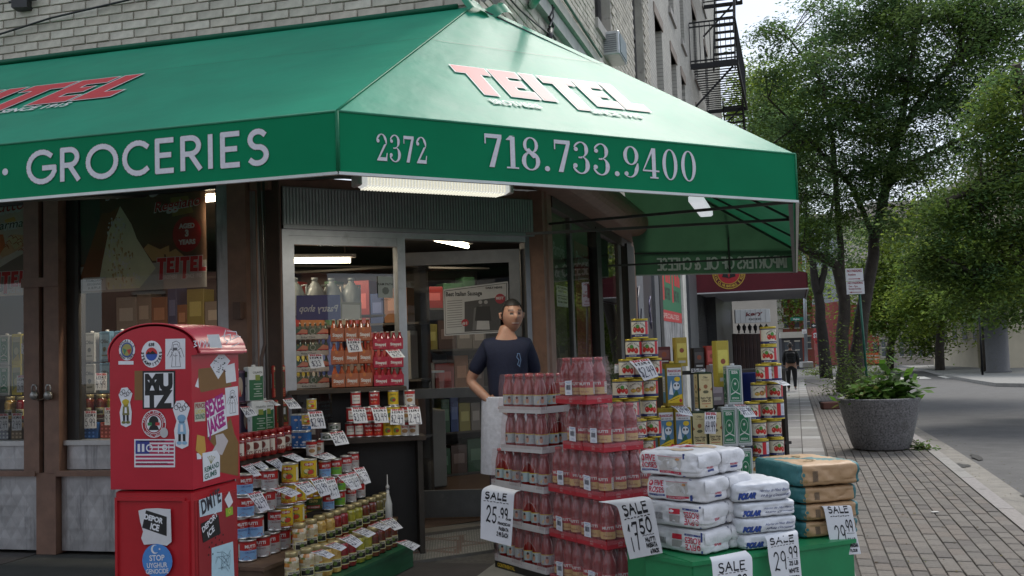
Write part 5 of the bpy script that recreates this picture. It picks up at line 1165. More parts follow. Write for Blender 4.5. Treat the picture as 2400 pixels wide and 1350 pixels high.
for i, (x, y, z, lb) in enumerate(((515,303,1.03, 'small yellow tin standing alone above the 2.99 sign'),(485,400,.94, 'small yellow tin half hidden left of the 2.99 sign'))):
    p = atZ(*c5(x, y), z); place(YS, USED, p, face_cam(p, .1), lb, 'can', 'small yellow tins')
p = atZ(*c5(515,303),1.03); st = thing('stacked_box', 'dark box under the small yellow tin', 'box', p-ZU*.20); q = MB(); q.bbox(-.05,.05,-.04,.08,-.0,.198,.004,(.05,.03,.03)); q.box(-.03,.03,-.042,-.0405,.04,.12,(.3,.28,.25)); obj('carton', q, m_card, st)
for i, (x, y, z, lb) in enumerate(((658,428,.885, 'flat grey fish tin on top, behind the tilted 2.99 sign'),(612,490,.835, 'flat grey fish tin below and left of the top one'),(660,480,.835, 'flat grey fish tin hidden by the tilted sign'))):
    p = atZ(*c5(x, y), z); place(TU, USED, p, face_cam(p, .1), lb, 'can', 'flat fish tins')
for i, (x, y) in enumerate(((515,590),(558,576))):
    p = atZ(*c5(x, y),.735); place(SB, USED, p, face_cam(p, .1), 'dark bean can beside the blue cans, %s' % ('left one', 'right one')[i], 'can', 'bean cans beside the blue cans')
OG = square_tin('green', .115,.075,.235); ORd = square_tin('redbox', .10,.07,.23); OP = square_tin('purple', .10,.08,.22)
oil = [('g', 165,243,1.108, 'top, white and green with handwritten name look'),('r', 312,222,1.115, 'top'),('p', 62,255,1.10, 'upper, partly behind the red box'),('p', 105,462,.87, 'lower, next to the red box'),('g', 232,455,.872, 'lower, between purple and red'),('r', 330,440,.872, 'lower, under the top red one'),('g', 185,462,.872, 'lower, half hidden')]
ol = {'g': (OG, 'white and green oil carton'), 'r': (ORd, 'red oil tin with an olive picture'), 'p': (OP, 'purple oil tin')}
for k, x, y, z, wd in oil:
    p = atZ(*c5(x, y), z); place(ol[k][0], USED, p+Vector((0,.0,0)), face_cam(p, .05)+.42, '%s, %s' % (ol[k][1], wd), 'tin', 'oil tins above the sauce jars')
# ledge and table in front of the fixed light
lz = .822; a = atZ(812,1030, lz); b = atZ(992,1021, lz); lu = (b-a).normalized(); lv = Vector((-lu.y, lu.x, 0)); lv = lv if lv.y > 0 else -lv; LLn = (b-a).length
tb = thing('display_table', 'dark wooden table with a lower ledge in front of the shop window', 'table', Vector((a.x, a.y, 0)))
q = MB(); q.slab(lu*-.55+ZU*(lz-.03), lu*(LLn+.57), lv*.24, ZU*.028,(.05,.035,.025)); obj('ledge', q, m_wood, tb)
tz = 1.162; ta = atZ(676,916, tz); tb_ = atZ(953,905, tz); tu = (tb_-ta).normalized(); tv = Vector((-tu.y, tu.x, 0)); tv = tv if tv.y > 0 else -tv; o_ = ta-Vector((a.x, a.y, 0)); o_.z = 0
q = MB(); q.slab(o_+ZU*(tz-.03), tu*(tb_-ta).length, tv*.28, ZU*.028,(.055,.04,.028)); obj('tabletop', q, m_wood, tb)
for x in (.02,(tb_-ta).length-.06):
    for y in (.03,.24): q = MB(); q.slab(o_+tu*x+tv*y, tu*.04, tv*.03, ZU*(tz-.03),(.03,.022,.018)); obj('leg', q, m_wood, tb)
q = MB(); q.slab(o_+tv*.27, tu*(tb_-ta).length, tv*.008, ZU*(tz-.03),(.014,.012,.010)); obj('back_board', q, m_black, tb)
q = MB(); q.slab(lu*(LLn-.04)+lv*.01, lu*.035, lv*.2, ZU*(lz-.03),(.03,.025,.02)); obj('leg', q, m_wood, tb); q = MB(); q.slab(lu*(-.5)+lv*.2, lu*(LLn+.5), lv*.01, ZU*(lz-.03),(.012,.011,.010)); obj('back_board', q, m_black, tb)
s_rw = can('red_white_small', .0365,.106); s_r = can('red_small', .0365,.106); s_y = can('yellow_tall', .0365,.106); s_w = can('white_small', .0365,.106)
for g_, (pr, nm, xs) in enumerate(((s_rw, 'small red and white tomato tin', (758,812,770,800,799)),(s_r, 'small red cherry tomato tin', (876,936,880,925,918)),(s_y, 'small tall yellow tin', (1000,1055,1012,1050,1038)),(s_w, 'small white bean tin with red top', (1108,1160,1115,1150,1143)))):
    for j, x in enumerate(xs):
        lev = (0,0,1,1,2)[j]; z = lz+.1075*lev; by = (478,475,0,0,0)[j]
        pb = atZ(*c5(x, 477-(x-740)*.03), lz); p = Vector((pb.x, pb.y+(.02 if j < 2 else .035), z)); p = p+lv*.02
        if lev > 0: pp = atZ(*c5(x, 477-(x-740)*.03), lz)+lv*.02; p = Vector((pp.x*1.0, pp.y, z))
        place(pr, USED, p, face_cam(p, .2), '%s, %s of its stack of five' % (nm, ('bottom left', 'bottom right', 'middle left', 'middle right', 'topmost')[j]), 'can', 'small tins stacked on the window ledge')
# small bottle packs on the table
def pack(kind, w, d, h, n, rows=1):
    root = bpy.data.objects.new('bottle_pack', None); link(root); q = MB()
    if kind == 'carton':
        q.bbox(-w/2, w/2,0, d, 0, h*.30,.003,(.52,.53,.52)); D = Decal(q, flat((0,0,0),(1,0,0), ZU, (0,-1,0),.0007)); D.text('4x6x125ml', 0, h*.07, h*.13,(.1,.12,.12),0,.02, al='c', w=w*.35); obj('carton', q, m_card, root)
    bc = {'carton': (.06,.11,.08), 'orange': (.45,.10,.04), 'red': (.40,.025,.04)}[kind]; r = w/n/2*.96
    for k in range(n):
        for j in range(2):
            q = MB(); q.lathe([(r*.9,0),(r, .004),(r, h*.52),(r*.85, h*.64),(r*.42, h*.80),(r*.38, h*.93),(r*.48, h*.935),(r*.48, h*.99),(0, h)],12,[bc]*6+[(.45,.42,.38)]*2,(-w/2+r*1.04*(2*k+1), r+j*2*r, .002)); obj('bottle', q, m_sauce, root)
    q = MB(); z0, z1 = (h*.32, h*.78) if kind == 'carton' else (h*.04, h*.62); D = Decal(q, flat((0,-.002,0),(1,0,0), ZU, (0,-1,0),.0007))
    ng = {'carton': 2, 'orange': 3, 'red': 2}[kind]; gw = w/ng
    for g_ in range(ng):
        x0 = -w/2+g_*gw+.002; x1 = x0+gw-.004; cx = (x0+x1)/2
        if kind == 'carton':
            D.rect(x0, z0, x1, z0+(z1-z0)*.75,(.07,.12,.09),0); D.disc(x0+gw*.22, z0+(z1-z0)*.38, gw*.13,(.5,.55,.5),1, None, 12); D.disc(x0+gw*.22, z0+(z1-z0)*.38, gw*.11,(.05,.1,.06),2, None, 12); D.poly([(x0+gw*.4, z0),(x1, z0),(x1, z0+(z1-z0)*.55),(x0+gw*.72, z0+(z1-z0)*.72)],(.55,.22,.15),1); D.rect(x0+gw*.45, z0, x1, z0+(z1-z0)*.13,(.4,.02,.03),2)
        else:
            c2 = (.42,.13,.06) if kind == 'orange' else (.40,.02,.05)
            D.rect(x0, z0, x1, z1, c2,0); D.text('Stappj', cx, z0+(z1-z0)*.34,(z1-z0)*.24, WHT, 1,.035, al='c', w=gw*.72); D.text('BITTER', cx, z0+(z1-z0)*.16,(z1-z0)*.07,(.6,.5,.4),1,.02, al='c')
            D.disc(cx-gw*.1, z1-(z1-z0)*.12, gw*.12,(.55,.18,.05) if kind == 'orange' else (.5,.1,.1),1,(z1-z0)*.16,10)
    obj('wrapper', q, m_canlab, root); return root
pk = {'carton': pack('carton', .305,.15,.122,8), 'orange': pack('orange', .30,.15,.168,6), 'red': pack('red', .225,.13,.134,5)}
cols_ = (('carton', 724,910,.1225,4, 'green drink carton with pale cardboard band'),('orange', 826,908,.169,3, 'orange bitter soda pack'),('red', 912,905,.1345,3, 'red bitter soda pack'))
for kind, x, y, dz, n, nm in cols_:
    p0 = atZ(x, y, tz)
    for k in range(n):
        place(pk[kind], USED, p0+ZU*(dz*k+.0), atan2(tu.y, tu.x)+random.uniform(-.02,.02), '%s, %s from the bottom of its stack' % (nm, ORD[k]), 'drink pack', 'soda packs stacked on the table before the window')
# white bottle, bucket, black crate
wb = thing('squeeze_bottle', 'white spouted squeeze bottle at the far end of the jar rows', 'bottle', atZ(910,1215,.266)); q = MB(); q.lathe([(.026,0),(.03,.01),(.03,.10),(.012,.17),(.010,.20)],14,(.55,.56,.55)); obj('bottle_body', q, m_plastic, wb); q = MB(); q.lathe([(.014,.20),(.014,.22),(.004,.235),(.003,.30),(0,.30)],10,(.5,.5,.5)); obj('spout', q, m_plastic, wb)
p = D_(1.22,.03,-.35); bk = thing('bucket', 'pale plastic bucket standing inside the doorway', 'bucket', p+ZU*.45)
q = MB(); q.lathe([(.11,0),(.13,.26),(.135,.265),(.135,.28),(.12,.28),(.118,.27),(.105,.02),(0,.02)],24,(.55,.56,.55)); obj('bucket_body', q, m_plastic, bk); q = MB(); q.tube([(-.13,0,.25),(-.1,-.1,.2),(0,-.14,.17),(.1,-.1,.2),(.13,0,.25)],.004,(.3,.3,.3),6); obj('handle', q, m_tin, bk)
bs = thing('stool', 'dark stool that carries the pale bucket', 'stool', p); q = MB(); q.box(-.15,.15,-.15,.15,.42,.45,(.03,.025,.02)); obj('seat', q, m_wood, bs)
for x in (-.12,.12):
    for y in (-.12,.12): q = MB(); q.box(x-.015, x+.015, y-.015, y+.015,0,.42,(.03,.025,.02)); obj('leg', q, m_wood, bs)
# price signs of the left display
PS = [
 ((60,280),(120,275),(172,332),(100,347),6.3,6.2, '$6.99', 'tilted price sign reading 6.99 in front of the purple oil tin'),
 ((205,246),(262,238),(320,268),(290,272),6.4,6.28, '$8.99', 'price sheet seen almost edge on between the oil tins'),
 ((330,232),(392,222),(452,288),(375,292),6.4,6.3, '$44.99', 'tilted price sign under the red oil tins'),
 ((488,310),(580,306),(606,415),(512,418),6.55,6.5, '$2.99', 'upright price sign reading 2.99 below the small yellow tin'),
 ((765,283),(850,281),(870,380),(782,384),6.85,6.78, '$3.99', 'price sign 3.99 on the red and white tins'),
 ((890,285),(986,281),(1003,378),(915,383),6.87,6.8, '$3.49', 'price sign 3.49 on the red tins'),
 ((1015,294),(1096,290),(1103,394),(1011,391),6.9,6.83, '$2.49', 'price sign 2.49 on the tall yellow tins', 'CAN'),
 ((1118,282),(1196,278),(1213,388),(1130,393),6.95,6.87, '2.49', 'price sign 2.49 on the white tins at the right end', 'CAN'),
 ((620,445),(712,430),(752,512),(665,526),6.6,6.5, '$2.99', 'tilted price sign under the flat fish tins'),
 ((325,590),(395,572),(472,610),(425,627),6.0,5.85, '$7.99', 'flat lying price sign in front of the sauce jars'),
 ((515,592),(610,567),(672,600),(600,616),6.35,6.22, '$1.99', 'flat lying price sign right of the dark blue cans'),
 ((68,655),(128,638),(197,712),(150,720),5.7,5.58, '$5.99', 'bent price sign left above the top tomato can'),
 ((133,640),(190,622),(243,662),(205,680),5.85,5.72, '$2.29', 'bent price sign second from the left above the tomato cans'),
 ((222,622),(295,603),(328,640),(322,690),5.95,5.82, '$3.49', 'bent price sign third from the left above the tomato cans'),
 ((398,768),(495,750),(550,812),(487,840),5.72,5.58, '$2.49', 'tilted price sign on the yellow cans, left one'),
 ((505,740),(588,724),(636,830),(572,850),5.75,5.62, '$3.99', 'long price sign hanging right of the yellow cans'),
 ((600,735),(655,722),(697,852),(640,866),5.85,5.72, '$1.49', 'narrow price sign hanging right of the long one'),
 ((675,716),(738,700),(800,798),(765,806),6.0,5.88, '$1.49', 'price sign over the small green tomato cans'),
 ((737,700),(788,688),(832,790),(790,806),6.05,5.93, '$2.49', 'price sign overlapping the one on the green cans'),
 ((775,670),(845,658),(890,758),(850,771),6.2,6.08, '$1.79', 'rightmost price sign over the small tomato cans'),
 ((262,800),(345,783),(447,826),(385,852),5.5,5.38, '$3.49', 'wide price sign lying over the tomato cans'),
 ((100,830),(190,812),(250,925),(192,946),5.45,5.33, '$3.49', 'tilted price sign hanging in front of the tomato cans beside the red box'),
 ((505,1200),(580,1180),(662,1218),(625,1240),5.45,5.32, '$4.49', 'flat price sign on the near lower pickle jars'),
 ((592,1158),(660,1134),(737,1168),(700,1192),5.6,5.47, '$3.99', 'flat price sign on the lower bean jars'),
 ((683,1112),(760,1085),(840,1140),(795,1173),5.75,5.6, '$3.99', 'price sign on the lower red pepper jars'),
 ((768,1068),(830,1042),(922,1080),(875,1106),5.95,5.8, '$3.99', 'flat price sign on the lower green pepper jars'),
 ((872,1032),(935,1005),(1012,1040),(975,1063),6.15,6.0, '$2.99', 'flat price sign on the lower dark jars'),
 ((945,1000),(1018,978),(1092,1045),(1040,1062),6.3,6.15, '$3.99', 'price sign at the far end of the jar rows'),
 ((1045,1135),(1110,1120),(1202,1158),(1160,1190),6.25,6.1, '$3.49', 'price sign sticking out beyond the end of the green bench')]
for e in PS: psign(*e)
price([((812,794),(845,794),6.95),((813,809),(846,808),6.95),((817,826),(850,823),6.94)], '$28', 'price sign reading 28 dollars on the orange soda packs')
price([((722,830),(755,830),6.85),((724,850),(758,848),6.85),((729,864),(762,860),6.84)], '$33', 'price sign reading 33 dollars on the green drink cartons')
price([((903,820),(935,818),6.98),((912,831),(943,829),6.95),((919,838),(950,837),6.9)], '$25', 'price sign curling out over the red soda packs')
# ================================================================== RIGHT DISPLAY: bottle cases, tins, flour
def bottle(kind):
    q = MB(); r = .040
    if kind == 'mutti': prof = [(.034,0),(r, .006),(r, .095),(r*.93,.102),(r*.98,.125),(r*1.0,.145),(r*.86,.170),(r*.60,.192),(r*.50,.205),(r*.56,.208),(r*.58,.214),(r*.58,.222),(0,.223)]
    else: prof = [(.032,0),(r*.95,.006),(r*.95,.10),(r*.86,.135),(r*.62,.165),(r*.52,.180),(r*.60,.183),(r*.62,.187),(r*.62,.197),(0,.198)]
    ks = 1.17 if kind == 'mutti' else 1.19; prof = [(a*1.05, b*ks) for a, b in prof]; r = .042; n = len(prof)-1; q.lathe(prof, 16,[(.22,.011,.010)]*(n-3)+[(.36,.015,.02)]*3); m1 = q.mesh('bottle'); m1.materials.append(m_sauce)
    q = MB(); C_ = 2*pi*r; D = Decal(q, cyl(r if kind == 'mutti' else r*.955, e=.0005, z0=.034), step=C_/16)
    if kind == 'mutti':
        D.rect(-.5*C_, .016,.5*C_, .055,(.60,.42,.15),0); D.rect(-.5*C_, .055,.5*C_, .090,(.40,.015,.02),0); D.poly([(-.22*C_, .056),(-.11*C_, .046),(.0,.042),(.11*C_, .046),(.22*C_, .056)],(.40,.015,.02),1)
        D.text('MUTTI', 0,.070,.014, WHT, 2,.05, al='c', w=.26*C_); D.text('Passata', 0,.029,.010,(.3,.08,.03),2,.01, al='c', w=.2*C_); D.rect(.22*C_, .02,.36*C_, .086,(.60,.58,.52),1); D.rect(-.5*C_, .016,-.42*C_, .06,(.55,.53,.48),1)
        for k in range(6): D.rect(.235*C_, .026+.01*k, .345*C_, .0285+.01*k, (.1,.1,.1),2)
    else:
        D.rect(-.45*C_, .014,.45*C_, .070,(.40,.50,.52),0); D.rect(-.45*C_, .070,.45*C_, .075,(.60,.45,.05),0); D.disc(0,.040,.011,(.55,.30,.2),1,.018,10); D.disc(0,.056,.008,(.04,.02,.02),2, None, 8); D.poly([(-.2*C_, .014),(.2*C_, .014),(.1*C_, .028),(-.12*C_, .030)],(.15,.30,.08),1)
        D.rect(.22*C_, .018,.34*C_, .066,(.62,.6,.56),1); D.poly([(-.14*C_, .03),(-.06*C_, .05),(-.1*C_, .02)],(.6,.5,.2),2)
    m2 = q.mesh('label'); m2.materials.append(m_canlab); return m1, m2
BT = {'mutti': bottle('mutti'), 'white': bottle('white')}
def barcode(q, O, u, n, w=.064, h=.082):
    D = Decal(q, flat(O, u, ZU, n, .0006)); D.rect(0,0, w, h, (.66,.68,.76),0)
    D.rect(w*.15, h*.88, w*.85, h*.92,(.2,.3,.55),1); x = w*.17
    while x < w*.8: b = random.uniform(.5,1.8)*w*.022; D.rect(x, h*.36, x+b, h*.70,(.03,.03,.05),1); x += b+w*.02
    D.rect(w*.3, h*.18, w*.7, h*.20,(.2,.25,.4),1); D.rect(w*.25, h*.10, w*.75, h*.12,(.2,.25,.4),1); D.rect(w*.3, h*.78, w*.7, h*.80,(.1,.1,.2),1)
def case(kind, nx, ny, corner, az, z, label, grp):
    """shrink-wrapped tray of bottles; corner is its near right foot, az the way its front runs"""
    az += random.uniform(-1.4,1.4); pt = .092; W_ = nx*pt+.008; Dp = ny*pt+.008; f = dr(az); p = Vector((corner[0], corner[1],0))-f*W_; p.z = z
    r = thing('bottle_case', label, 'bottle case', p, atan2(f.y, f.x), grp); th = .045 if kind == 'mutti' else .040; t = .003
    col = (.42,.022,.035) if kind == 'mutti' else (.52,.51,.52); q = MB()
    q.box(0, W_, 0, Dp, 0, t, col); q.box(0, W_, 0, t, t, th, col); q.box(0, W_, Dp-t, Dp, t, th, col); q.box(0, t, t, Dp-t, t, th, col); q.box(W_-t, W_, t, Dp-t, t, th, col)
    if kind == 'mutti':
        for (O, u, n, L_) in ((Vector((0,0,0)), Vector((1,0,0)), Vector((0,-1,0)), W_),(Vector((W_, 0,0)), Vector((0,1,0)), Vector((1,0,0)), Dp)):
            D = Decal(q, flat(O, u, ZU, n)); x = L_*.5
            D.poly([(x-.015,.009),(x+.015,.009),(x+.015,.03),(x, .037),(x-.015,.03)],(.55,.25,.25),0); D.poly([(x-.0125,.011),(x+.0125,.011),(x+.0125,.029),(x, .0345),(x-.0125,.029)],(.42,.022,.035),1); D.text('MUTTI', x, .023,.006,(.6,.4,.4),2,.03, al='c', w=.02); D.text('PARMA', x, .013,.005,(.6,.4,.4),2,.03, al='c', w=.02); D.text('3 kg', L_*.82,.016,.006,(.6,.4,.4),2,0)
    obj('tray', q, m_card, r)
    for i in range(nx):
        for j in range(ny):
            if ny > 2 and 0 < j < ny-1 and i < nx-1 and z < .9: continue       # the middle of a lower tray cannot be seen
            x, y = .004+pt*(i+.5),.004+pt*(j+.5); a = random.uniform(-.6,.6)+(.2 if i < nx-1 else .8)
            o = obj('bottle', BT[kind][0], None, r, (x, y, .004), a); obj('label', BT[kind][1], None, o)
    H = .265 if kind == 'mutti' else .240; q = MB(); m_ = .0015
    def wrap(L_, O, u, n, hole):
        nb = nx if L_ == W_ else ny; NU, NV = nb*8,14
        def f_(a, b):
            zc = th*.55+(H-th*.55)*b; taper = max(0,(b-.62)/.38)
            sc = abs(sin(pi*a*nb)); off = .004-(.010*(1-sc) if b > .15 else 0)-.012*taper*(1 if kind == 'mutti' else .6)-(.010*max(0,1-abs(b-.55)*6)*(1-sc) if kind == 'mutti' else 0)
            x = a*L_; x = .010*taper+x*(1-.020*taper/L_); return O+u*x+n*off+ZU*zc
        for i in range(NU):
            for j in range(NV):
                a, b = (i+.5)/NU, (j+.5)/NV
                if hole:
                    dx = (a-hole[0])/hole[1]; 
                    if abs(dx) < 1 and b < hole[2]*sqrt(max(0,1-dx*dx))+.02: continue
                P = [f_(i/NU, j/NV), f_((i+1)/NU, j/NV), f_((i+1)/NU, (j+1)/NV), f_(i/NU, (j+1)/NV)]
                q.face([q.pt(p_) for p_ in P],(.52,.31,.33),0, True)
        if hole:   # rolled edge of the film round the arch
            R_ = []
            for k in range(17):
                t_ = -1+2*k/16; R_.append(f_(hole[0]+hole[1]*t_, max(.0, hole[2]*sqrt(max(0,1-t_*t_))))+n*.003)
            q.tube(R_, .0022,(.8,.72,.72),5)
    hl = None
    if kind == 'white': hl = (random.uniform(.42,.55),.30,.72) if nx == 3 else None
    wrap(W_, Vector((0,-m_, 0)), Vector((1,0,0)), Vector((0,-1,0)), hl)
    wrap(Dp, Vector((W_+m_, 0,0)), Vector((0,1,0)), Vector((1,0,0)),(.5,.36,.75) if kind == 'white' else None)
    q.grid(lambda a, b: Vector((.012+a*(W_-.024),.012+b*(Dp-.024), H+.002-.006*(1-abs(sin(pi*a*nx)*sin(pi*b*ny))))), nx*5, ny*5,(.42,.27,.29))
    obj('shrink_wrap', q, m_film, r)
    if kind == 'mutti': q = MB(); barcode(q, Vector((W_*random.uniform(.28,.42),-.006,.05)), Vector((1,0, random.uniform(-.1,.05))), Vector((0,-1,0))); obj('barcode_label', q, m_print, r)
    return r
Cw = Vector((.150,6.085,0)); fW = 146; sW = dr(fW-90); fv = dr(fW); k = 0
gW, gR = 'tomato bottle cases in pale trays', 'tomato bottle cases in red trays'
case('white', 3,3, Cw, fW, .042, 'pale tray case in the lowest layer beside the red trays', gW); case('white', 3,3, Cw-fv*.29, fW, .042, 'pale tray case in the lowest layer, nearest the doorway', gW)
case('white', 3,3, Cw-fv*.0, fW, .283, 'pale tray case second layer up, right of the 25.99 sign', gW); case('white', 3,3, Cw-fv*.29, fW, .283, 'pale tray case second layer up, behind the 25.99 sign', gW)
case('white', 3,3, Cw, fW, .524, 'pale tray case in the middle layer, right one with arched window', gW); case('white', 3,3, Cw-fv*.29, fW, .524, 'pale tray case in the middle layer, left one above the 25.99 sign', gW)
case('white', 4,3, Cw+fv*.0, fW-8,.765, 'pale tray case in the fourth layer, below the top one', gW); case('white', 4,3, Cw+fv*.0, fW-11,1.006, 'pale tray case on top of the left bottle stack', gW)
Cr = Vector((.478,5.600,0)); fR = 148; fr_ = dr(fR); sr_ = dr(fR-90)
for L_, z in enumerate((.006,.274,.542)):
    nm = ('lowest', 'second', 'middle')[L_]; o = Vector((0,0,0))
    case('mutti', 3,2, Cr, fR, z, 'red tray case, %s layer, at the near corner' % nm, gR); case('mutti', 3,2, Cr-fr_*.288, fR, z, 'red tray case, %s layer, on the left beside the pale trays' % nm, gR)
    case('mutti', 3,2, Cr+sr_*.195, fR, z, 'red tray case, %s layer, behind the corner case on the right side' % nm, gR)
case('mutti', 2,3, Cr+Vector((.003,.0,0)), fR, .810, 'red tray case in the fourth layer, right one', gR); case('mutti', 2,2, Cr-fr_*.196, fR, .810, 'red tray case in the fourth layer, left one', gR)
case('mutti', 3,2, Cr+Vector((-.055,.06,0))-sr_*.03, fR-4,1.078, 'red tray case alone on top of the right bottle stack', gR)
cb = thing('milk_crate', 'black crate with yellow lettering under the pale bottle trays', 'crate', Cw-fv*.57+Vector((0,0,0)), atan2(fv.y, fv.x))
q = MB(); q.box(0,.57,.0,.30,0,.040,(.012,.012,.012)); D = Decal(q, flat((0,0,0),(1,0,0), ZU, (0,-1,0),.0008)); D.text('CONTINENTAL', .03,.010,.022,(.5,.35,.03),0,.05, w=.2); obj('crate_body', q, m_plastic, cb)
# big tomato cans: the pyramid
c2 = lambda x, y: (1420+x/3.75,720+y/3.75)
TB = can('tomato_big', .0505,.1195); gP = 'tomato cans in the pyramid by the window'
pyr = [[302],[250,388],[190,318,425],[135,262,390],[90,222,380],[150,292,420],[100,232,370],[150,292,430],[100,232,370]]
pw_ = ['first', 'second', 'third']
for L_, xs in enumerate(pyr):
    for i, x in enumerate(xs):
        z = 1.4430-.1207*L_; px_, py_ = c2(x, 276+178*L_); p = atY(px_, py_, 6.05+(.07 if (i == len(xs)-1 and L_ > 1) else 0)); p.z = z
        place(TB, USED, p, face_cam(p, .15)+random.choice((-.25,.1,.3, pi)), 'large tomato can, %s from the left in the %s layer of the left pyramid' % (pw_[i], ORD[L_]) if L_ else 'large tomato can alone at the peak of the left pyramid', 'can', gP)
zb_ = 1.4430-.1207*8
pp = atY(*c2(235,1400),6.05); cr = thing('wooden_crate', 'dark crate under the big tomato can pyramid behind the red trays', 'crate', Vector((pp.x-.2, pp.y-.05,0)))
for k in range(3): q = MB(); q.slab((0,0, k*zb_/3+.002),(.46,.12,0),(-.05,.20,0), ZU*(zb_/3-.004),(.05,.035,.02)); obj('board', q, m_wood, cr)
gT = 'tomato cans in the tower by the sidewalk'
tow = [[1430],[1437],[1390,1478],[1348,1488],[1290,1425,1500],[1345,1478],[1365,1500],[1300,1425,1490],[1365,1495],[1345,1470],[1365,1490],[1365,1490]]
for L_, xs in enumerate(tow):
    for i, x in enumerate(xs):
        px_, py_ = c2(x, 322+158*L_); p = atY(px_, py_, 6.45+(.06 if i else 0)); p.z = 1.375-.1197*L_
        if p.z < 0: continue
        place(TB, USED, p, face_cam(p, .15)+random.choice((-.8,.5, pi, -.1)), 'large tomato can, %s in the %s layer of the right tower' % (('left', 'middle' if len(xs) == 3 else 'right', 'far right')[i], ORD[L_]) if len(xs) > 1 else 'large tomato can, %s of the right tower next to the sidewalk' % ('topmost' if L_ == 0 else 'second from the top'), 'can', gT)
# oil tins
TG = square_tin('gold', .108,.085,.270); TC = square_tin('cream', .098,.085,.238); TS = square_tin('silver', .10,.085,.255)
tins = [(TG, 612,865,6.20,1.012, 'gold olive oil tin with blue picture, top of the pair'),(TG, 540,1247,6.17,.740, 'gold olive oil tin with blue picture, lower left'),(TG, 690,1245,6.17,.740, 'gold olive oil tin with blue picture, lower right'),
        (TC, 885,898,6.30,.981, 'cream and dark green oil tin, top one'),(TC, 832,1252,6.25,.740, 'cream and dark green oil tin, lower left behind the 64.99 sign'),(TC, 970,1250,6.28,.740, 'cream and dark green oil tin, lower right of the 64.99 sign'),
        (TS, 1143,850,6.35,.998, 'silver oil tin with green star label, top one'),(TS, 1092,1212,6.32,.740, 'silver oil tin with green star label, lower left'),(TS, 1222,1208,6.36,.740, 'silver oil tin with green star label, lower right'),
        (TS, 1230,1460,6.30,.48, 'silver oil tin with green star label, lowest, beside the flour bags'),(TS, 1120,1462,6.26,.48, 'silver oil tin with green star label, lowest, behind the flour bag top')]
for pr, x, y, Y, z, lb in tins:
    px_, py_ = c2(x, y); p = atY(px_, py_, Y); p.z = z; place(pr, USED, p, face_cam(p, .04)+.30, lb, 'tin', 'olive oil tins behind the flour bags')
a = atY(*c2(455,1250),6.12); b = atY(*c2(1290,1210),6.30); a.z = b.z = 0
rk = thing('display_rack', 'dark wooden rack under the big olive oil tins', 'rack', a); u = (b-a); v = Vector((-u.y, u.x, 0)).normalized()
q = MB(); q.slab(ZU*.722, u*.74, v*.2, ZU*.016,(.05,.04,.03)); obj('shelf_board', q, m_wood, rk); q = MB(); q.slab(ZU*.46-v*.0, u, v*.2, ZU*.018,(.05,.04,.03)); obj('shelf_board', q, m_wood, rk)
for k in (0,.35,.7,.97): q = MB(); q.slab(u*k+v*.03, u*.02, v*.15, ZU*.46,(.04,.03,.02)); obj('leg', q, m_wood, rk)
q = MB(); q.slab(u*.74+v*.02+ZU*.722, u*.26, v*.16, ZU*.016,(.05,.04,.03)); obj('shelf_board', q, m_wood, rk)
# things farther back on the rack line
for (x, y, Y, w, h, c, lb) in ((672,520,6.9,.085,.20,(.45,.33,.05), 'yellow pack behind the gold oil tin'),(825,545,7.0,.085,.15,(.03,.025,.025), 'black coffee pack behind the cream tins'),(935,540,7.0,.08,.16,(.35,.04,.03), 'red pack behind the cream tins'),(515,500,6.9,.10,.12,(.10,.02,.02), 'dark red pack half hidden behind the gold tin'),(985,860,6.75,.09,.27,(.25,.22,.25), 'grey printed carton between the cream and silver tins'),(1040,700,6.5,.09,.30,(.45,.36,.05), 'yellow oil carton left of the silver tin')):
    p = atY(*c2(x, y), Y); zz = p.z; bx = thing('food_box', lb, 'box', p, .25)
    q = MB(); q.bbox(-w/2, w/2,0, w*.7,0, h, .003, c); D = Decal(q, flat((0,0,0),(1,0,0), ZU, (0,-1,0))); D.rect(-w*.4, h*.3, w*.4, h*.8, tuple(min(.7, v_*1.6+.05) for v_ in c),0); D.rect(-w*.3, h*.12, w*.3, h*.2,(.5,.5,.48),0); D.disc(0, h*.55, w*.2,(.3,.08,.04),1, None, 9); obj('box_body', q, m_canlab, bx)
pb = atY(*c2(820,560),6.95); sf = thing('back_shelf', 'dark shelf against the shop wall behind the oil tins', 'shelf', Vector((atY(*c2(480,560),6.95).x, 6.87,0)))
for zz in (pb.z-.002,.70): q = MB(); q.slab((0,0, zz-.02),(.9,.13,0),(-.04,.25,0), ZU*.02,(.035,.03,.028)); obj('shelf_board', q, m_wood, sf)
for k in (0,.45,.86): q = MB(); q.slab((k, k*.144,0),(.02,0,0),(-.03,.22,0), ZU*(pb.z-.022),(.03,.025,.02)); obj('leg', q, m_wood, sf)
bl_ = atY(*c2(1265,1080),7.6); bl_.z = 0; br_ = thing('barrel', 'dark blue plastic barrel standing behind the silver oil tins', 'barrel', bl_); q = MB(); q.lathe([(.17,0),(.19,.05),(.19,.5),(.185,.52),(.195,.53),(.195,1.15),(.205,1.16),(.205,1.18),(.17,1.18)],28,(.015,.03,.16)); q.tube([(.2*cos(k/12*2*pi),.2*sin(k/12*2*pi),1.17) for k in range(13)],.008,(.02,.04,.2),6); obj('barrel_body', q, m_plastic, br_)
c2s = lambda tl, tr, br, bl, Y, Yb, t, lb: price([(c2(*tl), c2(*tr), Y),((lambda m1, m2: (m1, m2,(Y+Yb)/2-.01))(tuple((c2(*tl)[i]+c2(*bl)[i])/2-(4 if i else 0) for i in (0,1)), tuple((c2(*tr)[i]+c2(*br)[i])/2-(4 if i else 0) for i in (0,1)))),(c2(*bl), c2(*br), Yb)], t, lb)
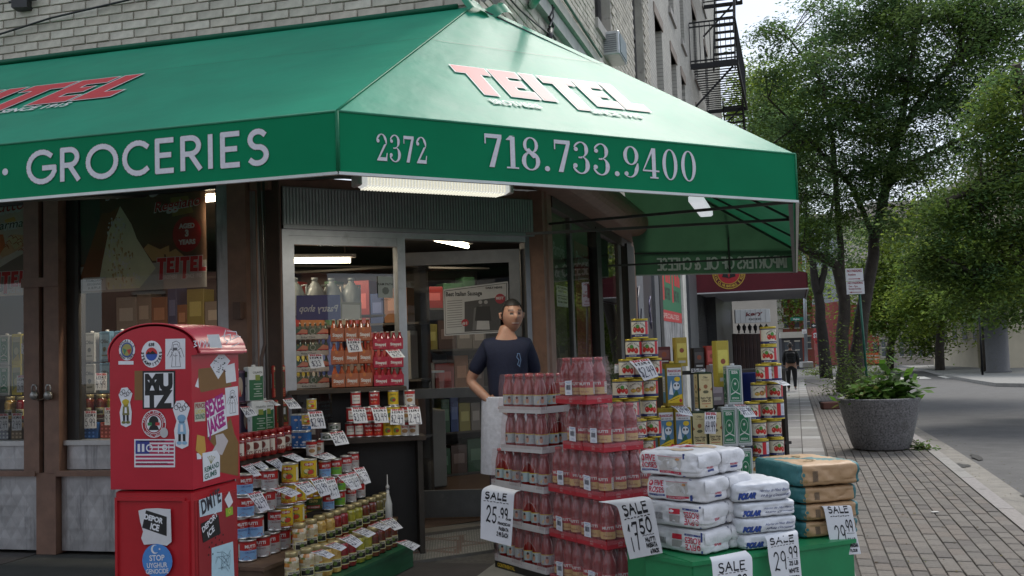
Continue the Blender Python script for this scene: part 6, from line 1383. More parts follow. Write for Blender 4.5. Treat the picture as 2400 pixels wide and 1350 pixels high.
c2s((205,472),(375,450),(465,608),(335,648),5.97,5.90, '$2.49', 'tilted price sign 2.49 on the tomato can pyramid'); c2s((568,868),(690,862),(766,958),(655,940),6.1,5.98, '$39.99', 'bent price sign hanging over the gold oil tins')
c2s((868,922),(972,922),(966,1114),(868,1112),6.2,6.18, '64.99', 'upright price sign 64.99 on the cream oil tins'); c2s((1115,858),(1225,855),(1325,962),(1222,968),6.25,6.12, '$44.99', 'bent price sign over the silver oil tins')
c2s((1395,648),(1505,642),(1626,684),(1560,690),6.4,6.2, '$2.49', 'price sheet sticking out flat from the right can tower'); c2s((752,542),(872,540),(876,576),(750,576),6.9,6.88, '$5.99', 'small price card behind the cream tins, left one'); c2s((892,542),(1000,540),(1003,576),(892,576),6.9,6.88, '1.49', 'small price card behind the cream tins, right one')
c2s((78,500),(128,498),(128,575),(75,580),6.25,6.2, '2', 'faded price card left of the third can layer of the pyramid')
# green bench and flour sacks
zg = .35; ga = atZ(1625,1316, zg); gb_ = atZ(1999,1263, zg); gu = (gb_-ga).normalized(); gv = Vector((-gu.y, gu.x, 0)); ga.z = 0
gbx = bench('green_bench', 'bright green wooden bench under the flour sacks', ga, gu, gv, (gb_-atZ(1625,1316, zg)).length, .62,0, zg, (.012,.21,.075), m_greenwood, planks=1)
gl = atZ(1512,1296, zg); gl.z = 0; gw_ = (ga-gl)
gbx2 = bench('green_bench', 'green bench part turned away at the left under the first flour sacks', gl, gw_.normalized(), Vector((-gw_.y, gw_.x, 0)).normalized(), gw_.length-.01,.40,0, zg-.004,(.012,.20,.07), m_greenwood, planks=1)
import mathutils.noise as mn
def sack(kind, L_, Dp, H, loc, az, label, grp, seed=0, flip=False):
    f = dr(az); r = thing('flour_sack', label, 'sack', loc, atan2(f.y, f.x), grp); hx_, hy, hz = L_/2, Dp/2, H/2; N_ = 9.0
    def S(x, y, z, e=0.0):     # x right, y back, z up, each -1..1 on a cube
        k = (abs(x)**N_+abs(y)**N_+abs(z)**N_)**(-1/N_); X, Y, Z = x*k, y*k, z*k
        Z = max(Z, -1) if Z < 0 else Z; P = Vector((X*hx_, Y*hy, Z*hz*(1.0 if Z > 0 else .92)))
        n = Vector((X**3/hx_, Y**3/hy, Z**3/hz)).normalized(); w = mn.noise(Vector((P.x*9+seed*7.1, P.y*9, P.z*11)))*.011+mn.noise(Vector((P.x*26+seed, P.y*26, P.z*30)))*.008-.004*max(0,1-abs(mn.noise(Vector((P.x*6+seed*3, P.z*9, P.y*6))))*9)
        if abs(Z) > .8: w *= .45
        if Z < -.5: w = min(w, .001)
        return Vector((hx_, hy, hz*.96))+P+n*(w+e)
    base = {'five': (.66,.66,.68), 'polar': (.64,.66,.70), 'brown': (.40,.25,.13)}[kind]; q = MB(); n = 24
    def colf(face):
        def g(u, v):
            if kind != 'brown': return base
            x = 2*u-1
            if face in ('left', 'right'): return (.025,.13,.14)
            if face == 'top' and abs(2*v-1+.6*x) < .22: return (.03,.15,.155)
            return (.025,.13,.14) if abs(x) > .80 else base
        return g
    q.grid(lambda u, v: S(2*u-1,-1,2*v-1), n+8, n, colf('front')); q.grid(lambda u, v: S(1-2*u, 1,2*v-1), n, 8, colf('front')); q.grid(lambda u, v: S(1,2*u-1,2*v-1), n, n, colf('right')); q.grid(lambda u, v: S(-1,1-2*u, 2*v-1), n, 8, colf('left')); q.grid(lambda u, v: S(2*u-1,2*v-1,1), n+8, n, colf('top')); q.grid(lambda u, v: S(2*u-1,1-2*v, -1),6,6, base)
    obj('sack_body', q, m_sack, r); q = MB(); s_ = -1 if flip else 1
    fr = Decal(q, lambda x, y, l: S(s_*x, -1, s_*y, .0022+.0007*l), step=.12); rt = Decal(q, lambda x, y, l: S(1, s_*x, s_*y, .0022+.0007*l), step=.12); tp = Decal(q, lambda x, y, l: S(x, y, 1,.002+.0007*l), step=.12)
    if kind == 'five':
        nv = (.02,.04,.20); rd = (.50,.02,.06)
        fr.disc(-.80,.42,.07, rd, 0,.25,12); fr.disc(-.80,.46,.035,(.7,.5,.5),1,.12,8); fr.text('FIVE', -.70,.22,.46, rd, 0,.02, w=.34); fr.text('ROSES', -.86,-.34,.46, rd, 0,.02, w=.52); fr.rect(-.86,-.62,-.32,-.46, nv, 0); fr.text('ALL PURPOSE UNBLEACHED', -.82,-.585,.09,(.6,.6,.62),1,0, w=.46)
        if not flip:
            fr.rect(-.26,-.50,.46,.60,(.48,.46,.44),0); fr.disc(.08,.10,.26,(.60,.59,.58),1,.38,16); fr.disc(.08,.12,.20,(.52,.5,.48),2,.26,16); fr.disc(.34,.44,.07,(.5,.25,.1),2,.1,8); fr.rect(-.26,-.74,.46,-.52, rd, 1); fr.text('ENRICHED WHITE FLOUR', -.2,-.69,.12,(.65,.6,.6),2,0, w=.6); fr.rect(-.28,.60,.48,.63, rd, 1)
            fr.rect(.52,-.9,.60,.9, nv, 0)
        else:
            fr.rect(-.22,.0,.12,.55,(.35,.33,.32),0); fr.rect(-.22,-.5,.12,-.1,(.5,.02,.04),0)
            for k in range(10): fr.rect(.35+k*.035,-.1,.365+k*.035,.45, BLK, 0)
            fr.rect(-.97,-.9,-.90,.9, nv, 0)
        rt.rect(-.25,-.55,.30,-.38, nv, 0); rt.text('ROSES', -.25,-.30,.30,(.5,.08,.12),0,.04, w=.55); rt.text('FIVE', -.20,.08,.26,(.5,.08,.12),0,.04, w=.45)
        tp.poly([(-.95,-.8),(-.4,-.8),(-.2,.2),(-.9,.1)], rd, 0); tp.disc(.1,0,.35,(.55,.42,.3),0,.5,14)
    elif kind == 'polar':
        nv = (.02,.06,.30); fr.text('POLAR', -.93,-.62,.62,(.04,.06,.12),0,.09, w=.62, sl=.1); fr.text('POLAR', -.95,-.58,.62, nv, 1,.07, w=.62, sl=.1)
        fr.text('Harina de Maiz Blanco', -.18,.05,.26,(.06,.08,.22),0,.0, w=1.02, sl=.2); fr.text('White Cornmeal', -.18,-.50,.28,(.05,.06,.16),0,.01, w=1.0, sl=.3)
    else:
        ti = (.35,.24,.10); fr.disc(-.78,.1,.07, ti, 0,.28,10); fr.disc(-.78,.1,.045,(.025,.13,.14),1,.18,10); fr.text('FLOUR', -.90,-.62,.3, ti, 0,.03, w=.24)
        for k in range(8): fr.rect(-.52+k*.02,-.5,-.51+k*.02,.4,(.06,.05,.04),0)
        tp.poly([(-.2,-.1),(.05,-.3),(.3,.1),(.1,.1)],(.025,.13,.14),1); tp.disc(.0,.4,.12, ti, 2,.12,10); tp.text('0 ADM', -.5,-.6,.2, ti, 1,.02, w=.4)
        rt.disc(0,.1,.25, ti, 0,.3,10); rt.disc(0,.1,.17,(.025,.13,.14),1,.2,10)
    obj('print', q, m_print, r)
    if kind == 'five':      # folded ends
        q = MB(); q.grid(lambda u, v: S(1.0,-.9+1.8*u, -.15+.95*v, .004+.012*sin(v*pi)*abs(1-2*u)),10,6,(.68,.68,.70)); obj('folded_end', q, m_sack, r)
    return r
Fc = Vector((.905,4.965,0)); f5 = 140; ff = dr(f5); fs = dr(f5-90)
gF, gPo, gBr = 'white and red flour sacks', 'white and blue cornmeal sacks', 'brown and teal flour sacks'
five = [(.352, False, 0.0, 'lowest'),(.478, True, .0, 'second'),(.604, True, .012, 'third'),(.730, False, -.015, 'top')]
fl_ = [True, True, False, False]
for i, (z, _, off, nm) in enumerate(five):
    Lk, Dk = .375,.215; az = f5+(0,-3,-4,-6)[i]; F2 = dr(az); S2 = dr(az-90); cr_ = Fc+Vector((off, 0,0)); p = cr_-F2*Lk; p.z = z
    sack('five', Lk, Dk, .128 if i < 3 else .132, p, az, 'white flour sack with red lettering, %s layer, front one' % nm, gF, i, fl_[i])
    p = cr_-F2*Lk+S2*(Dk+.002); p.z = z; sack('five', Lk, Dk, .127, p, az+1, 'white flour sack with red lettering, %s layer, back one' % nm, gF, i+10, fl_[i])
for i in range(4):
    z = .352+.0785*i; ht = .080 if i < 3 else .10
    pr = atY(1480+(1648,1625,1632,1594)[i]/4.138,1250,5.16); az = 74; F2 = dr(az); p = Vector((pr.x, 5.16, z))-F2*.33
    sack('polar', .33,.36, ht, p, az, 'white cornmeal sack with blue lettering, %s from the bottom' % ORD[i], gPo, i+20)
for i in range(4):
    z = .352+.089*i; ht = .090 if i < 3 else .125; pr = atY(1480+(2238,2245,2248,2262)[i]/4.138,1230,5.42); az = 74; Lb = .375 if i < 3 else .40; F2 = dr(az); p = Vector((pr.x, 5.42, z))-F2*Lb
    sack('brown', Lb, .50, ht, p, az+(0,1,-1,2)[i], 'brown paper flour sack with teal ends, %s from the bottom' % ORD[i], gBr, i+30)
# big handwritten sale sheets
def sale(rows, body, label):
    q, P, org, tot = sheet('sale_sign', label, rows, 12); D = Decal(q, lambda x, y, l: P(x, y, l+1)); K = (.012,.012,.016)
    L1 = ((atY(*rows[0][0], rows[0][2])-atY(*rows[1][0], rows[1][2])).length+(atY(*rows[0][1], rows[0][2])-atY(*rows[1][1], rows[1][2])).length)/2; fk = (1-L1/tot)/.90; body = [(t, x, y*fk, h*(fk if t != '---' else 1), wt, w) for t, x, y, h, wt, w in body]
    for (t, x, y, h, wt, w) in body:
        if t == '---': 
            n = 8
            for k in range(n): D.stroke([(x+w*k/n, y+.008*(k % 2)),(x+w*(k+.6)/n, y+.004)], h, K, 1)
        else: D.pen(t, x, y, h, wt, K, 1, sp=.18, w=w, jit=.04)
    o = obj('sale_sign', q, m_paper, None, org); return tag(o, label, 'sale sign', 'large handwritten sale sheets')
S_ = [('SALE', .10,.72,.12,.026,.72),('---', .08,.67,.010,0,.84)]
sale([((1152,1136),(1221,1150),5.89),((1130,1149),(1206,1158),5.84),((1127,1205),(1202,1220),5.82),((1126,1262),(1198,1281),5.80)],[('SALE', .12,.74,.12,.03,.66),('---', .08,.69,.010,0,.80),('25', .18,.34,.28,.03,.32),('.99', .56,.46,.16,.028,.28),('CASE', .78,.43,.035,.012,.16),('FRANCISCAN', .54,.33,.035,.012,.38),('PASSATA', .58,.25,.04,.014,.30),('2.99 EACH', .52,.16,.055,.016,.36)], 'large sale sheet reading 25.99 hanging on the pale bottle trays')
sale([((1402,1176),(1505,1163),5.36,5.20),((1446,1188),(1527,1171),5.26,5.00),((1461,1250),(1541,1235),5.20,4.98),((1476,1311),(1553,1296),5.16,4.97)],[('SALE', .14,.60,.16,.03,.70),('---', .12,.55,.010,0,.78),('17', .16,.14,.34,.03,.30),('50', .52,.32,.20,.03,.34),('---', .55,.28,.008,0,.34),('MUTTI', .60,.21,.04,.014,.28),('PASSATA', .60,.14,.045,.014,.30),('6 PACK', .68,.05,.055,.018,.24)], 'large sale sheet reading 17.50 hanging on the red bottle trays')
sale([((1663,1306),(1747,1290),4.83),((1668,1318),(1762,1306),4.80),((1672,1365),(1764,1350),4.77),((1674,1420),(1766,1405),4.75)],[('SALE', .16,.66,.17,.028,.66),('---', .12,.62,.010,0,.78),('20', .20,.30,.24,.03,.30),('.99', .56,.38,.18,.03,.30)], 'large sale sheet cut off at the bottom edge, in front of the white flour sacks')
sale([((1791,1256),(1866,1243),5.06),((1797,1268),(1870,1254),5.03),((1803,1318),(1875,1308),5.01),((1813,1372),(1880,1362),4.99)],[('SALE', .10,.78,.14,.028,.76),('---', .12,.73,.010,0,.76),('29', .16,.30,.34,.028,.40),('.99', .60,.50,.18,.026,.34),('---', .62,.46,.008,0,.32),('25 LB', .64,.34,.07,.02,.28),('WHITE', .60,.22,.06,.018,.32),('CORNMEAL', .58,.10,.06,.018,.36)], 'large sale sheet for white cornmeal hanging under the blue lettered sacks')
sale([((1917,1187),(1982,1187),5.36),((1930,1190),(1995,1187),5.33),((1941,1246),(2006,1244),5.31),((1952,1303),(2018,1298),5.29)],[('SALE', .14,.76,.14,.028,.72),('---', .18,.70,.012,0,.70),('29', .24,.20,.36,.028,.38),('.99', .62,.44,.20,.026,.30),('---', .66,.39,.010,0,.28),('44 LB', .66,.26,.05,.015,.26),('CANADIAN', .62,.17,.05,.015,.34),('FLOUR', .66,.08,.05,.015,.24)], 'large sale sheet for canadian flour hanging on the brown sacks')
# ================================================================== PEOPLE
def skin(verts, edges, sub=2, col=(.5,.3,.2), colfn=None, m=None, name='body', parent=None, sm=True, loc=None):
    me = bpy.data.meshes.new('s'); bm = bmesh.new(); ly = bm.verts.layers.skin.verify(); vs = []
    for i, (p, r) in enumerate(verts):
        v = bm.verts.new(p); v[ly].radius = (r, r) if not isinstance(r, tuple) else r; v[ly].use_root = i == 0; vs.append(v)
    for a, b in edges: bm.edges.new((vs[a], vs[b]))
    bm.to_mesh(me); bm.free(); o = bpy.data.objects.new('s', me); COL.objects.link(o)
    md = o.modifiers.new('k', 'SKIN'); md.use_smooth_shade = True; md = o.modifiers.new('u', 'SUBSURF'); md.levels = sub
    dg = bpy.context.evaluated_depsgraph_get(); dg.update(); ev = o.evaluated_get(dg); m2 = ev.to_mesh()
    q = MB(); q.v = [tuple(v.co) for v in m2.vertices]
    for f in m2.polygons: q.face(tuple(f.vertices), colfn(f.center) if colfn else col, 0, True)
    ev.to_mesh_clear(); bpy.data.objects.remove(o); bpy.data.meshes.remove(me)
    return obj(name, q, m or m_cloth, parent, loc)
def head(q, c, s, skin_c, hair_c, turn=0.0, long_hair=False, smile=False):
    """head with brow, nose, mouth, ears and hair; faces -Y, turned about z"""
    ct, st = cos(turn), sin(turn); R = lambda x, y, z: (c[0]+(x*ct-y*st)*s, c[1]+(x*st+y*ct)*s, c[2]+z*s)
    def f(u, v):
        a = 2*pi*u; b = pi*(v-.5); x, y, z = .078*cos(b)*cos(a),.098*cos(b)*sin(a),.118*sin(b)
        if z < 0: k = 1-.28*(-z/.118)**1.5; x *= k; y = y*(1-.12*(-z/.118)) if y < 0 else y*k*.9
        fr = max(0,-y/.098)**3
        nose = math.exp(-((x/.013)**2))*math.exp(-(((z+.012)/.026)**2))*fr; y -= .026*nose
        y += .010*fr*(math.exp(-(((abs(x)-.030)/.015)**2+((z-.018)/.012)**2))); y -= .006*fr*math.exp(-((z-.038)/.01)**2); y -= .007*fr*math.exp(-((x/.03)**2+((z+.055)/.01)**2)); y -= .010*fr*math.exp(-((x/.028)**2+((z+.095)/.018)**2))
        return R(x, y, z)
    def cf(u, v):
        a = 2*pi*u; b = pi*(v-.5); x, y, z = .078*cos(b)*cos(a),.098*cos(b)*sin(a),.118*sin(b)
        if y < 0 and abs(z-.018) < .007 and .018 < abs(x) < .044: return (.05,.03,.025)
        if y < 0 and abs(z-.040) < .006 and .014 < abs(x) < .050: return tuple(v_*.35 for v_ in skin_c)
        if y < 0 and abs(z+.056) < .006 and abs(x) < (.032 if smile else .024): return (.55,.45,.40) if smile and abs(z+.054) < .004 else (.30,.09,.07)
        return skin_c
    q.grid(f, 56,44, cf)
    for sx in (-1,1): q.tube([R(sx*.074,.004,.025), R(sx*.090,.014,.022), R(sx*.088,.014,-.008), R(sx*.074,.004,-.022)],[.008*s, .012*s, .010*s, .006*s], skin_c, 8)
def hair(c, s, col, turn, long_hair=False, parent=None):
    ct, st = cos(turn), sin(turn); q = MB(); rs = random.Random(3)
    def f(u, v):
        a = 2*pi*u; lo = -.02 if sin(a) > -.30 else .080; lo = lo-(.16 if long_hair and sin(a) > -.1 else (.05 if sin(a) > .2 else 0))
        b = v; z = lo+(.134-lo)*sin(b*pi/2); rr = sqrt(max(0,1-(max(0, z)/.134)**2)); k = 1.055+rs.uniform(-.03,.03); x, y = .080*k*rr*cos(a),.101*k*rr*sin(a)+.004
        return (c[0]+(x*ct-y*st)*s, c[1]+(x*st+y*ct)*s, c[2]+z*s)
    q.grid(f, 36,12, lambda u, v: cj(col, .25)); return obj('hair', q, m_hair, parent)
def hand(parent, w, d, up, s, skin_c, curl=.6):
    """palm and five bent fingers from the wrist w along d; up is the back of the hand"""
    d = Vector(d).normalized(); up = Vector(up).normalized(); sd_ = d.cross(up).normalized(); w = Vector(w)
    V = [(w, .024*s),(w+d*.05*s, (.036*s, .020*s)),(w+d*.085*s, (.034*s, .017*s))]; E_ = [(0,1),(1,2)]
    o = skin(V, E_, 2, skin_c, None, m_skin, 'hand', parent)
    for k, (off, L_) in enumerate(((-.028,.062),(-.010,.074),(.009,.070),(.026,.056))):
        b = w+d*.075*s+sd_*off*s; P = [(b, .0105*s)]; dd_ = d.copy()
        for j in range(3): dd_ = (dd_-up*curl*.5).normalized(); b = b+dd_*L_*s*(.45,.32,.25)[j]; P.append((b, (.0098,.009,.0078)[j]*s))
        skin(P, [(0,1),(1,2),(2,3)],1, skin_c, None, m_skin, 'finger', o)
    b = w+d*.03*s-sd_*.026*s; skin([(b, .013*s),(b+(d-sd_*1.1)*.026*s, .0115*s),(b+(d*1.6-sd_*1.0)*.040*s, .0095*s)],[(0,1),(1,2)],1, skin_c, None, m_skin, 'thumb', o)
def figure(label, loc, H, rz, top, legs, skin_c, hair_c, arms=None, stride=0.0, turn=0.0, long_hair=False, sleeves=.5, shorts=False, smile=False, shoes=(.02,.02,.02), fat=1.0, fingers=True, lean=0.0, group=None):
    s = H/1.75; r = thing('person', label, 'person', loc, rz, group); S = lambda *p: Vector(p)*s
    a = arms or {-1: (S(-.25,.03,1.15), S(-.24,-.06,.90)),1: (S(.25,.03,1.15), S(.24,-.06,.90))}
    sh = {k: S(k*.160*fat, 0,1.395) for k in (-1,1)}; hp = {k: S(k*.085*fat, 0,.90) for k in (-1,1)}
    kn = {k: S(k*.095*fat, -k*stride*.5-.02,.50) for k in (-1,1)}; an = {k: S(k*.095*fat, -k*stride+.02,.09+(.05 if k*stride < 0 else 0)) for k in (-1,1)}
    V = [(S(0,0,.98),(.145*s*fat, .105*s*fat)),(S(0,0,1.14),(.135*s*fat, .10*s*fat)),(S(0,0,1.32),(.155*s*fat, .105*s*fat)),(S(0,0,1.40),(.085*s*fat, .07*s)),(S(0,.0,1.50),.056*s),(S(0,-.005,1.56),.056*s)]; E_ = [(0,1),(1,2),(2,3),(3,4),(4,5)]
    for k in (-1,1):
        n = len(V); V += [(sh[k]-S(k*.02,0,.02),.055*s*fat),((sh[k]+a[k][0])/2,.050*s*fat),(a[k][0],.042*s),((a[k][0]+a[k][1])/2,.037*s),(a[k][1],.026*s)]; E_ += [(3, n),(n, n+1),(n+1, n+2),(n+2, n+3),(n+3, n+4)]
        n = len(V); V += [(hp[k],.092*s*fat),((hp[k]+kn[k])/2,.080*s*fat),(kn[k],.058*s*fat),((kn[k]+an[k])/2,.053*s),(an[k],.038*s),(an[k]+S(k*.01,-.13,-.055),.034*s)]; E_ += [(0, n),(n, n+1),(n+1, n+2),(n+2, n+3),(n+3, n+4),(n+4, n+5)]
    skin(V, E_, 2, skin_c, None, m_skin, 'body', r)
    g = 1.10; st_ = [(V[0][0],(V[0][1][0]*1.16, V[0][1][1]*1.25)),(V[1][0],(V[1][1][0]*1.17, V[1][1][1]*1.3)),(V[2][0],(V[2][1][0]*1.16, V[2][1][1]*1.3)),(V[3][0]+S(0,0,.0),(V[3][1][0]*1.30, V[3][1][1]*1.40)),(S(0,0,1.478),.080*s)]; e2 = [(0,1),(1,2),(2,3),(3,4)]
    for k in (-1,1):
        n = len(st_); el = a[k][0]; mid = sh[k].lerp(el, .8 if sleeves < .9 else 1); st_ += [(sh[k]-S(k*.02,0,.0),.080*s*fat),(sh[k].lerp(el, .45),.066*s*fat),(mid, .060*s*fat)]; e2 += [(3, n),(n, n+1),(n+1, n+2)]
        if sleeves >= .9: st_ += [(el.lerp(a[k][1],.85),.036*s)]; e2 += [(n+2, n+3)]
    skin(st_, e2,2, top, None, m_cloth, 'shirt', r)
    st_ = [(S(0,0,1.0),(.152*s*fat, .112*s*fat)),(S(0,0,.93),(.155*s*fat, .118*s*fat))]; e2 = [(0,1)]
    for k in (-1,1):
        n = len(st_); st_ += [(hp[k]-S(0,0,.03),.098*s*fat),((hp[k]+kn[k])/2,.088*s*fat)]; e2 += [(1, n),(n, n+1)]
        if not shorts: st_ += [(kn[k],.070*s*fat),((kn[k]+an[k])/2,.066*s),(an[k]+S(0,0,.01),.058*s)]; e2 += [(n+1, n+2),(n+2, n+3),(n+3, n+4)]
    skin(st_, e2,2, legs, None, m_cloth, 'trousers' if not shorts else 'shorts', r)
    for k in (-1,1): skin([(an[k]-S(0,-.02,.035),.045*s),(an[k]+S(k*.01,-.09,-.05),.042*s),(an[k]+S(k*.012,-.15,-.058),.030*s)],[(0,1),(1,2)],2, shoes, None, m_plastic, 'shoe', r)
    q = MB(); hc = S(0,-.015,1.645); head(q, hc, s*.94, skin_c, hair_c, turn, smile=smile); obj('head', q, m_skin, r); hair(hc, s*.94, hair_c, turn, long_hair, r)
    return r, s, a
SK = (.40,.215,.145)
yw = 6.98; pw0 = atY(1188,820, yw); wl = Vector((pw0.x, yw, .028)); sw = 1.745/1.75; k_ = yw/2333
mm = lambda x, y, dy: Vector(((x-1188)*k_, dy, 1.4+(821-y)*k_-.028))
arms = {-1: (mm(1098,893,.05), mm(1156,948,-.10)),1: (mm(1256,905,.10), mm(1240,985,.0))}
w_, s_, a_ = figure('man in navy t-shirt and white apron standing in the shop doorway with hand on hip', wl, 1.745,0.0,(.008,.012,.035),(.04,.04,.05), SK, (.012,.009,.008), arms, 0,.30, False, .4, smile=True, fat=.93)
for ch in w_.children:
    if ch.name.startswith(('head', 'hair')): ch.location = (.045,0,-.035)
hand(w_, arms[-1][1], Vector((.9,-.35,-.35)), Vector((-.2,-.6,.9)),1.0, SK, .45); hand(w_, arms[1][1], Vector((0,-.1,-1)), Vector((1,0,0)),1.0, SK, .5)
q = MB()       # apron wrapped round the hips
def ap(u, v):
    a = radians(172+196*u); z = 1.045-.52*v; k = 1+.10*v+.02*sin(u*26)*v
    return Vector((.188*k*cos(a),.150*k*sin(a)*1.0, z))
q.grid(ap, 30,10,(.60,.62,.70)); q.grid(lambda u, v: ap(u, v)+Vector((0,.004,0)),30,10,(.60,.62,.70), flip=True); obj('apron', q, m_cloth, w_)
q = MB(); q.tube([Vector((.17*cos(radians(t)),.136*sin(radians(t)),1.045)) for t in range(0,361,20)],.010,(.6,.62,.7),6); obj('apron_string', q, m_cloth, w_)
q = MB(); D = Decal(q, lambda x, y, l: Vector((.075+x, -.120-.0008*l, 1.30+y))); D.stroke([(0,.045),(-.008,.02),(.008,.0),(-.004,-.03),(.012,-.045)],.005,(.12,.2,.35)); D.stroke([(.012,.045),(.02,.0),(.010,-.04)],.004,(.12,.2,.35)); D.stroke([(-.004,.045),(.012,.045)],.004,(.12,.2,.35)); obj('shirt_print', q, m_cloth, w_)
# passers-by
g = atG(1857,917); r, s, _ = figure('person in black clothes with backpack walking away down the sidewalk', g, 1.70, pi+atan2(-uB.x, uB.y),(.010,.010,.011),(.009,.009,.010),(.32,.18,.12),(.02,.014,.01), None, .12,0, False, .9, shoes=(.35,.35,.35), fat=1.22)
q = MB(); q.bbox(-.17,.17,.10,.28,.98,1.38,.05,(.008,.008,.009)); q.bbox(-.12,.12,.28,.33,1.0,1.2,.02,(.008,.008,.009)); obj('backpack', q, m_cloth, r)
g = atG(1831,853); figure('woman in white top walking ahead of the person in black', g, 1.62, pi, (.60,.62,.66),(.03,.05,.10),(.35,.2,.14),(.03,.02,.01), None, .10, fat=1.1)
g = atG(1846,852); figure('person in pink shirt far down the sidewalk', g, 1.66, pi, (.62,.34,.36),(.1,.09,.08),(.4,.24,.17),(.25,.2,.15), None, .05)
g = atG(2205,852); figure('woman in white shorts walking on the far sidewalk', g, 1.66,.4,(.42,.28,.20),(.6,.6,.58),(.40,.24,.17),(.12,.07,.03), None, .18, long_hair=True, shorts=True)
g = atG(2217,851); figure('person in dark blue beside the woman in white shorts', g, 1.70,.4,(.03,.06,.16),(.03,.05,.12),(.3,.17,.12),(.02,.015,.01), None, .12)
g = atG(2365,852); figure('woman in white blouse and black trousers walking at the right edge', g, 1.68,1.2,(.62,.62,.64),(.012,.012,.014),(.3,.17,.12),(.01,.01,.01), None, .22, long_hair=True, sleeves=.9)
# ================================================================== THE RED NEWSPAPER BOX
KN = atY(450,1000,4.40); KN.z = 0
nb = thing('newspaper_box', 'red plastic newspaper box covered in stickers at the left front', 'newspaper box', KN, atan2(uA.y, uA.x))
m_red = mat('red_plastic', .36, mott=(4,.10), bump=[(160,.06,.001),(3,.1,.01)], coat=.15, spec=.5, dirt=(11,.655,(.13,.07,.03),.75), roughvar=.06)
RDB = (.43,.014,.030); LX, LY = .415,.40
prof = [(-LX, .835),(-LX, 1.42)]+[(-LX/2+.01+(LX/2+.012)*cos(radians(a)),1.415+.143*sin(radians(a))**.8) for a in range(172,7,-8)]+[(.030,1.44),(.030,1.425),(.001,1.422),(.0,.835)]
q = MB(); q.prism(prof[::-1], lambda x, z: (x, 0, z), lambda x, z: (x, LY, z), RDB); obj('hood', q, m_red, nb)
q = MB(); pr2 = [(-LX-.006,1.405),(-LX-.008,1.43)]+[(-LX/2+.012+(LX/2+.025)*cos(radians(a)),1.420+.15*sin(radians(a))**.8) for a in range(174,5,-8)]+[(.040,1.445),(.040,1.43)]
nP = len(pr2)
for y0, y1 in ((.004, LY+.012),):
    A1 = [q.pt((x, y0, z)) for x, z in pr2]; B1 = [q.pt((x, y1, z)) for x, z in pr2]
    for k in range(nP-1): q.face([A1[k], B1[k], B1[k+1], A1[k+1]],(.60,.09,.12),0, True)
q.tube([(x, .004, z) for x, z in pr2],.004,(.46,.02,.035),6); obj('roof_lip', q, m_red, nb)
q = MB(); q.bbox(-LX+.012,-.008,.012, LY-.01,0,.826,.008,(.42,.014,.022)); obj('cabinet', q, m_red, nb)
q = MB()
for (a, b, c, d) in ((-LX+.03,-.055,.02,.785),):     # raised frame round the side panel
    t = .014
    q.box(a-.012, b+.012,.002,.012, d, d+t, (.42,.014,.022)); q.box(a-.012, a, .002,.012, c, d, (.42,.014,.022)); q.box(b, b+.03,.002,.012, c, d, (.42,.014,.022))
obj('side_frame', q, m_red, nb)
q = MB(); q.box(-.008,.0,.02, LY-.03,.02,.785,(.34,.018,.022)); q.box(.0,.004,.035, LY-.045,.04,.775,(.30,.025,.03)); obj('door', q, m_red, nb)
lf = lambda x, y: (lambda p: ((p-KN).dot(uA), p.z))(hit(x, y, KN, nA))
rtq = lambda x, y, off=0: (lambda p: ((p-KN).dot(dr(14.5)), p.z))(hit(x, y, KN+uA*off, uA))
n1 = lambda x, y: (260+x/4.5,760+y/4.5); n2 = lambda x, y: (260+x/4.5,1050+y/4.5)
q = MB(); D = Decal(q, flat((0,0,0),(1,0,0), ZU, (0,-1,0),.0005)); WH = (.68,.69,.72); K = (.012,.012,.012)
P = lambda f, *pts: [lf(*f(*p)) for p in pts]
def quadL(f, x0, y0, x1, y1, c, l=0, s=0): D.poly(P(f, (x0, y0),(x1, y0-s),(x1, y1-s),(x0, y1))[::-1], c, l)
def discL(f, x, y, r, c, l=0, ry=None): cx, cz = lf(*f(x, y)); k = abs(lf(*f(x+r, y))[0]-cx); D.disc(cx, cz, k, c, l, (ry or r)/r*k*.98,20); return cx, cz, k
cx, cz, k = discL(n1,170,270,85, WH, 0,100); D.disc(cx, cz, k*.78,(.05,.09,.25),1, k*.82,18); D.disc(cx, cz, k*.62,(.30,.28,.08),2, k*.66,14); D.poly([(cx, cz),(cx+k*.55, cz+k*.1),(cx+k*.3, cz-k*.55)],(.45,.04,.03),3); D.poly([(cx, cz),(cx-k*.5, cz+k*.2),(cx-k*.3, cz-k*.5)],(.05,.2,.12),3)
D.arctext('LOCAL1-2', cx, cz, k*.86, k*.26, K, 165,15,4); D.arctext('NEW YORK', cx, cz, k*1.06, k*.24, K, 205,335,4, True); quadL(n1,80,388,240,425, WH, 1)
cx, cz, k = discL(n1,430,315,110, WH, 0,128); D.disc(cx, cz, k*.56,(.03,.08,.35),1); D.poly([(cx+k*.56*cos(radians(a)), cz+k*.56*sin(radians(a))) for a in range(0,181,15)],(.50,.03,.03),2); D.poly([(cx-k*.5, cz),(cx-k*.3, cz+k*.25),(cx-.1*k, cz+k*.12),(cx+.1*k, cz+k*.3),(cx+.5*k, cz)], K, 3); D.text('638', cx, cz+k*.68, k*.26, K, 2,.04, al='c'); D.arctext('STEAMFITTERS', cx, cz, k*.98, k*.24, K, 165,375,2, True, .05)
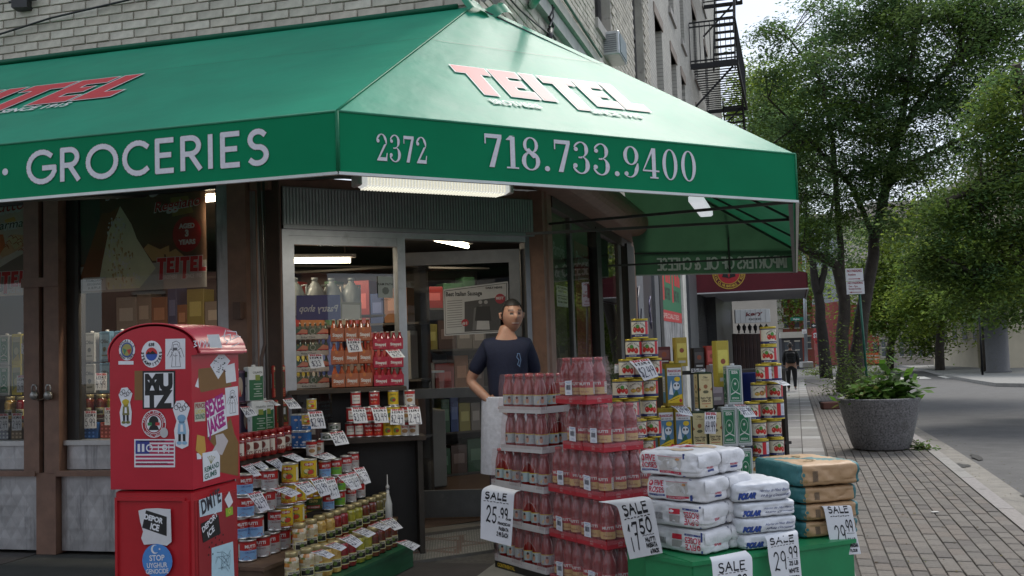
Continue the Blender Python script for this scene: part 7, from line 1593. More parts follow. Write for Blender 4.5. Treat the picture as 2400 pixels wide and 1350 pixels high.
def sketch(D, x0, z0, w, h, l=1):
    T_ = lambda pts: [(x0+a*w, z0+b*h) for a, b in pts]; g_ = (.05,.05,.06)
    for pts in ([(.3,.7),(.35,.92),(.55,.97),(.72,.9),(.75,.7)],[(.05,.45),(.25,.7),(.4,.62),(.2,.4)],[(.95,.4),(.8,.72),(.62,.64),(.8,.38)],[(.3,.6),(.33,.35),(.28,.06)],[(.72,.6),(.72,.3),(.76,.06)],[(.38,.74),(.40,.85),(.62,.86),(.66,.74)],[(.28,.06),(.76,.06)],[(.52,.55),(.50,.1)],[(.2,.4),(.3,.5)],[(.36,.50),(.44,.44),(.60,.46)]): D.stroke(T_(pts), w*.022, g_, l)
    D.poly(T_([(.36,.64),(.60,.64),(.60,.74),(.36,.74)]),(.1,.1,.11), l)
quadL(n1,575,155,785,475, WH, 0,5); a = lf(*n1(585,470)); b = lf(*n1(780,165)); sketch(D, a[0], a[1], b[0]-a[0], b[1]-a[1])
quadL(n1,335,492,680,893, K, 1,4); quadL(n1,250,490,340,800,(.20,.10,.03),0); quadL(n1,352,512,662,878, WH, 2,3)
for ch, x, y in (('MU', 508,690),('TZ', 508,868)): a = lf(*n1(x, y)); D.text(ch, a[0], a[1], abs(lf(*n1(x, y-160))[1]-a[1]), K, 3,.07, al='c', w=abs(lf(*n1(655, y))[0]-lf(*n1(362, y))[0]))
def toon(f, x, y, s, cap, coat):
    cx, cz = lf(*f(x, y)); u = s/4.5*4.45/2333*1.02
    D.poly([(cx+a*u, cz+b*u) for a, b in ((-60,-190),(-75,-60),(-50,20),(-85,120),(-50,190),(20,195),(80,130),(50,40),(70,-60),(60,-190),(0,-215))], WH, 3)
    for k in range(5): D.ring(cx-50*u+k*24*u, cz+(135+20*sin(k*2))*u, 22*u, 5*u, K, 4,10)
    D.disc(cx, cz+45*u, 42*u, cap, 5,30*u, 12); D.disc(cx, cz+18*u, 30*u, tuple(v*.6 for v in cap),4,26*u, 10); D.poly([(cx-42*u, cz-90*u),(cx+42*u, cz-90*u),(cx+34*u, cz),(cx-34*u, cz)], coat, 4); D.poly([(cx-16*u, cz-70*u),(cx+16*u, cz-70*u),(cx+10*u, cz-10*u),(cx-10*u, cz-10*u)], WH, 5)
    for sx in (-1,1): D.poly([(cx+sx*8*u, cz-90*u),(cx+sx*34*u, cz-90*u),(cx+sx*34*u, cz-150*u),(cx+sx*10*u, cz-150*u)], K, 5); D.disc(cx+sx*26*u, cz-165*u, 26*u, coat, 5,15*u, 10)
toon(n1,160,865,1.0,(.50,.38,.03),(.16,.15,.04)); toon(n1,750,1045,1.2,(.18,.34,.50),(.25,.42,.58))
cx, cz, k = discL(n1,455,1050,128,(.35,.01,.02),1,148); D.ring(cx, cz, k, k*.05, WH, 2); D.ring(cx, cz, k*.74, k*.04, WH, 2); D.arctext('FAMILY RUN CREW', cx, cz, k*.80, k*.14, WH, 175,5,3); D.arctext('LOCAL UNION', cx, cz, k*.93, k*.14, WH, 215,325,3, True); D.disc(cx, cz, k*.62, WH, 3); D.disc(cx, cz+.18*k, k*.4, K, 4); D.rect(cx-.5*k, cz-.12*k, cx-.15*k, cz+.1*k, (.03,.2,.06),5); D.rect(cx+.15*k, cz-.12*k, cx+.5*k, cz+.1*k, (.45,.03,.03),5); D.poly([(cx-.45*k, cz-.45*k),(cx+.45*k, cz-.45*k),(cx+.3*k, cz-.15*k),(cx-.3*k, cz-.15*k)], K, 4); discL(n1,565,1143,42,(.45,.45,.45),6,48)
quadL(n1,248,1212,678,1508, WH, 1)
for j in range(7): quadL(n1,262,1225+j*40,665,1247+j*40,(.40,.02,.08),2)
quadL(n1,262,1225,410,1365,(.03,.04,.22),3); a = lf(*n1(300,1245)); D.text('BUILDING A BETTER NEW YORK', a[0], a[1]+.002,.006, K, 4,.02, w=.13)
for x in (285,330): quadL(n1, x, 1262, x+26,1345, WH, 4)
for x, y, r in ((410,1305,40),(570,1300,30)): cx, cz = lf(*n1(x, y)); D.ring(cx, cz, r/4.5*.00192,.006, WH, 5)
for x in (500,560,610): quadL(n1, x, 1270, x+10,1360, WH, 5)
a = lf(*n1(270,1475)); D.text('INTERNATIONAL UNION OF OPERATING ENGINEERS', a[0], a[1],.006, K, 5,.01, w=.16)
D2 = Decal(q, flat((0,.0,0),(1,0,0), ZU, (0,-1,0),.0005)); P2_ = [n2(290+x, 650+y) for x, y in ((0,10),(80,-10),(200,-15),(340,-5),(345,180),(350,340),(300,380),(180,360),(60,370),(30,300),(50,230),(20,130))]
off = lambda pts: [((hit(x, y, KN, nA)-KN).dot(uA), hit(x, y, KN, nA).z) for x, y in pts]
D.poly(off(P2_),(.60,.60,.62),0); D.poly(off([n2(*p) for p in ((330,840),(372,655),(590,725),(590,930))]), K, 1)
for t, x, y, h, w in (('DEPOR', 352,745,52,225),('ICE', 415,850,60,105)): a = lf(*n2(x, y)); k = 4.45/2333/4.5; D.text(t, a[0], a[1], h*k, WH, 3,.05, w=w*k, rot=-.22)
cx, cz, k = discL(n2,490,1190,160,(.06,.22,.55),1,160)
D.disc(cx-.15*k, cz+.66*k, k*.26, WH, 2); D.disc(cx-.07*k, cz+.68*k, k*.21,(.06,.22,.55),3); D.poly([(cx+.17*k+.09*k*(1 if j % 2 == 0 else .4)*cos(pi/2+j*pi/5), cz+.68*k+.09*k*(1 if j % 2 == 0 else .4)*sin(pi/2+j*pi/5)) for j in range(10)], WH, 3)
for t, dy, h, w in (('STOP', .02,.32,1.0),('UYGHUR', -.38,.28,1.35),('GENOCIDE', -.72,.26,1.5)): D.text(t, cx, cz+dy*k, h*k, WH, 3,.02, al='c', w=w*k, rot=.06)
split_obj('sticker', q, m_print, nb)
# right face
q = MB(); D = Decal(q, flat((0,0,0),(0,1,0), ZU, (1,0,0),.0005)); R_ = lambda f, *pts: [rtq(*f(*p)) for p in pts]
def textR(f, t, x, y, h, w, c, l=2, rot=0, bold=.03): a = rtq(*f(x, y)); b = rtq(*f(x+w, y)); c2_ = rtq(*f(x, y-h)); D.text(t, a[0], a[1], abs(c2_[1]-a[1]), c, l, bold, w=abs(b[0]-a[0]), rot=rot)
D.poly([rtq(*n1(985+130*cos(radians(a)),595+195*sin(radians(a)))) for a in range(0,360,15)],(.018,.018,.02),0)
D.poly(R_(n1,(920,470),(1060,455),(1250,520),(1270,650),(1040,700),(945,720),(915,600)),(.20,.10,.03),1); D.poly(R_(n1,(885,655),(918,560),(925,672)), WH, 1); D.poly(R_(n1,(1042,430),(1160,285),(1255,385),(1128,580)), WH, 2)
for k in range(26): a = rtq(*n1(1075+random.uniform(0,120),360+random.uniform(0,170))); D.rect(a[0], a[1], a[0]+random.uniform(.004,.016), a[1]+.004, K, 3)
D.poly(R_(n1,(1198,440),(1300,408),(1318,600),(1212,622)), WH, 2); D.poly(R_(n1,(1200,672),(1335,652),(1342,955),(1215,975)), WH, 2); a = rtq(*n1(1215,960)); b = rtq(*n1(1335,680)); sketch(D, a[0], a[1], b[0]-a[0], b[1]-a[1],3)
D.poly(R_(n1,(1000,810),(1195,742),(1225,1100),(1018,1190)), WH, 3); textR(n1, 'SEXEE', 1003,985,160,198,(.35,.015,.20),4,.22,.05); textR(n1, 'JAKEE', 1025,1170,150,190,(.35,.015,.20),4,.26,.05)
D.poly(R_(n1,(878,828),(990,818),(992,1020),(880,1028)),(.5,.5,.4),2); textR(n1, 'PRINCE', 886,888,50,100,(.25,.03,.03),3); textR(n1, 'SOUND', 888,1005,52,100,(.03,.12,.05),3); textR(n1, 'LION', 890,945,40,95,(.5,.42,.05),3)
D.poly(R_(n1,(1010,1190),(1190,1110),(1260,980),(1300,1150),(1345,1250),(1340,1600),(1150,1560),(1100,1300)),(.20,.11,.03),0); D.poly(R_(n1,(1100,1170),(1180,1150),(1235,1230),(1170,1380),(1060,1350),(1110,1260)),(.5,.45,.45),1)
D.poly(R_(n1,(905,1165),(985,1185),(1000,1330),(960,1400),(890,1330)),(.5,.28,.05),2); D.poly(R_(n2,(960,55),(1110,25),(1145,80),(1145,300),(970,355)), WH, 3); textR(n2, 'REMAND', 985,262,55,155,(.02,.10,.07),4,.12); textR(n2, 'GUMB', 985,335,55,130,(.02,.10,.07),4,.12)
for k in range(5): a = rtq(*n2(1050,165)); b = rtq(*n2(1018+18*k, 85-abs(k-2)*-6)); D.stroke([a, b],.003,(.25,.24,.06),4); D.disc(b[0], b[1],.0035,(.25,.24,.06),4, None, 8)
D.poly(R_(n1,(900,1030+330),(950,1030+330),(950,1420),(905,1425)), WH, 2)
rt2 = lambda f, *pts: [rtq(*f(*p),0.004) for p in pts]; Dd = Decal(q, flat((.0045,0,0),(0,1,0), ZU, (1,0,0),.0005))
Dd.poly(rt2(n2,(925,550),(1168,470),(1168,668),(935,730)),(.50,.60,.66),0); Dd.poly(rt2(n2,(945,800),(1130,702),(1155,900),(970,1000)), K, 1); Dd.poly(rt2(n2,(1060,1160),(1060,1055),(1285,985),(1300,1350),(1060,1390)),(.42,.60,.68),0)
D = Dd; textR(n2, "DM1'E", 952,700,150,205,(.03,.03,.04),3,.22,.03); textR(n2, 'DEPORT', 958,895,60,175, WH, 3,.42); textR(n2, 'ICE', 1015,945,65,75, WH, 3,.42)
for k in range(9): Dd.stroke(rt2(n2, *[(1080+random.uniform(0,180),1060+random.uniform(0,260)) for _ in range(3)]),.0016,(.06,.1,.14),2)
Dd.poly(rt2(n2,(1195,545),(1245,455),(1285,570),(1240,640)), WH, 1); Dd.poly(rt2(n2,(1205,640),(1280,615),(1285,700),(1210,730)),(.25,.4,.03),1); Dd.ring(*rt2(n2,(1248,665))[0],.012,.005,(.55,.5,.05),2,10)
for x, y in ((1135,912),(1180,915),(1100,948),(1140,968),(1170,995),(1062,998),(1104,1020),(1035,1046),(1072,1118),(1028,1128)): c = rt2(n2,(x, y))[0]; Dd.disc(c[0], c[1],.005, K, 1, None, 8)
split_obj('sticker', q, m_print, nb)
q = MB(); D = Decal(q, lambda x, y, l: hit(*n1(x, y), KN+uA*.05, uA)-KN+uA*0)      # tags on the roof lip
def lipq(x, y, l=0): p = hit(*n1(x, y), KN+uA*.044, uA)-KN; return Vector((p.dot(uA)+.0006*l, p.dot(dr(14.5)), p.z))
D = Decal(q, lipq); D.poly([(1010,110),(1140,105),(1175,250),(1060,245)],(.62,.64,.66),0)
for pts in ([(870,180),(900,175),(880,210),(905,225),(875,240)],[(915,170),(930,235)],[(950,165),(935,240)],[(960,175),(985,200),(970,245)],[(990,165),(1010,240),(1035,170),(1050,245)],[(1170,130),(1195,120),(1200,160),(1235,175),(1215,205)],[(1210,60),(1190,120),(1260,105),(1255,170)],[(1225,70),(1320,80),(1330,130),(1265,165)],[(1290,120),(1365,130)],[(1270,235),(1350,200)]): D.stroke(pts, 9, WH, 1)
obj('graffiti', q, m_print, nb)
# ================================================================== INSIDE THE SHOP
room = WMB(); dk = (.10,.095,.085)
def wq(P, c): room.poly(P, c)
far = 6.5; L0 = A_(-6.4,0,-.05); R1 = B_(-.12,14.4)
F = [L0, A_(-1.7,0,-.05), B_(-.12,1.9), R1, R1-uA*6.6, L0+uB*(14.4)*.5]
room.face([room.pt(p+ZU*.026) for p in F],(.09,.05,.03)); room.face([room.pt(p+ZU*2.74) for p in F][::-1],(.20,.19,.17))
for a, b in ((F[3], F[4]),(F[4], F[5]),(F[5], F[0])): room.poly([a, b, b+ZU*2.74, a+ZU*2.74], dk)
room.poly([A_(-6.4,0,0), A_(-5.2,0,0), A_(-5.2,2.74,0), A_(-6.4,2.74,0)], BR)
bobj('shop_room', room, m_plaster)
w = WMB(); w.slab(A_(-5.2,.55,-.60), uA*3.45, nA*.58, ZU*.275,(.2,.19,.18)); bobj('window_ledge', w, m_plaster)
w = WMB(); w.slab(A_(-5.2,.56,-.62), uA*3.45, nA*.02, ZU*.6,(.05,.045,.04)); w.slab(A_(-5.2,1.14,-.62), uA*3.45, nA*.32, ZU*.02,(.08,.07,.06)); bobj('window_shelf', w, m_plaster)
wq_ = lambda x, y: (x/3.752,700+y/3.752)
yT = square_tin('yellow', .100,.07,.250); gT_ = square_tin('greybox', .100,.07,.235); bT = square_tin('bluebox', .104,.07,.240); rT = square_tin('redbox', .112,.07,.21); sT = square_tin('silver', .10,.07,.245)
wt = [(sT, 35, 'silver green'),(yT, 143, 'yellow'),(yT, 250, 'yellow'),(yT, 528, 'yellow'),(yT, 655, 'yellow'),(gT_, 785, 'grey'),(bT, 918, 'blue'),(bT, 1050, 'blue'),(bT, 1180, 'blue'),(rT, 1330, 'red'),(rT, 1470, 'red'),(rT, 1610, 'red'),(rT, 1750, 'red')]
for row, (zb, nm) in enumerate(((1.410, 'upper'),(1.165, 'lower'))):
    for i, (pr, x, c) in enumerate(wt):
        p = hit(*wq_(x, 300), Wc-nA*.36, nA); p.z = zb; place(pr, USED, p, atan2(uA.y, uA.x), '%s oil tin in the window, %s in the %s row behind glass' % (c, ORD[min(i, 12)], nm), 'tin', 'oil tins on the shelf inside the left windows')
jw = [('bean', 90,.99),('red', 190,.99),('olive', 560,.99),('green', 655,.99),('dark', 780,.99),('dark', 890,.99),('green', 990,.99),('dark', 1080,.99),('dark', 1200,.99)]
for i, (k, x, z) in enumerate(jw):
    p = hit(*wq_(x, 700), Wc-nA*.20, nA); p.z = .985; place(J[k], USED, p, atan2(uA.y, uA.x), '%s behind the window glass, %s along its shelf' % (JN[k], ORD[i]), 'jar', 'jars inside the left windows')
w = WMB(); w.slab(A_(-5.2,.965,-.28), uA*3.4, nA*.16, ZU*.018,(.12,.11,.1)); bobj('window_shelf', w, m_plaster)
for i, (x0, x1, c, nm) in enumerate(((-20,80,(.28,.30,.36), 'pale'),(95,200,(.22,.16,.10), 'brown'),(535,692,(.28,.02,.02), 'red'),(697,870,(.02,.10,.32), 'blue'),(878,1010,(.30,.05,.03), 'rust red'),(1030,1180,(.3,.02,.02), 'dark red'),(215,290,(.20,.12,.08), 'tan'))):
    a = hit(*wq_(x0,1220), Wc-nA*.10, nA); b = hit(*wq_(x1,1220), Wc-nA*.10, nA); a.z = .837; W2 = (b-a).dot(uA); bx = thing('carton', '%s carton of small packs at the bottom of the shop window' % nm, 'carton', a, atan2(uA.y, uA.x), 'cartons at the bottom of the left windows')
    q = MB(); q.bbox(0, W2-.01,0,.14,0,.125 if x0 < 500 else .118,.004, c); D = Decal(q, flat((0,0,0),(1,0,0), ZU, (0,-1,0)))
    for r_ in range(4):
        for k in range(int(W2/.035)): D.disc(.02+k*.035,.016+r_*.028,.010, tuple(min(.7, v*2+.08) for v in c),0,.008,8)
    obj('box_body', q, m_canlab, bx)
wp = lambda e, Y, t, lb: price([(wq_(*e[0]), wq_(*e[1]), Y),(wq_((e[0][0]+e[3][0])/2,(e[0][1]+e[3][1])/2), wq_((e[1][0]+e[2][0])/2,(e[1][1]+e[2][1])/2), Y-.01),(wq_(*e[3]), wq_(*e[2]), Y-.02)], t, lb)
YY = lambda x: hit(*wq_(x, 900), Wc-nA*.05, nA).y-.0
for x0, x1, y0, y1, t, lb in ((-8,72,1012,1158, '2.49', 'leftmost price card low in the shop window'),(104,190,1008,1160, '2.49', 'price card low in the window, left of the brown post'),(234,300,1006,1155, '3.49', 'price card cut by the brown post, low in the window'),(148,236,674,824, '5.99', 'price card on the red jar left of the padlocks'),(540,574,672,820, '99', 'sliver of a price card right of the brown posts'),(838,940,655,806, '4.99', 'price card between the dark jars right of the padlocks'),(568,666,980,1130, '5.99', 'price card on the red carton in the window'),(742,848,988,1142, '5.99', 'price card on the blue carton in the window'),(920,1012,958,1112, '9.99', 'price card beside the red box edge in the window'),(186,285,395,484, '7.99', 'price card on the yellow tins in the window')):
    wp(((x0, y0),(x1, y0-3),(x1, y1-3),(x0, y1)), hit(*wq_((x0+x1)/2,900), Wc-nA*.075, nA).y, t, lb)
# posters
def sA(x, y): p = hit(x/3.857,430+y/3.857, Wc-nA*.03, nA); return ((p-Wc).dot(uA), p.z)
def poster(name, label, pts_fn, builder, O, u, n, cat='poster'):
    q = MB(); D = Decal(q, flat(Vector((0,0,0)), u, ZU, n, .0008)); builder(D); return tag(obj(name, q, mat('poster_print', .5, mott=(7,.10)), None, O), label, cat)
m_poster = mat('poster_print', .5, mott=(7,.10))
def parm(D):
    A = lambda *p: [sA(*q_) for q_ in p]; a0 = sA(703,980); a1 = sA(1872,952); zt = 2.64; zb = (a0[1]+a1[1])/2
    D.rect(a0[0], zb, a1[0], zt, (0.19,0.10,0.06),0); D.rect(a0[0], zb, a1[0], zb+.20,(0.57,0.56,0.52),1); D.rect(a0[0], zb+.22, a0[0]+.2, zt, (0.14,0.13,0.11),1)
    D.poly(A((1540,130),(1700,110),(1750,260),(1560,300)),(0.38,0.28,0.09),1)
    D.poly(A((722,865),(922,270),(1000,262),(1085,207),(1000,420),(930,700),(910,860)),(0.30,0.12,0.05),2)
    D.poly(A((1088,205),(1190,368),(1240,500),(1410,765),(1265,945),(980,960),(905,850),(930,700),(985,430),(1050,300)),(0.85,0.85,0.63),3)
    for k in range(150):
        t = random.random(); x = 1000+random.uniform(-60,110)+t*180*random.random(); y = 300+t*620; c = random.choice(((0.85,0.85,0.80),(0.69,0.56,0.30),(0.54,0.39,0.17),(0.85,0.85,0.85)))
        if x < 940+.55*(y-200)+120 and x > 1010-.16*(y-200): p = sA(x, y); D.poly([p, (p[0]+.012, p[1]-.004),(p[0]+.008, p[1]-random.uniform(.01,.05)),(p[0]-.004, p[1]-.012)], c, 4)
    for P_ in (((1300,590),(1340,545),(1480,610),(1490,690),(1380,700)),((1440,600),(1530,560),(1535,640),(1470,640)),((1500,640),(1590,590),(1670,660),(1510,690))): D.poly(A(*P_),(0.73,0.50,0.23),3)
    cx, cz = sA(1692,458); r = abs(sA(1822,458)[0]-cx); D.disc(cx, cz, r, (0.50,0.03,0.04),4, r*1.1,24)
    for t, y, h in (('AGED', .38,.28),('3', -.12,.38),('YEARS', -.62,.28)): D.text(t, cx, cz+y*r, h*r, (0.85,0.85,0.85),5,.06, al='c')
    a = sA(1420,840); b = sA(1832,800); teitel(D, a[0], a[1]+.02, b[0]-a[0],(0.69,0.04,0.05),(0.85,0.85,0.85),6, True, (0.85,0.85,0.85),.06)
    for t, x, y, w, h in (('Parmigiano', 960,150,790,.11),('Reggiano', 1395,265,420,.07)):
        p = sA(x, y); w2 = abs(sA(x+w, y)[0]-p[0]); D.text(t, p[0], p[1], h, (0.85,0.85,0.85),7,.05, w=w2, sl=.3, rot=.09); D.text(t, p[0]+.006, p[1]+.004, h, (0.57,0.05,0.06),8,.02, w=w2*.99, sl=.3, rot=.09)
    p = sA(755,975); D.rect(p[0], p[1], p[0]+.20, p[1]+.10,(0.85,0.85,0.85),9)
    for i, t in enumerate(('PARMIGIANO', 'REGGIANO', '$ 18.99 LB')): D.text(t, p[0]+.10, p[1]+.068-.027*i, .017,(0.10,0.10,0.10),10,.02, al='c', sl=.2)
poster('window_poster', 'brown cheese poster with a big wedge inside the left window', None, parm, Wc-nA*.03, uA, nA)
def pros(D):
    A = lambda *p: [sA(*q_) for q_ in p]; a0 = sA(-500,1030)[0]; a1 = sA(250,900)[0]; zb = sA(100,1015)[1]
    D.rect(a0, zb, a1,2.64,(0.80,0.69,0.60),0)
    for P_, c in ((((-100,470),(30,460),(50,560),(20,650),(-100,640)),(0.85,0.23,0.09)),(((0,640),(120,460),(240,470),(240,560),(90,640),(20,670)),(0.85,0.57,0.34)),(((60,500),(150,470),(230,520),(140,600)),(0.85,0.73,0.46)),(((-50,780),(240,620),(245,900),(-50,1000)),(0.31,0.26,0.23)),(((-50,720),(240,560),(240,610),(-50,790)),(0.85,0.82,0.76)),(((40,330),(130,300),(160,370),(60,380)),(0.85,0.57,0.19))): D.poly(A(*P_), c, 1)
    for k in range(12): p = sA(random.uniform(30,230), random.uniform(480,640)); D.stroke([p, (p[0]+.03, p[1]+.015),(p[0]+.05, p[1]-.01)],.006,(0.57,0.17,0.09),2)
    for t, x, y, w, h in (('utto', -20,270,230,.11),('arma', -10,425,215,.065)):
        p = sA(x, y); w2 = abs(sA(x+w, y)[0]-p[0]); D.text(t, p[0], p[1], h, (0.85,0.85,0.85),3,.1, w=w2, sl=.3, rot=.06); D.text(t, p[0]+.005, p[1]+.004, h, (0.57,0.05,0.06) if h > .1 else (0.05,0.05,0.05),4,.0, w=w2, sl=.3, rot=.06)
    b = sA(208,930); teitel(D, b[0]-.40, b[1],.40,(0.69,0.04,0.05),(0.85,0.85,0.85),6, True, (0.85,0.85,0.85),.06)
poster('window_poster', 'pale ham poster cut off by the left edge of the photo', None, pros, Wc-nA*.03, uA, nA)
def lfp(x, y): p = hit(500+x/2.7,400+y/2.7, hin+dn*.028, dn); return ((p-hin).dot(dd), p.z)
def daily(D):
    Q = lambda *p: [lfp(*e) for e in p]; fr_ = Q((1455,752),(1865,700),(1865,1022),(1462,1046)); D.poly(fr_, (.45,.46,.47),0); D.poly(Q((1462,760),(1858,710),(1858,1014),(1469,1038)),(.05,.05,.05),1); D.poly(Q((1466,764),(1854,714),(1854,1010),(1472,1034)),(.42,.43,.43),2)
    a = lfp(1472,795); b = lfp(1700,770); D.text('Best Italian Sausage', a[0], a[1],.035, K, 3,.03, w=-abs(b[0]-a[0])); D.poly(Q((1590,830),(1850,795),(1850,1008),(1590,1020)),(.05,.05,.05),3); D.poly(Q((1650,870),(1700,850),(1720,930),(1740,1000),(1640,1010)),(.12,.12,.12),4)
    for x in (1690,1725): c = lfp(x, 832); D.disc(c[0], c[1],.016,(.3,.3,.3),5); D.poly(Q((x-35,950),(x-25,860),(x+25,858),(x+35,950)),(.015,.015,.015),4); D.poly(Q((x-20,950),(x+20,950),(x+25,1005),(x-25,1006)),(.4,.4,.4),5)
    c = lfp(1815,810); D.disc(c[0], c[1],.042,(.30,.015,.03),6)
    c = lfp(1593,962); D.disc(c[0], c[1],.030,(.35,.01,.02),6)
    for k in range(12): D.poly(Q((1480,825+k*15),(1575,818+k*15),(1575,822+k*15),(1480,829+k*15)),(.15,.15,.15),3)
    m = -1
    for t, x, y, h, w in (('DAILY NEWS', 1724,748,.016,105),('BEST', 1790,815,.020,48),('#1', 1575,975,.024,32)):
        p = lfp(x, y); D.text(t, p[0], p[1], h, K if t[0] == 'D' else (.5,.45,.45),8,.04, w=-abs(lfp(x+w, y)[0]-p[0]))
q = MB(); D = Decal(q, flat((0,0,.0), dd, ZU, dn, .0008)); daily(D); tag(obj('newspaper_poster', q, m_poster, leaf, dn*.028), None)
# sign in the fixed light
c4 = lambda x, y: (500+x/2.7,400+y/2.7); dW = lambda x, y, o=-.02: (lambda p: ((p-CAp).dot(uD), p.z))(hit(*c4(x, y), CAp+nD*o, nD))
q = MB(); D = Decal(q, flat((0,0,0), uD, ZU, nD, .0008)); D.poly([dW(1043,803), dW(1135,805), dW(1135,670),(dW(1040,667))][::-1],(.30,.34,.33),0); a = dW(1090,760); D.disc(a[0], a[1],.030,(.12,.14,.13),1, None, 7); D.text('RAM PATH', a[0], a[1]+.042,.018, K, 1,.02, al='c'); D.text('OPEN DAILY', a[0], a[1]-.075,.010, K, 1,.0, al='c')
tag(obj('window_sign', q, m_poster, None, CAp-nD*.02), 'small pale notice with an animal emblem on the glass beside the door', 'sign')
q = MB(); D = Decal(q, flat((0,0,0), uD, ZU, nD, .0008)); D.poly([dW(525,945,-.25), dW(810,945,-.25), dW(800,785,-.25), dW(525,790,-.25)],(.01,.03,.16),0); a = dW(780,890,-.25); D.text('Pastry shop', a[0], a[1],.05,(.35,.38,.42),1,.02, w=-.30, sl=.3)  # flat blue panel carrying mirrored script
D.poly([dW(808,945,-.24), dW(940,945,-.24), dW(940,835,-.24), dW(808,830,-.24)],(.16,.17,.13),1); D.poly([dW(818,940,-.24), dW(930,940,-.24), dW(930,850,-.24), dW(818,846,-.24)],(.34,.36,.33),2); tag(obj('window_sign', q, m_poster, None, CAp-nD*.25), 'dark blue panel with reversed white script behind the glass left of the door', 'sign')
w = WMB(); dsl(w, .28,1.12,1.70,1.715,-.55,-.30,(.10,.09,.08)); bobj('inner_shelf', w, m_plaster)
m_jug = mat('jug_plastic', .25, mott=(10,.1), spec=.5, leaf=.4)
jg = thing('water_jug', 'clear plastic water jug behind the window beside the door', 'jug', D_(.42,1.716,-.42),0, 'water jugs on the shelf inside'); q = MB(); q.lathe([(.068,0),(.075,.02),(.075,.17),(.055,.22),(.022,.26),(.020,.275),(.026,.276),(.026,.295),(0,.296)],18,(.42,.46,.45)); q.tube([(.05,0,.23),(.09,0,.24),(.09,0,.17),(.07,0,.14)],.010,(.4,.44,.43),6); obj('jug_body', q, m_jug, jg)
for k in range(1,4): dup(jg, D_(.42+.15*k, 1.716,-.42+.03*(k % 2)),.3*k, 'clear plastic water jug, %s from the left behind the window' % ORD[k])
# stocked shelves, counter and tube lights inside
def uq(p, u, W2, dpt, H, name, lb, nrow, grp):
    s_ = thing(name, lb, 'shelf', p, atan2(u.y, u.x)); q = MB()
    for k in range(nrow+1): q.box(0, W2,0, dpt, k*H/nrow, k*H/nrow+.02,(.10,.09,.08))
    q.box(0, W2, dpt, dpt+.02,0, H+.02,(.06,.055,.05)); obj('shelf_boards', q, m_plaster, s_)
    for r_ in range(nrow):
        x = .03; ib = -1
        while x < W2-.2:
            ib += 1
            bw = random.uniform(.10,.28); bh = random.uniform(.5,.88)*H/nrow; cn, c = random.choice((('red', (.30,.03,.025)),('yellow', (.32,.27,.05)),('green', (.05,.12,.06)),('pale', (.34,.33,.3)),('brown', (.12,.07,.05)),('orange', (.3,.12,.04)),('blue', (.04,.07,.2)),('beige', (.28,.24,.2))))
            b = thing('stock_box', '%s box of dry goods, %s along %s of %s' % (cn, (ORD+['fourteenth', 'fifteenth', 'sixteenth', 'seventeenth', 'eighteenth', 'nineteenth', 'twentieth'])[min(19, ib)],('the floor row', 'the second row', 'the third row', 'the fourth row', 'the top row')[r_], lb[:lb.index(' shelving')+9]), 'box', p+u*x+Vector((-u.y, u.x, 0))*.03+ZU*(r_*H/nrow+.021), atan2(u.y, u.x), 'stock on the shelves inside the shop'); q = MB(); q.bbox(0, bw-.01,0,.2,0, bh, .003, c); D = Decal(q, flat((0,0,0),(1,0,0), ZU, (0,-1,0))); D.rect(bw*.15, bh*.35, bw*.8, bh*.7, tuple(min(.6, v*1.7+.08) for v in c),0); obj('box_body', q, m_canlab, b); x += bw
uq(D_(.9,.03,-2.9), uD, 2.6,.3,2.3, 'stock_shelf', 'doorway shelving full of boxes seen through the open door', 5, '')
uq(A_(-4.8,.03,-2.6), uA, 3.4,.3,2.2, 'stock_shelf', 'left window shelving seen deep inside the shop', 4, '')
ct = thing('deli_counter', 'glass fronted deli counter glimpsed through the doorway', 'counter', D_(1.05,.03,-2.2), atan2(uD.y, uD.x)); q = MB(); q.bbox(0,1.5,0,.6,0,.78,.01,(.25,.24,.22)); obj('base', q, m_plaster, ct); q = MB(); q.box(0,1.5,.0,.6,1.16,1.18,(.5,.5,.5)); obj('top', q, m_alu, ct)
q = MB(); q.poly([(0,-.0,.78),(1.5,0,.78),(1.5,0,1.16),(0,0,1.16)],(1,1,1)); obj('glass_front', q, m_glass, ct)
for k in range(6): b = thing('food_tray', 'tray of food behind the counter glass, %s from the left' % ORD[k], 'tray', D_(1.15+k*.23,.815,-2.45),0, 'trays in the deli counter'); q = MB(); q.lathe([(.07,0),(.09,.05),(.07,.055),(0,.05+.02*(k % 2))],12, random.choice(((.55,.5,.35),(.4,.08,.04),(.5,.45,.1),(.6,.6,.55)))); obj('dish', q, m_plastic, b)
m_tube = mat('tube_glow', .3, mott=None, emit=9.0)
for k, (p, az, lb) in enumerate(((A_(-2.35,2.60,-.16),104.5, 'warm tube light on the ceiling seen beside the cheese poster'),(D_(1.0,2.30,-2.0),75, 'short lit tube light seen through the glass beside the door'),(B_(-1.6,4.0,2.60),20, 'tube light on the ceiling behind the side street windows'))):
    t = thing('tube_light', lb, 'light', p, radians(90-az)); q = MB(); q.tube([(-.45,0,0),(.45,0,0)],.022,(1,.86,.62),8); obj('tube', q, m_tube, t); al = bpy.data.lights.new('tube_lamp', 'AREA'); al.shape = 'RECTANGLE'; al.size = .9; al.size_y = .06; al.energy = (20,3,5)[k]; al.color = (1,.86,.66); ao = bpy.data.objects.new('tube_lamp', al); link(ao, t); ao.location = (0,0,-.03); q = MB(); q.box(-.5,.5,-.05,.05,.03,.06,(.5,.5,.48)); obj('housing', q, m_alu, t)
    q = MB(); q.tube([(-.4,0,.06),(-.4,0,2.735-p.z)],.006,(.1,.1,.1),6); q.tube([(.4,0,.06),(.4,0,2.735-p.z)],.006,(.1,.1,.1),6); obj('hanger', q, m_black, t)
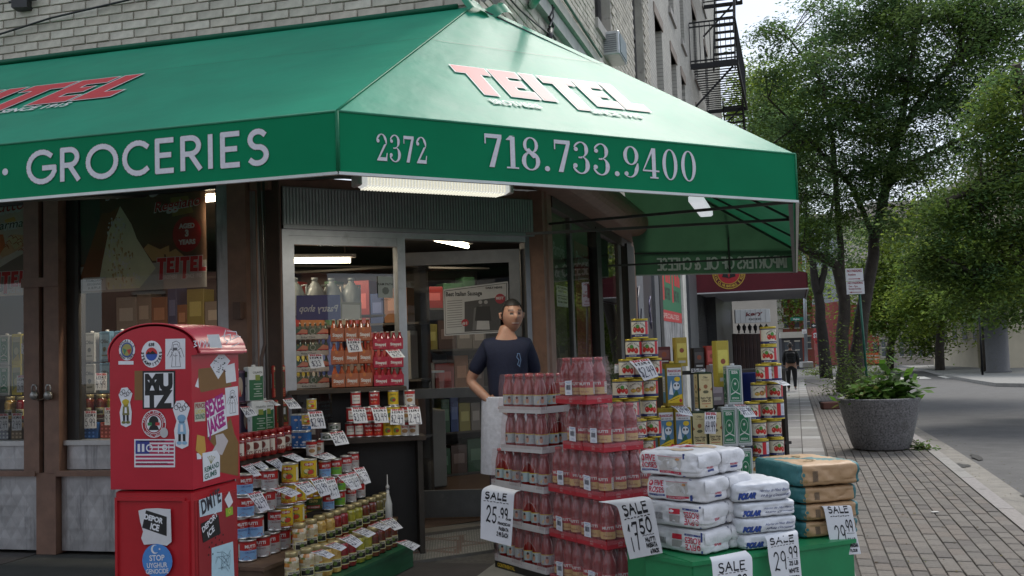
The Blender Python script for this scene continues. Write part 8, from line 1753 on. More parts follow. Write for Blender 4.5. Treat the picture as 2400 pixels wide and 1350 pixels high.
# window graphics on the side street panes
q = MB(); D = Decal(q, flat((0,0,0), uB, ZU, nB, .0008)); gB_ = lambda x, y: (lambda p: ((p-Wc).dot(uB), p.z))(hit(1240+x/3.636,440+y/3.636, Wc-nB*.04, nB))
for (x0, x1) in ((182,325),(375,520)):
    a = gB_(x0,300); b = gB_(x1,300); D.rect(a[0],1.30, b[0],2.45,(.10,.10,.06) if x0 < 200 else (.20,.02,.02),0); D.text('Parmigiano', (a[0]+b[0])/2,2.24,.12,(.35,.36,.33),1,.02, al='c', w=(b[0]-a[0])*.9, sl=.3); D.text('Reggiano', (a[0]+b[0])/2,2.05,.09,(.33,.34,.31),1,.0, al='c', w=(b[0]-a[0])*.7, sl=.3)
tag(obj('window_poster', q, m_poster, None, Wc-nB*.04), 'faint cheese posters inside the side street windows', 'poster')
q = MB(); D = Decal(q, flat((0,0,0), uB, ZU, nB, .0008)); a = gB_(205,1010); b = gB_(300,1010); D.rect(a[0], a[1], b[0], gB_(205,830)[1],(.50,.50,.5),0); h_ = gB_(205,830)[1]-a[1]
for k, t in enumerate(('NO PARKING', 'ANYTIME', '', 'NO PARKING', '8AM-7PM')): D.text(t, (a[0]+b[0])/2, a[1]+h_*(.86-.17*k), h_*.09, K, 1,.02, al='c', w=(b[0]-a[0])*.8) if t else D.rect(a[0]+.02, a[1]+h_*.5, b[0]-.02, a[1]+h_*.53, K, 1)
tag(obj('window_sign', q, m_poster, None, Wc-nB*.005), 'white parking notice showing in the first side street window', 'sign')
# ================================================================== DOWN THE STREET
# neighbour with the maroon awning
m_maroon = mat('maroon_canvas', .7, mott=(3,.12), bump=[(3,.1,.02)])
nb_ = thing('club_front', 'dark neighbouring shopfront with lattice gate and maroon awning beyond the green one', 'shopfront', B_(0,14.8))
class NMB(WMB):
    def pt(s, p): p = Vector(p)-B_(0,14.8); s.v.append((p.x, p.y, p.z)); return len(s.v)-1
def nsl(q, t0, t1, z0, z1, a0, a1, c): q.slab(B_(a0, t0, z0), uB*(t1-t0), nB*(a1-a0), ZU*(z1-z0), c)
q = NMB(); nsl(q, 14.75,27.5,-.5,2.9,-.3,-.02,(.035,.035,.038)); obj('wall', q, m_black, nb_)
q = NMB(); nsl(q, 17.2,23.5,-.5,2.9,-.02,.25,(.055,.056,.058)); obj('roller_door', q, m_alu, nb_)
q = NMB()
for k in range(46):      # lattice gate
    for s_ in (-1,1):
        z = -.2+k*.07; a, b = (B_(.04,14.9, z), B_(.04,17.1, z+1.1*s_)); 
        if min(a.z, b.z) > -.5 and max(a.z, b.z) < 2.9: q.bar(a, b, .008,.012,(.10,.10,.11))
tag(obj('lattice', q, m_alu, nb_), kind='stuff')
ah, at, an_ = 2.45,14.85,3.4; AO = 2.30
ca = [B_(.02, at), B_(AO, at), B_(AO, at+5.4), B_(.02, at+5.4)]; mr_ = (.11,.006,.014)
q = NMB(); q.prism([(0,0),(1,0),(1,.33),(.0,.85)], lambda x, z: ca[0].lerp(ca[1], x)+ZU*(ah+z), lambda x, z: ca[0].lerp(ca[1], x)+ZU*(ah+z)+uB*.03, mr_); q.slab(ca[1]+ZU*(ah-.0)-nB*.03, uB*5.4, nB*.03, ZU*.33, mr_)
q.poly([ca[0]+ZU*(ah+.85), ca[1]+ZU*(ah+.33), ca[2]+ZU*(ah+.33), ca[3]+ZU*(ah+.85)], mr_); obj('canopy', q, m_maroon, nb_)
q = NMB(); q.poly([c+ZU*(ah+.02) for c in ca],(.34,.34,.36)); q.bar(ca[0]+ZU*ah, ca[1]+ZU*ah, .03,.025,(.6,.6,.6)); q.bar(ca[1]+ZU*ah, ca[2]+ZU*ah, .03,.025,(.5,.5,.5)); obj('underside', q, m_plaster, nb_)
q = NMB(); D = Decal(q, flat(B_(.02, at), nB, ZU, -uB, .003)); em = hit(1706,642, B_(0, at),-uB); cx, cz = (em-Wc).dot(nB), em.z+.02; G_ = (.55,.36,.05)
D.disc(cx, cz, .34, G_, 0, None, 28); D.disc(cx, cz, .32, mr_, 1, None, 28); D.disc(cx, cz, .24, G_, 2, None, 26); D.disc(cx, cz, .225,(.45,.02,.03),3, None, 26)
D.arctext('USHTRIA CLIRIMTARE E KOSOVES', cx, cz, .305,.052, G_, 150,390,4, True, .04)
for s_ in (-1,1): D.poly([(cx, cz-.12),(cx+s_*.04, cz+.02),(cx+s_*.15, cz+.10),(cx+s_*.12, cz-.02),(cx+s_*.14, cz-.08),(cx+s_*.05, cz-.10)], BLK, 5); D.disc(cx+s_*.04, cz+.11,.03, BLK, 5, None, 8)
obj('emblem', q, m_print, nb_)
# bakery sign, lanterns and fence
m_far = mat('far_wall', .85, mott=(.8,.12), bump=[(3,.2,.02)])
def board(name, label, cat, tl, br, Y, c, build=None, d=.12, m=m_far):
    a = atY(tl[0], br[1], Y); b = atY(br[0], br[1], Y); t = atY(tl[0], tl[1], Y); W2, H2 = (b-a).length, t.z-a.z; r = thing(name, label, cat, a)
    q = MB(); q.bbox(0, W2,0, d, 0, H2, min(.01, d*.2), c); obj('panel', q, m, r)
    if build: q = MB(); D = Decal(q, flat((0,0,0),(1,0,0), ZU, (0,-1,0),.004)); build(D, W2, H2); obj('print', q, m_print, r)
    return r
def bakery(D, w, h):
    D.text('kery', w*.30, h*.50, h*.26,(.16,.02,.025),0,.04, w=w*.48, al='l', sl=.25, rot=.08); D.text('OODS', w*.38, h*.20, h*.14,(.05,.05,.05),0,.03, w=w*.36)
    for k in range(1,7): D.rect(w*k/7,0, w*k/7+.015, h, (.42,.42,.40),0)
board('bakery_sign', 'white bakery sign board with red script beyond the maroon awning', 'sign', (1724,726),(1806,758),29,(.62,.62,.60), bakery)
board('building', 'cream building side behind the bakery sign', 'building', (1700,640),(1830,905),46,(.42,.38,.33), None, 6)
for k in range(9): p = atY(1727+k*9.5,852,25.5+k*.35); board('slatted_fence', 'brown slatted fence by the bakery, %s from the left' % ORD[k], 'fence', (1722+k*9.5,782),(1731+k*9.5,905),25.5+k*.35, cj((.055,.028,.022),.2), None, .05, m_wood)
for k in range(6):
    p = atY(1732+k*13,781,25.4); l_ = thing('lantern', 'black lantern on the bakery fence, %s from the left' % ORD[k], 'lantern', p); q = MB(); q.lathe([(.02,0),(.02,.06),(.04,.08),(.055,.17),(.02,.21),(.01,.24)],8,(.02,.02,.02)); obj('lantern_body', q, m_black, l_); q = MB(); q.lathe([(.035,.09),(.045,.165)],8,(.6,.6,.55)); obj('glass', q, m_plastic, l_)
# buildings far down
def building(label, xl, xr, ytop, Y, c, nw, nf, wc=(.06,.07,.08), dep=12, yb=None, cor=(.45,.42,.36), quoin=None, skew=0.0, m=m_far, wy0=.12):
    zb = gz(Y)-.2; a = atY(xl, 800, Y); b = atY(xr, 800, Y+skew); a.z = b.z = zb; u = (b-a); W2 = u.length; u = u.normalized(); H2 = atY((xl+xr)/2, ytop, Y).z-zb; v = Vector((-u.y, u.x, 0))
    r = thing('building', label, 'building', a, atan2(u.y, u.x)); q = MB(); q.box(0, W2,0, dep, 0, H2, c); obj('wall', q, m, r); q = MB(); q.box(-.15, W2+.15,-.25,.2, H2-.5, H2, cor); obj('cornice', q, m_far, r)
    for i in range(nw):
        for j in range(nf):
            x = W2*(i+.5)/nw; z = H2*(wy0+(.92-wy0)*(j+.5)/nf); ww, hh_ = W2/nw*.42, H2*(.92-wy0)/nf*.55
            f = MB(); f.box(x-ww/2-.06, x+ww/2+.06,-.06,.02, z-hh_/2-.10, z-hh_/2, cor); f.box(x-ww/2-.06, x+ww/2+.06,-.05,.02, z+hh_/2, z+hh_/2+.12, cor); o = obj('window', f, m_far, r); f = MB(); f.box(x-ww/2, x+ww/2,-.03,.01, z-hh_/2, z+hh_/2, wc); f.box(x-ww/2, x+ww/2,-.045,-.03, z-.04, z+.04, cor); obj('pane', f, m_black, o)
    if quoin:
        for k in range(int(H2/.6)): f = MB(); f.box(quoin*W2-(.25 if k % 2 else .4), quoin*W2+(.25 if k % 2 else .4),-.08,.0, k*.6, k*.6+.56,(.55,.52,.46)); obj('quoin', f, m_far, r)
    return r
building('red brick building with pale corner stones down the street', 1806,1908,560,88,(.26,.07,.05),4,5, quoin=.22)
building('low dark storefront beneath the red brick building', 1832,1880,778,84,(.05,.05,.055),2,1, dep=3)
building('red painted storefront seen between the tree trunks', 2000,2080,700,92,(.30,.06,.05),4,3)
building('grey blue building far behind the trees', 1900,2060,500,130,(.30,.33,.38),8,6)
building('tan apartment block behind the trees in the middle', 2060,2260,470,110,(.42,.38,.32),8,6)
building('cream building with tall windows across the street at right', 2186,2330,470,72,(.50,.44,.33),6,4, skew=-14)
building('cream stucco building at the right edge behind the tree', 2290,2560,380,60,(.46,.40,.30),7,4, skew=-3)
building('low pale wall and shop behind the parked cars', 2060,2190,770,80,(.32,.28,.24),6,1, skew=-4)
# far corner sidewalk
def gp(x, y, dz): return atG(x, y, dz)
q = MB(); E_ = [gp(2460,900,0), gp(2395,899,0), gp(2333,898,0), gp(2280,890,0), gp(2235,882,0), gp(2210,876,0), gp(2160,864,0), gp(2120,858,0), gp(2060,852,0), gp(2080,849,0), gp(2500,846,0)]
for e in E_: e.z = gz(e.y)+.005
I = [q.pt(e) for e in E_]; J_ = [q.pt(e-ZU*.16) for e in E_]; cen = q.pt(sum(E_, Vector())/len(E_))
for k in range(len(E_)): n2_ = (k+1) % len(E_); q.face([I[k], I[n2_], cen],(.22,.215,.20)); q.face([I[k], J_[k], J_[n2_], I[n2_]],(.30,.29,.27))
struct('far_sidewalk', q, m_conc)
q = MB(); s0 = [gp(*p, 0) for p in ((1893,852),(2050,849),(2050,845),(1820,845),(1790,852))]
for e in s0: e.z = gz(e.y)-.0
q.poly(s0,(.22,.215,.2)); struct('far_sidewalk', q, m_conc)
for k in range(7):       # crosswalk bars
    a = gB(4.3+k*1.1,44.5, ROAD+.012); q = MB(); q.poly([a, a+nB*.5, a+nB*.5+uB*3, a+uB*3],(.55,.54,.5)); tag(obj('crosswalk_stripe', q, m_asph), kind='structure')
# cars
m_car = mat('car_paint', .25, mott=None, coat=.8)
def car(label, p, rz, c, L_=4.5, W2=1.8, H2=1.5):
    r = thing('parked_car', label, 'car', p, rz); sec = [(-L_/2,.55,.62),(-L_/2+.1,.8,.84),(-L_/2+.9,.95,.88),(-L_*.12, H2-.06,.66),(L_*.18, H2,.66),(L_*.36,1.02,.84),(L_/2-.12,.92,.84),(L_/2,.6,.64)]
    q = MB(); rows = []
    for x, z, w in sec: rows.append([q.pt(pp) for pp in ((x, -W2/2*.92,.28),(x, -W2/2,.5),(x, -W2/2*.98, min(z, .92)),(x, -W2/2*w, z),(x, W2/2*w, z),(x, W2/2*.98, min(z, .92)),(x, W2/2,.5),(x, W2/2*.92,.28))])
    for i in range(len(rows)-1):
        for k in range(8): q.face([rows[i][k], rows[i+1][k], rows[i+1][(k+1) % 8], rows[i][(k+1) % 8]],(.03,.035,.04) if (k in (2,4) and sec[i][1] > .9 and sec[i+1][1] > .9 or (k == 3 and abs(sec[i][1]-sec[i+1][1]) > .3)) else c, 0, k not in (2,3,4))
    q.face(rows[0], c); q.face(rows[-1][::-1], c); obj('car_body', q, m_car, r)
    for sx in (-1,1):
        for sy in (-1,1):
            w = MB(); w.lathe([(.12,-.1),(.32,-.1),(.33,-.05),(.33,.05),(.32,.1),(.12,.1)],16,(.015,.015,.015)); w.v = [(x, z, y) for x, y, z in w.v]; o = obj('wheel', w, m_plastic, r, (sx*L_*.31, sy*(W2/2-.1),.33)); w = MB(); w.lathe([(0,.105),(.19,.105),(.2,.08)],12,(.4,.4,.42)); w.v = [(x, sy*z, y) for x, y, z in w.v]; obj('rim', w, m_alu, o)
        h = MB(); h.bbox(-L_/2-.015,-L_/2+.05, sx*.62-.16, sx*.62+.16,.62,.76,.015,(.6,.6,.6)); obj('headlight', h, m_plastic, r)
    h = MB(); h.box(-L_/2-.02,-L_/2+.02,-.26,.26,.42,.54,(.5,.5,.45)); obj('license_plate', h, m_plastic, r); return r
cz_ = atG(2099,851); car('dark grey car parked facing the camera beside the orange barriers', cz_+Vector((0,2.2,0)), pi/2-.15,(.05,.055,.07), H2=1.62)
p = atG(1876,850); car('silver blue car crossing behind the lamp post', p+Vector((.6,3,0)),.1,(.35,.40,.46)); p = atG(2020,847); car('white car half hidden behind the sign pole', p+Vector((0,3,0)),.2,(.55,.55,.57)); p = atG(1948,846); car('dark red car behind the tree trunks', p+Vector((0,4,0)),.1,(.15,.02,.02), H2=1.7)
p = atG(2145,848); car('pale parked car beyond the cone', p+Vector((0,6,0)),.6,(.4,.4,.4))
for k in range(5):
    p = atG(2008+k*13.5,852.5); r = thing('traffic_barrier', 'orange and white plastic street barrier, %s from the left' % ORD[k], 'barrier', p, 0, 'orange street barriers'); q = MB(); W3 = 13*p.y/2333*.96; q.prism([(-.28,0),(.28,0),(.12,.45),(.10,.98),(-.10,.98),(-.12,.45)], lambda a, z: (0, a, z), lambda a, z: (W3, a, z),(.55,.09,.03)); obj('barrier_body', q, m_plastic, r)
    for z in (.35,.65): q = MB(); q.box(0.02, W3-.02,-.16 if z < .5 else -.125,-.1, z, z+.14,(.6,.55,.5)); obj('band', q, m_plastic, r)
p = atG(2121,851); r = thing('traffic_cone', 'bright orange traffic cone on the road beside the dark car', 'cone', p); q = MB(); q.box(-.22,.22,-.22,.22,0,.05,(.6,.08,.02)); obj('base', q, m_plastic, r); q = MB(); q.lathe([(.17,.05),(.04,.95),(0,.96)],16,(.75,.10,.03)); obj('cone_body', q, m_plastic, r)
# poles and street signs
m_green = mat('green_pole_paint', .5, mott=(10,.1)); m_sign = mat('sign_face', .45, mott=(20,.04))
def pole(name, label, base, top, Y, r0, c, cat='pole', basebox=None, m=m_alu):
    b = atG(*base) if Y is None else Vector((atY(base[0], base[1], Y).x, Y, gz(Y))); Yb = b.y; t = atY(top[0], top[1], Yb); r = thing(name, label, cat, b); q = MB(); q.tube([(0,0,0), t-b],[r0, r0*.8], c, 10); obj('pole', q, m, r)
    if basebox: q = MB(); q.bbox(-basebox, basebox, -basebox, basebox, 0,.5,.05,(.36,.35,.33)); obj('base', q, m, r)
    return r, b, t
def plate(root, b, xl, yt, xr, yb, Y, c, build=None, d=.02, poly=None):
    a = atY(xl, yb, Y); W2 = atY(xr, yb, Y).x-a.x; H2 = atY(xl, yt, Y).z-a.z; q = MB(); P_ = poly(W2, H2) if poly else [(0,0),(W2,0),(W2, H2),(0, H2)]; o = a-b
    q.prism(P_, lambda x, z: o+Vector((x, d, z)), lambda x, z: o+Vector((x, 0, z)), c); D = Decal(q, flat(o, (1,0,0), ZU, (0,-1,0),.004))
    if build: build(D, W2, H2)
    obj('sign_plate', q, m_sign, root)
r, b, t = pole('street_sign', 'green pole with two stacked no parking signs beside the trees', (2034,905),(2010,630),26.5,.035,(.015,.12,.075), 'sign', None, m_green)
W_ = (.66,.66,.66); kr = (.28,.02,.03)
def np1(D, w, h): D.text('NO PARKING', w*.08, h*.72, h*.20, kr, 0,.03, w=w*.84); D.text('Anytime', w*.12, h*.44, h*.18, kr, 0,.02, w=w*.45); D.rect(w*.15, h*.14, w*.75, h*.19, kr, 0); D.poly([(w*.72, h*.24),(w*.84, h*.165),(w*.72, h*.09)], kr, 0)
def np2(D, w, h): D.text('NO PARKING', w*.08, h*.80, h*.16, kr, 0,.03, w=w*.84); D.text('7am - 7pm', w*.12, h*.56, h*.13, kr, 0,.02, w=w*.5); D.text('Except Sunday', w*.12, h*.36, h*.13, kr, 0,.02, w=w*.7); D.rect(w*.25, h*.13, w*.85, h*.17, kr, 0); D.poly([(w*.28, h*.21),(w*.14, h*.15),(w*.28, h*.08)], kr, 0)
plate(r, b, 1983,630,2024,659,26.38, W_, np1); plate(r, b, 1985,660,2027,690,26.38, W_, np2)
r, b, t = pole('street_lamp', 'grey street lamp post with a green street name sign', (1890,862),(1883,560), None, .14,(.34,.37,.40), 'street lamp', .45); plate(r, b, 1853,744,1883,752, b.y-.2,(.01,.16,.10), lambda D, w, h: D.text('Hughes', w*.2, h*.25, h*.5, W_, 0,.03, w=w*.5)); plate(r, b, 1880,772,1891,782, b.y-.3, W_, lambda D, w, h: D.rect(w*.2, h*.3, w*.8, h*.4, kr, 0))
r, b, t = pole('stop_sign', 'red stop sign with a one way arrow above it, half behind the trunk', (1921,878),(1919,758), None, .035,(.03,.05,.04), 'stop sign')
oc = lambda w, h: [(w*(.5+.54*cos(radians(a))), h*(.5+.54*sin(radians(a)))) for a in (22.5,67.5,112.5,157.5,202.5,247.5,292.5,337.5)]
plate(r, b, 1904,771,1935,802, b.y-.15,(.42,.02,.025), lambda D, w, h: D.text('STOP', w*.5, h*.34, h*.34, W_, 0,.05, al='c', w=w*.8),.02, oc); plate(r, b, 1901,758,1922,769, b.y-.15,(.015,.015,.015), lambda D, w, h: D.poly([(w*.1, h*.5),(w*.35, h*.8),(w*.35, h*.6),(w*.9, h*.6),(w*.9, h*.4),(w*.35, h*.4),(w*.35, h*.2)], W_, 0)); plate(r, b, 1911,800,1924,806, b.y-.15,(.42,.02,.025))
pole('sign_pole', 'thin black pole standing on the far corner sidewalk', (2303,879),(2294,722), None, .05,(.015,.015,.017), 'pole')
r, b, t = pole('bus_sign', 'bus stop pole with small blue and white sign', (2176,853),(2175,760), None, .045,(.05,.05,.05), 'sign'); plate(r, b, 2170,760,2181,786, b.y-.2,(.5,.54,.6), lambda D, w, h: D.rect(w*.1, h*.1, w*.9, h*.35,(.05,.15,.4),0))
pole('street_lamp', 'pale lamp post beside the orange cone', (2124,848),(2118,640), None, .16,(.34,.37,.40), 'street lamp', .4)
b = atG(2340,873); r = thing('column', 'thick grey round column on the far corner sidewalk', 'column', b); q = MB(); q.lathe([(.62,0),(.60,.08),(.54,.1),(.54,4.3)],24,(.11,.11,.115)); obj('shaft', q, m_kerb, r); q = MB(); q.lathe([(.65,4.3),(.7,4.6)],24,(.12,.12,.12)); obj('cap', q, m_kerb, r)
a = atG(2362,853); r = thing('fence', 'dark iron fence with spikes at the right edge', 'fence', a)
q = MB(); q.box(0,7,0,.06,0,1.75,(.015,.02,.035)); obj('sheet', q, m_black, r)
for k in range(16): q = MB(); q.box(k*.45, k*.45+.06,-.05,.0,0,2.2,(.012,.014,.02)); obj('post', q, m_black, r)
# planter
pp = atG(2066,1052); r = thing('planter', 'big round grey concrete planter full of green plants on the paved strip', 'planter', pp); k_ = pp.y/2333
R1_, R0_, Hp = 92*k_, 63*k_, 116*k_; m_terr = mat('terrazzo', .6, mott=(48,.75), bump=[(90,.7,.006),(12,.1,.004)], dirt=(3,.55,(.07,.065,.06),.6))
q = MB(); q.lathe([(R0_*.97,.015),(R0_, .03)]+[(R0_+(R1_-R0_)*(k/8)**.85,.03+(Hp-.03)*k/8) for k in range(1,9)]+[(R1_, Hp+.012),(R1_-.02, Hp+.02),(R1_-.055, Hp+.015),(R1_-.07, Hp-.06)],48,(.14,.136,.138), cap=False); obj('pot', q, m_terr, r)
q = MB(); q.lathe([(R0_*.85,0),(R0_*.8,.03)],24,(.05,.035,.025)); obj('foot', q, m_kerb, r); q = MB(); q.lathe([(0, Hp-.08),(R1_-.06, Hp-.06)],24,(.04,.028,.018), cap=False); obj('soil', q, m_joint, r)
# foliage
m_leaf = mat('leaf', .75, mott=(.7,.25), leaf=.55, spec=.12); m_bark = mat('bark', .9, mott=(6,.3), bump=[(26,.9,.02),(7,.6,.03)])
m_plant = mat('plant_leaf', .65, mott=(9,.25), leaf=.35, spec=.15)
def leaves(name, C_, N_, size, cols, m, parent, droop=.25, asp=.36, loc=None, flat_=.5):
    """many small pointed leaves round the points C_"""
    n = len(C_); a = rng.uniform(0,2*pi, n); el = rng.normal(-droop, .35, n); L_ = size*rng.uniform(.7,1.5, n)
    d = np.stack([np.cos(a)*np.cos(el), np.sin(a)*np.cos(el), np.sin(el)],1); s_ = np.stack([-np.sin(a), np.cos(a), rng.normal(0, flat_, n)],1); s_ /= np.linalg.norm(s_, axis=1)[:, None]
    w = (L_*asp)[:, None]; L_ = L_[:, None]; V = np.stack([C_, C_+d*L_*.5+s_*w*.5, C_+d*L_, C_+d*L_*.5-s_*w*.5],1).reshape(-1,3)
    me = bpy.data.meshes.new(name); me.vertices.add(4*n); me.vertices.foreach_set('co', V.ravel().astype(np.float32)); me.loops.add(4*n); me.loops.foreach_set('vertex_index', np.arange(4*n)); me.polygons.add(n); me.polygons.foreach_set('loop_start', np.arange(0,4*n, 4)); me.polygons.foreach_set('loop_total', np.full(n, 4)); me.update(calc_edges=True)
    at_ = me.color_attributes.new('Col', 'FLOAT_COLOR', 'CORNER'); cc = np.ones((n, 4)); cc[:, :3] = N_; at_.data.foreach_set('color', np.repeat(cc, 4, axis=0).ravel().astype(np.float32)); me.materials.append(m)
    o = bpy.data.objects.new(name, me); link(o, parent); return tag(o, kind='stuff')
def tree(name, label, base, stems, blobs, size, pal, barkc=(.045,.036,.028), dens=1.0, group=None, ncl=None):
    """stems: lists of (px, py, depth, radius); blobs: (px, py, depth, rx px, ry px, clumps)"""
    r = thing(name, label, 'tree', base, 0, group); b = Vector(base); tips = []
    for st in stems:
        P_ = []
        for k in range(len(st)-1):
            for j in range(3): t_ = j/3; w = [st[k][i]*(1-t_)+st[k+1][i]*t_ for i in range(4)]; P_.append(w)
        P_.append(st[-1]); q = MB(); pts = []
        for j, w in enumerate(P_): p = (atY(w[0], w[1], w[2])-b); p += Vector((random.uniform(-1,1), random.uniform(-1,1),0))*w[3]*.25; pts.append(p)
        if st[0][1] > 850: pts[0].z = min(pts[0].z, -.1)
        q.tube(pts, [w[3] for w in P_], barkc, 9); obj('trunk' if st[0][3] > .15 else 'branch', q, m_bark, r); tips += [(p, w[3]) for p, w in zip(pts, P_) if w[3] < .2]
    C_, K_ = [],[]; q = MB()
    for (x, y, Y, rx, ry, n) in blobs:
        c = atY(x, y, Y)-b; RX, RZ = rx*Y/2333, ry*Y/2333; RY = (RX+RZ)*.6
        for i in range(n):
            v = rng.normal(0,1,3); v /= np.linalg.norm(v); rr = rng.uniform(.25,1.08)**.6; cp_ = np.array([c.x+v[0]*rr*RX, c.y+v[1]*rr*RY, c.z+v[2]*rr*RZ]); m_ = int(120*dens*rng.uniform(.5,1.4)); s_ = size*4.6*rng.uniform(.6,1.3)
            pt_ = rng.normal(0,1,(m_, 3))*np.array([s_, s_, s_*.42]); pt_[:, 2] -= .10*(pt_[:, 0]**2+pt_[:, 1]**2)/max(s_, .01)
            C_.append(cp_+pt_); base_c = np.array(pal[rng.integers(len(pal))]); K_.append(base_c*rng.uniform(.8,1.7)*rng.uniform(.8,1.2,(m_, 1)))
            if i % 4 == 0 and tips:
                tp = min(tips, key=lambda t_: (t_[0]-Vector(cp_)).length); mid = tp[0].lerp(Vector(cp_),.5)+Vector((0,0,.12*RZ)); q.tube([tp[0], mid, Vector(cp_)],[min(.035, tp[1]*.5),.02,.008], barkc, 4, cap=False)
    if q.f: tag(obj('twigs', q, m_bark, r), kind='stuff')
    leaves('crown', np.concatenate(C_), np.concatenate(K_), size*1.5, None, m_leaf, r, asp=.42); return r
DK = [(.10,.17,.055),(.13,.19,.06),(.085,.15,.06),(.11,.18,.08)]; LG = [(.20,.26,.04),(.23,.29,.05),(.16,.22,.04),(.14,.20,.035)]; MD = [(.10,.16,.03),(.13,.19,.04),(.085,.14,.035),(.15,.20,.035)]
b1 = atG(2006,918); Y1 = b1.y
tree('honey_locust', 'large feathery street tree with two leaning trunks behind the planter', b1,
     [[(1985,925, Y1,.30),(1975,820, Y1,.21),(1978,700, Y1,.19),(1960,620, Y1,.16),(1900,590, Y1-1,.13),(1860,570, Y1-2,.08)],[(2004,925, Y1,.30),(2015,800, Y1,.24),(2032,680, Y1,.21),(2050,560, Y1,.18),(2075,440, Y1,.16),(2100,330, Y1-.5,.13),(2130,200, Y1-1,.10),(2150,60, Y1-1,.06)],
      [(2100,330, Y1,.12),(2160,230, Y1-1,.09),(2250,130, Y1-2,.05)],[(2075,440, Y1,.12),(2140,380, Y1-1,.09),(2240,330, Y1-2,.06),(2330,290, Y1-3,.04)],[(1978,700, Y1,.12),(1965,520, Y1,.10),(1955,350, Y1-.5,.08),(1930,200, Y1-1,.05),(1850,90, Y1-1,.03)],[(2050,560, Y1,.10),(2000,440, Y1,.08),(1900,330, Y1-1,.05),(1800,230, Y1-1,.03)]],
     [(1880,230, Y1-1,125,140,95),(2010,140, Y1,170,130,150),(2180,130, Y1-1,190,150,170),(1850,420, Y1-1,95,110,70),(1985,340, Y1,150,120,120),(2140,330, Y1-1,170,120,130),(2080,500, Y1-1,170,70,70),(1910,560, Y1-1,60,60,22),(2330,190, Y1-2,140,200,150),(1800,90, Y1-1,60,40,14),(2010,20, Y1,130,60,50),(2180,0, Y1-1,150,60,60),(2340,20, Y1-2,120,80,60)],.085, DK+MD[:1])
b2_ = atG(1936,884); Y2 = b2_.y
tree('street_tree', 'dark forked street tree just left of the leaning trunks', b2_, [[(1938,890, Y2,.34),(1925,780, Y2,.28),(1918,690, Y2,.24),(1905,620, Y2,.18),(1890,500, Y2,.12)],[(1918,690, Y2,.20),(1932,640, Y2,.16),(1940,560, Y2,.10),(1960,420, Y2,.07)]],[(1880,480, Y2,90,90,40),(1860,320, Y2,100,120,60),(1950,560, Y2,90,60,30),(1870,640, Y2+10,60,50,24)],.10, DK, (.02,.016,.013))
bR = Vector((atY(2520,900,20).x, 20, gz(20))); tree('street_tree', 'near tree whose leafy branches hang in from the right edge', bR, [[(2520,980,20,.30),(2490,600,20,.24),(2440,350,19.5,.16),(2380,150,19,.08)],[(2490,600,20,.14),(2400,600,19,.09),(2280,640,18.5,.05),(2200,600,18.5,.03)],[(2440,350,19.5,.12),(2340,420,19,.07),(2220,470,18.5,.04)]],
     [(2370,470,19,110,130,110),(2330,650,19,120,70,55),(2220,600,19,90,60,45),(2380,260,19,80,120,60),(2240,480,19,90,60,40),(2390,720,20,50,50,14)],.065, DK+MD)
for i, (x, y, Yt, lab, blobs, pal, sz) in enumerate((
     (1800,850,60, 'bright yellow green tree behind the fire escape', [(1790,240,58,75,90,90),(1800,380,58,90,110,90),(1830,560,58,60,90,40)], LG, .16),
     (2085,848,66, 'bright green tree over the parked cars in the distance', [(2080,730,64,80,55,80),(2130,660,64,110,70,110),(2050,640,66,80,60,50),(2110,560,66,120,60,60)], LG+MD, .17),
     (2200,850,58, 'round tree in front of the cream building', [(2200,700,56,90,70,110),(2260,620,56,110,80,100),(2170,790,60,45,35,30)], MD+LG[:2],.15),
     (2310,852,52, 'dark tree shading the far corner at right', [(2310,690,50,100,70,60),(2380,620,48,90,80,50)], MD, .14),
     (1860,846,90, 'small pale tree beside the red brick building', [(1865,700,88,45,60,40),(1850,650,88,60,40,30)], MD, .2))):
    bb = atG(x, y); bb = Vector((atY(x, 800, Yt).x, Yt, gz(Yt))); tree('street_tree', lab, bb, [[(x, 852, Yt, .28),(x+6,760, Yt, .2),(x+4,660, Yt, .14)]], blobs, sz, pal, dens=.9)
# shrubs round the trunks, planter plants, weeds
def shrub(name, label, base, n, R_, H_, size, pal, m=m_plant, cat='plant', asp=.5, parent=None):
    P_ = rng.normal(0,.45,(n, 3)); P_[:, :2] *= R_; P_[:, 2] = np.abs(rng.normal(.0,.5, n))*H_*(1-.35*np.minimum(1, np.hypot(P_[:, 0], P_[:, 1])/R_)); K_ = np.array([pal[i] for i in rng.integers(0, len(pal), n)])*rng.uniform(.7,1.4,(n, 1))
    if parent is None: parent = thing(name, label, cat, base)
    q = MB()
    for k in range(14): a = rng.integers(0, n); q.tube([(0,0,0), tuple(P_[a]*.5+np.array([0,0,.02])), tuple(P_[a])],[.012,.008,.004],(.05,.07,.02),4)
    tag(obj('stems', q, m_bark, parent), kind='stuff'); leaves('foliage', P_, K_, size, None, m, parent, droop=.1, asp=asp); return parent
PG = [(.07,.16,.02),(.10,.20,.03),(.05,.11,.02),(.12,.20,.04),(.14,.16,.04)]
for (dx, h, R_, sz, pal, n, lb) in ((-.22,.20,.22,.10, PG, 340, 'low pale green plant on the left of the planter'),(.20,.30,.26,.15, PG[:3],300, 'broad leaved plant on the right of the planter'),(.0,.24,.30,.12, PG, 260, 'mixed greenery in the middle of the planter')):
    shrub('potted_plant', lb, pp+Vector((dx, -.05 if dx else .1, Hp-.06)), n, R_, h*1.5, sz, pal, asp=.55)
q = MB(); gr = thing('potted_plant', 'thin spiky grass standing up in the planter', 'plant', pp+Vector((-.02,.05, Hp-.06)))
for k in range(26): a = random.uniform(0,2*pi); l = random.uniform(.3,.55); q.tube([(0,0,0),(cos(a)*l*.25, sin(a)*l*.25, l*.7),(cos(a)*l*.6, sin(a)*l*.6, l)],[.004,.003,.001],(.16,.20,.10),3)
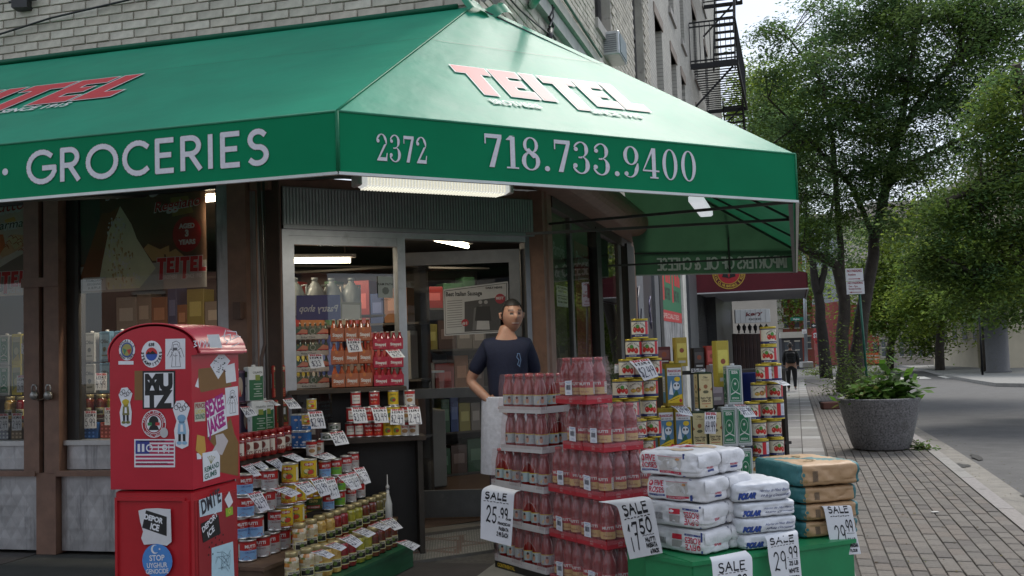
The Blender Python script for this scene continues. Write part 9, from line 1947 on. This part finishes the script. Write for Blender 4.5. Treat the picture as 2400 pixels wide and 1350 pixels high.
tag(obj('blades', q, m_plant, gr), kind='stuff')
shrub('shrub', 'straggly bush round the foot of the leaning trunks', atG(1995,925),1500,1.0,2.1,.10, MD); shrub('shrub', 'bush behind the green sign pole', atG(2050,895),900,1.1,2.0,.10, MD); shrub('shrub', 'grassy weeds at the far tree pit', atG(1912,878),500,.9,.5,.10, LG)
shrub('weed_tuft', 'tuft of weeds at the right foot of the planter', pp+Vector((.42,-.2,0)),160,.16,.10,.05, PG); 
for k, (x, y, lb) in enumerate(((1955,948, 'dark stone edging of the tree pit, behind'),(1958,958, 'reddish brick edging in front of the tree pit'))):
    a = atG(x-28, y+2); r = thing('tree_pit_edging', lb, 'edging', a); q = MB(); q.bbox(0,62*a.y/2333,0,.25,0,.16 if k else .10,.02,(.13,.05,.035) if k else (.05,.05,.05)); obj('edge_block', q, m_kerb, r)
# fallen leaves and bits on the pavement
q = MB()
for k in range(900): p = gB(random.choice((random.uniform(2.4,3.5), random.uniform(3.6,4.3))), random.uniform(-2,22),0); p.z += .004 if (p-Wc).dot(nB) < 3.5 else ROAD+.01; s_ = random.uniform(.006,.016); a = random.uniform(0, pi); q.poly([p+Vector((cos(a)*s_, sin(a)*s_, .002)), p+Vector((-sin(a)*s_*.5, cos(a)*s_*.5,.004)), p-Vector((cos(a)*s_, sin(a)*s_, 0)), p+Vector((sin(a)*s_*.5,-cos(a)*s_*.5,0))], random.choice(((.2,.17,.06),(.12,.09,.05),(.16,.18,.06),(.3,.28,.22))))
tag(obj('leaf_litter', q, m_leaf), kind='stuff')
p = gB(3.0,2.2,.004); q = MB(); q.bbox(-.03,.03,-.02,.02,0,.008,.003,(.6,.58,.54)); tag(obj('paper_scrap', q, m_paper, None, p), 'small white scrap lying on the brick pavers', 'scrap')
# ================================================================== FIRE ESCAPE
fe = thing('fire_escape', 'black iron fire escape with slatted landings and steep stairs on the brick wall', 'fire escape', B_(0,16))
class FMB(WMB):
    def pt(s, p): p = Vector(p)-B_(0,16); s.v.append((p.x, p.y, p.z)); return len(s.v)-1
IR = (.014,.014,.016); m_iron = mat('black_iron', .55,.3, mott=(20,.3))
def landing(z, t0, t1, out=1.05):
    for k in range(int((t1-t0)/.22)): q = FMB(); q.slab(B_(.05, t0+k*.22, z), uB*.07, nB*(out-.05), ZU*.012, IR); obj('slat', q, m_iron, fe)
    q = FMB(); q.bar(B_(out, t0, z), B_(out, t1, z),.05,.10, IR); q.bar(B_(.03, t0, z), B_(out, t0, z),.05,.12, IR); q.bar(B_(.03, t1, z), B_(out, t1, z),.05,.10, IR); obj('landing_frame', q, m_iron, fe)
    q = FMB()
    for zz in (z+.12, z+1.0, z+.9): q.bar(B_(.03, t0, zz), B_(out, t0, zz),.03,.03, IR); q.bar(B_(out, t0, zz), B_(out, t1, zz),.03,.03, IR)
    n = 9
    for k in range(n+1): q.bar(B_(.03+(out-.03)*k/n, t0, z), B_(.03+(out-.03)*k/n, t0, z+1.0),.014,.014, IR)
    for k in range(int((t1-t0)/.16)): q.bar(B_(out, t0+k*.16, z), B_(out, t0+k*.16, z+1.0),.014,.014, IR)
    obj('railing', q, m_iron, fe)
    q = FMB(); q.bar(B_(.02, t0+.3, z-.9), B_(out*.9, t0+.3, z),.04,.04, IR); q.bar(B_(.02, t1-.3, z-.9), B_(out*.9, t1-.3, z),.04,.04, IR); obj('brace', q, m_iron, fe)
landing(7.62,16.0,20.6); landing(10.5,16.0,20.6); landing(5.35,18.6,22.5)
def stair(z0, t0, z1, t1, a0, a1):
    q = FMB(); q.bar(B_(a0, t0, z0), B_(a0, t1, z1),.03,.14, IR); q.bar(B_(a1, t0, z0), B_(a1, t1, z1),.03,.14, IR); q.bar(B_(a1, t0, z0+.8), B_(a1, t1, z1+.8),.03,.03, IR); obj('stringer', q, m_iron, fe); n = 13
    for k in range(1, n): t_ = k/n; q = FMB(); q.slab(B_(a0, t0+(t1-t0)*t_, z0+(z1-z0)*t_), uB*.16, nB*(a1-a0), ZU*.02, IR); obj('tread', q, m_iron, fe)
stair(7.65,16.5,10.5,18.6,.50,.98); stair(5.4,21.2,7.62,19.4,.5,.98); stair(10.5,18.6,13.2,16.6,.5,.98)
# ------------------------------------------------------------------ behind the camera: houses added to shape reflections and ambient light, tree mirrored in glass
for (x0, y0, x1, y1, H2, c, lb) in ((-30,-14,-10,-25,7,(.30,.17,.13), 'unseen brown brick house added across the street, mirrored in the shop windows'),(-10,-25,8,-26,6.5,(.42,.40,.36), 'unseen grey house added behind the photographer, mirrored in the shop windows'),(8,-26,26,-16,7,(.30,.14,.10), 'unseen red brick house added behind the photographer to the right')):
    a, b = Vector((x1, y1, ROAD)), Vector((x0, y0, ROAD)); u = b-a; r = thing('building', lb, 'building', a, atan2(u.y, u.x)); L_ = u.length; q = MB(); q.box(0, L_, 0,8,0, H2, c); obj('wall', q, m_far, r)
    for i in range(6):
        for j in range(2): f = MB(); x = L_*(i+.5)/6; z = 1.2+j*3.1; f.box(x-.55, x+.55,-.04,.01, z, z+1.7,(.05,.06,.07)); f.box(x-.65, x+.65,-.1,.01, z-.12, z, (.4,.38,.35)); obj('window', f, m_black, r)
bb = Vector((-7.5,-7, ROAD)); t_ = thing('street_tree', 'street tree behind the photographer, mirrored in the left shop windows', 'tree', bb); q = MB(); q.tube([(0,0,0),(.1,0,2.6),(.5,.3,5)],[.2,.15,.06],(.05,.04,.03),8); obj('trunk', q, m_bark, t_)
C_ = rng.normal(0,1,(9000,3))*np.array([1.9,1.9,1.3])+np.array([.2,0,5.2]); leaves('crown', C_, np.array(DK)[rng.integers(0,4,9000)],.2, None, m_leaf, t_, asp=.5)
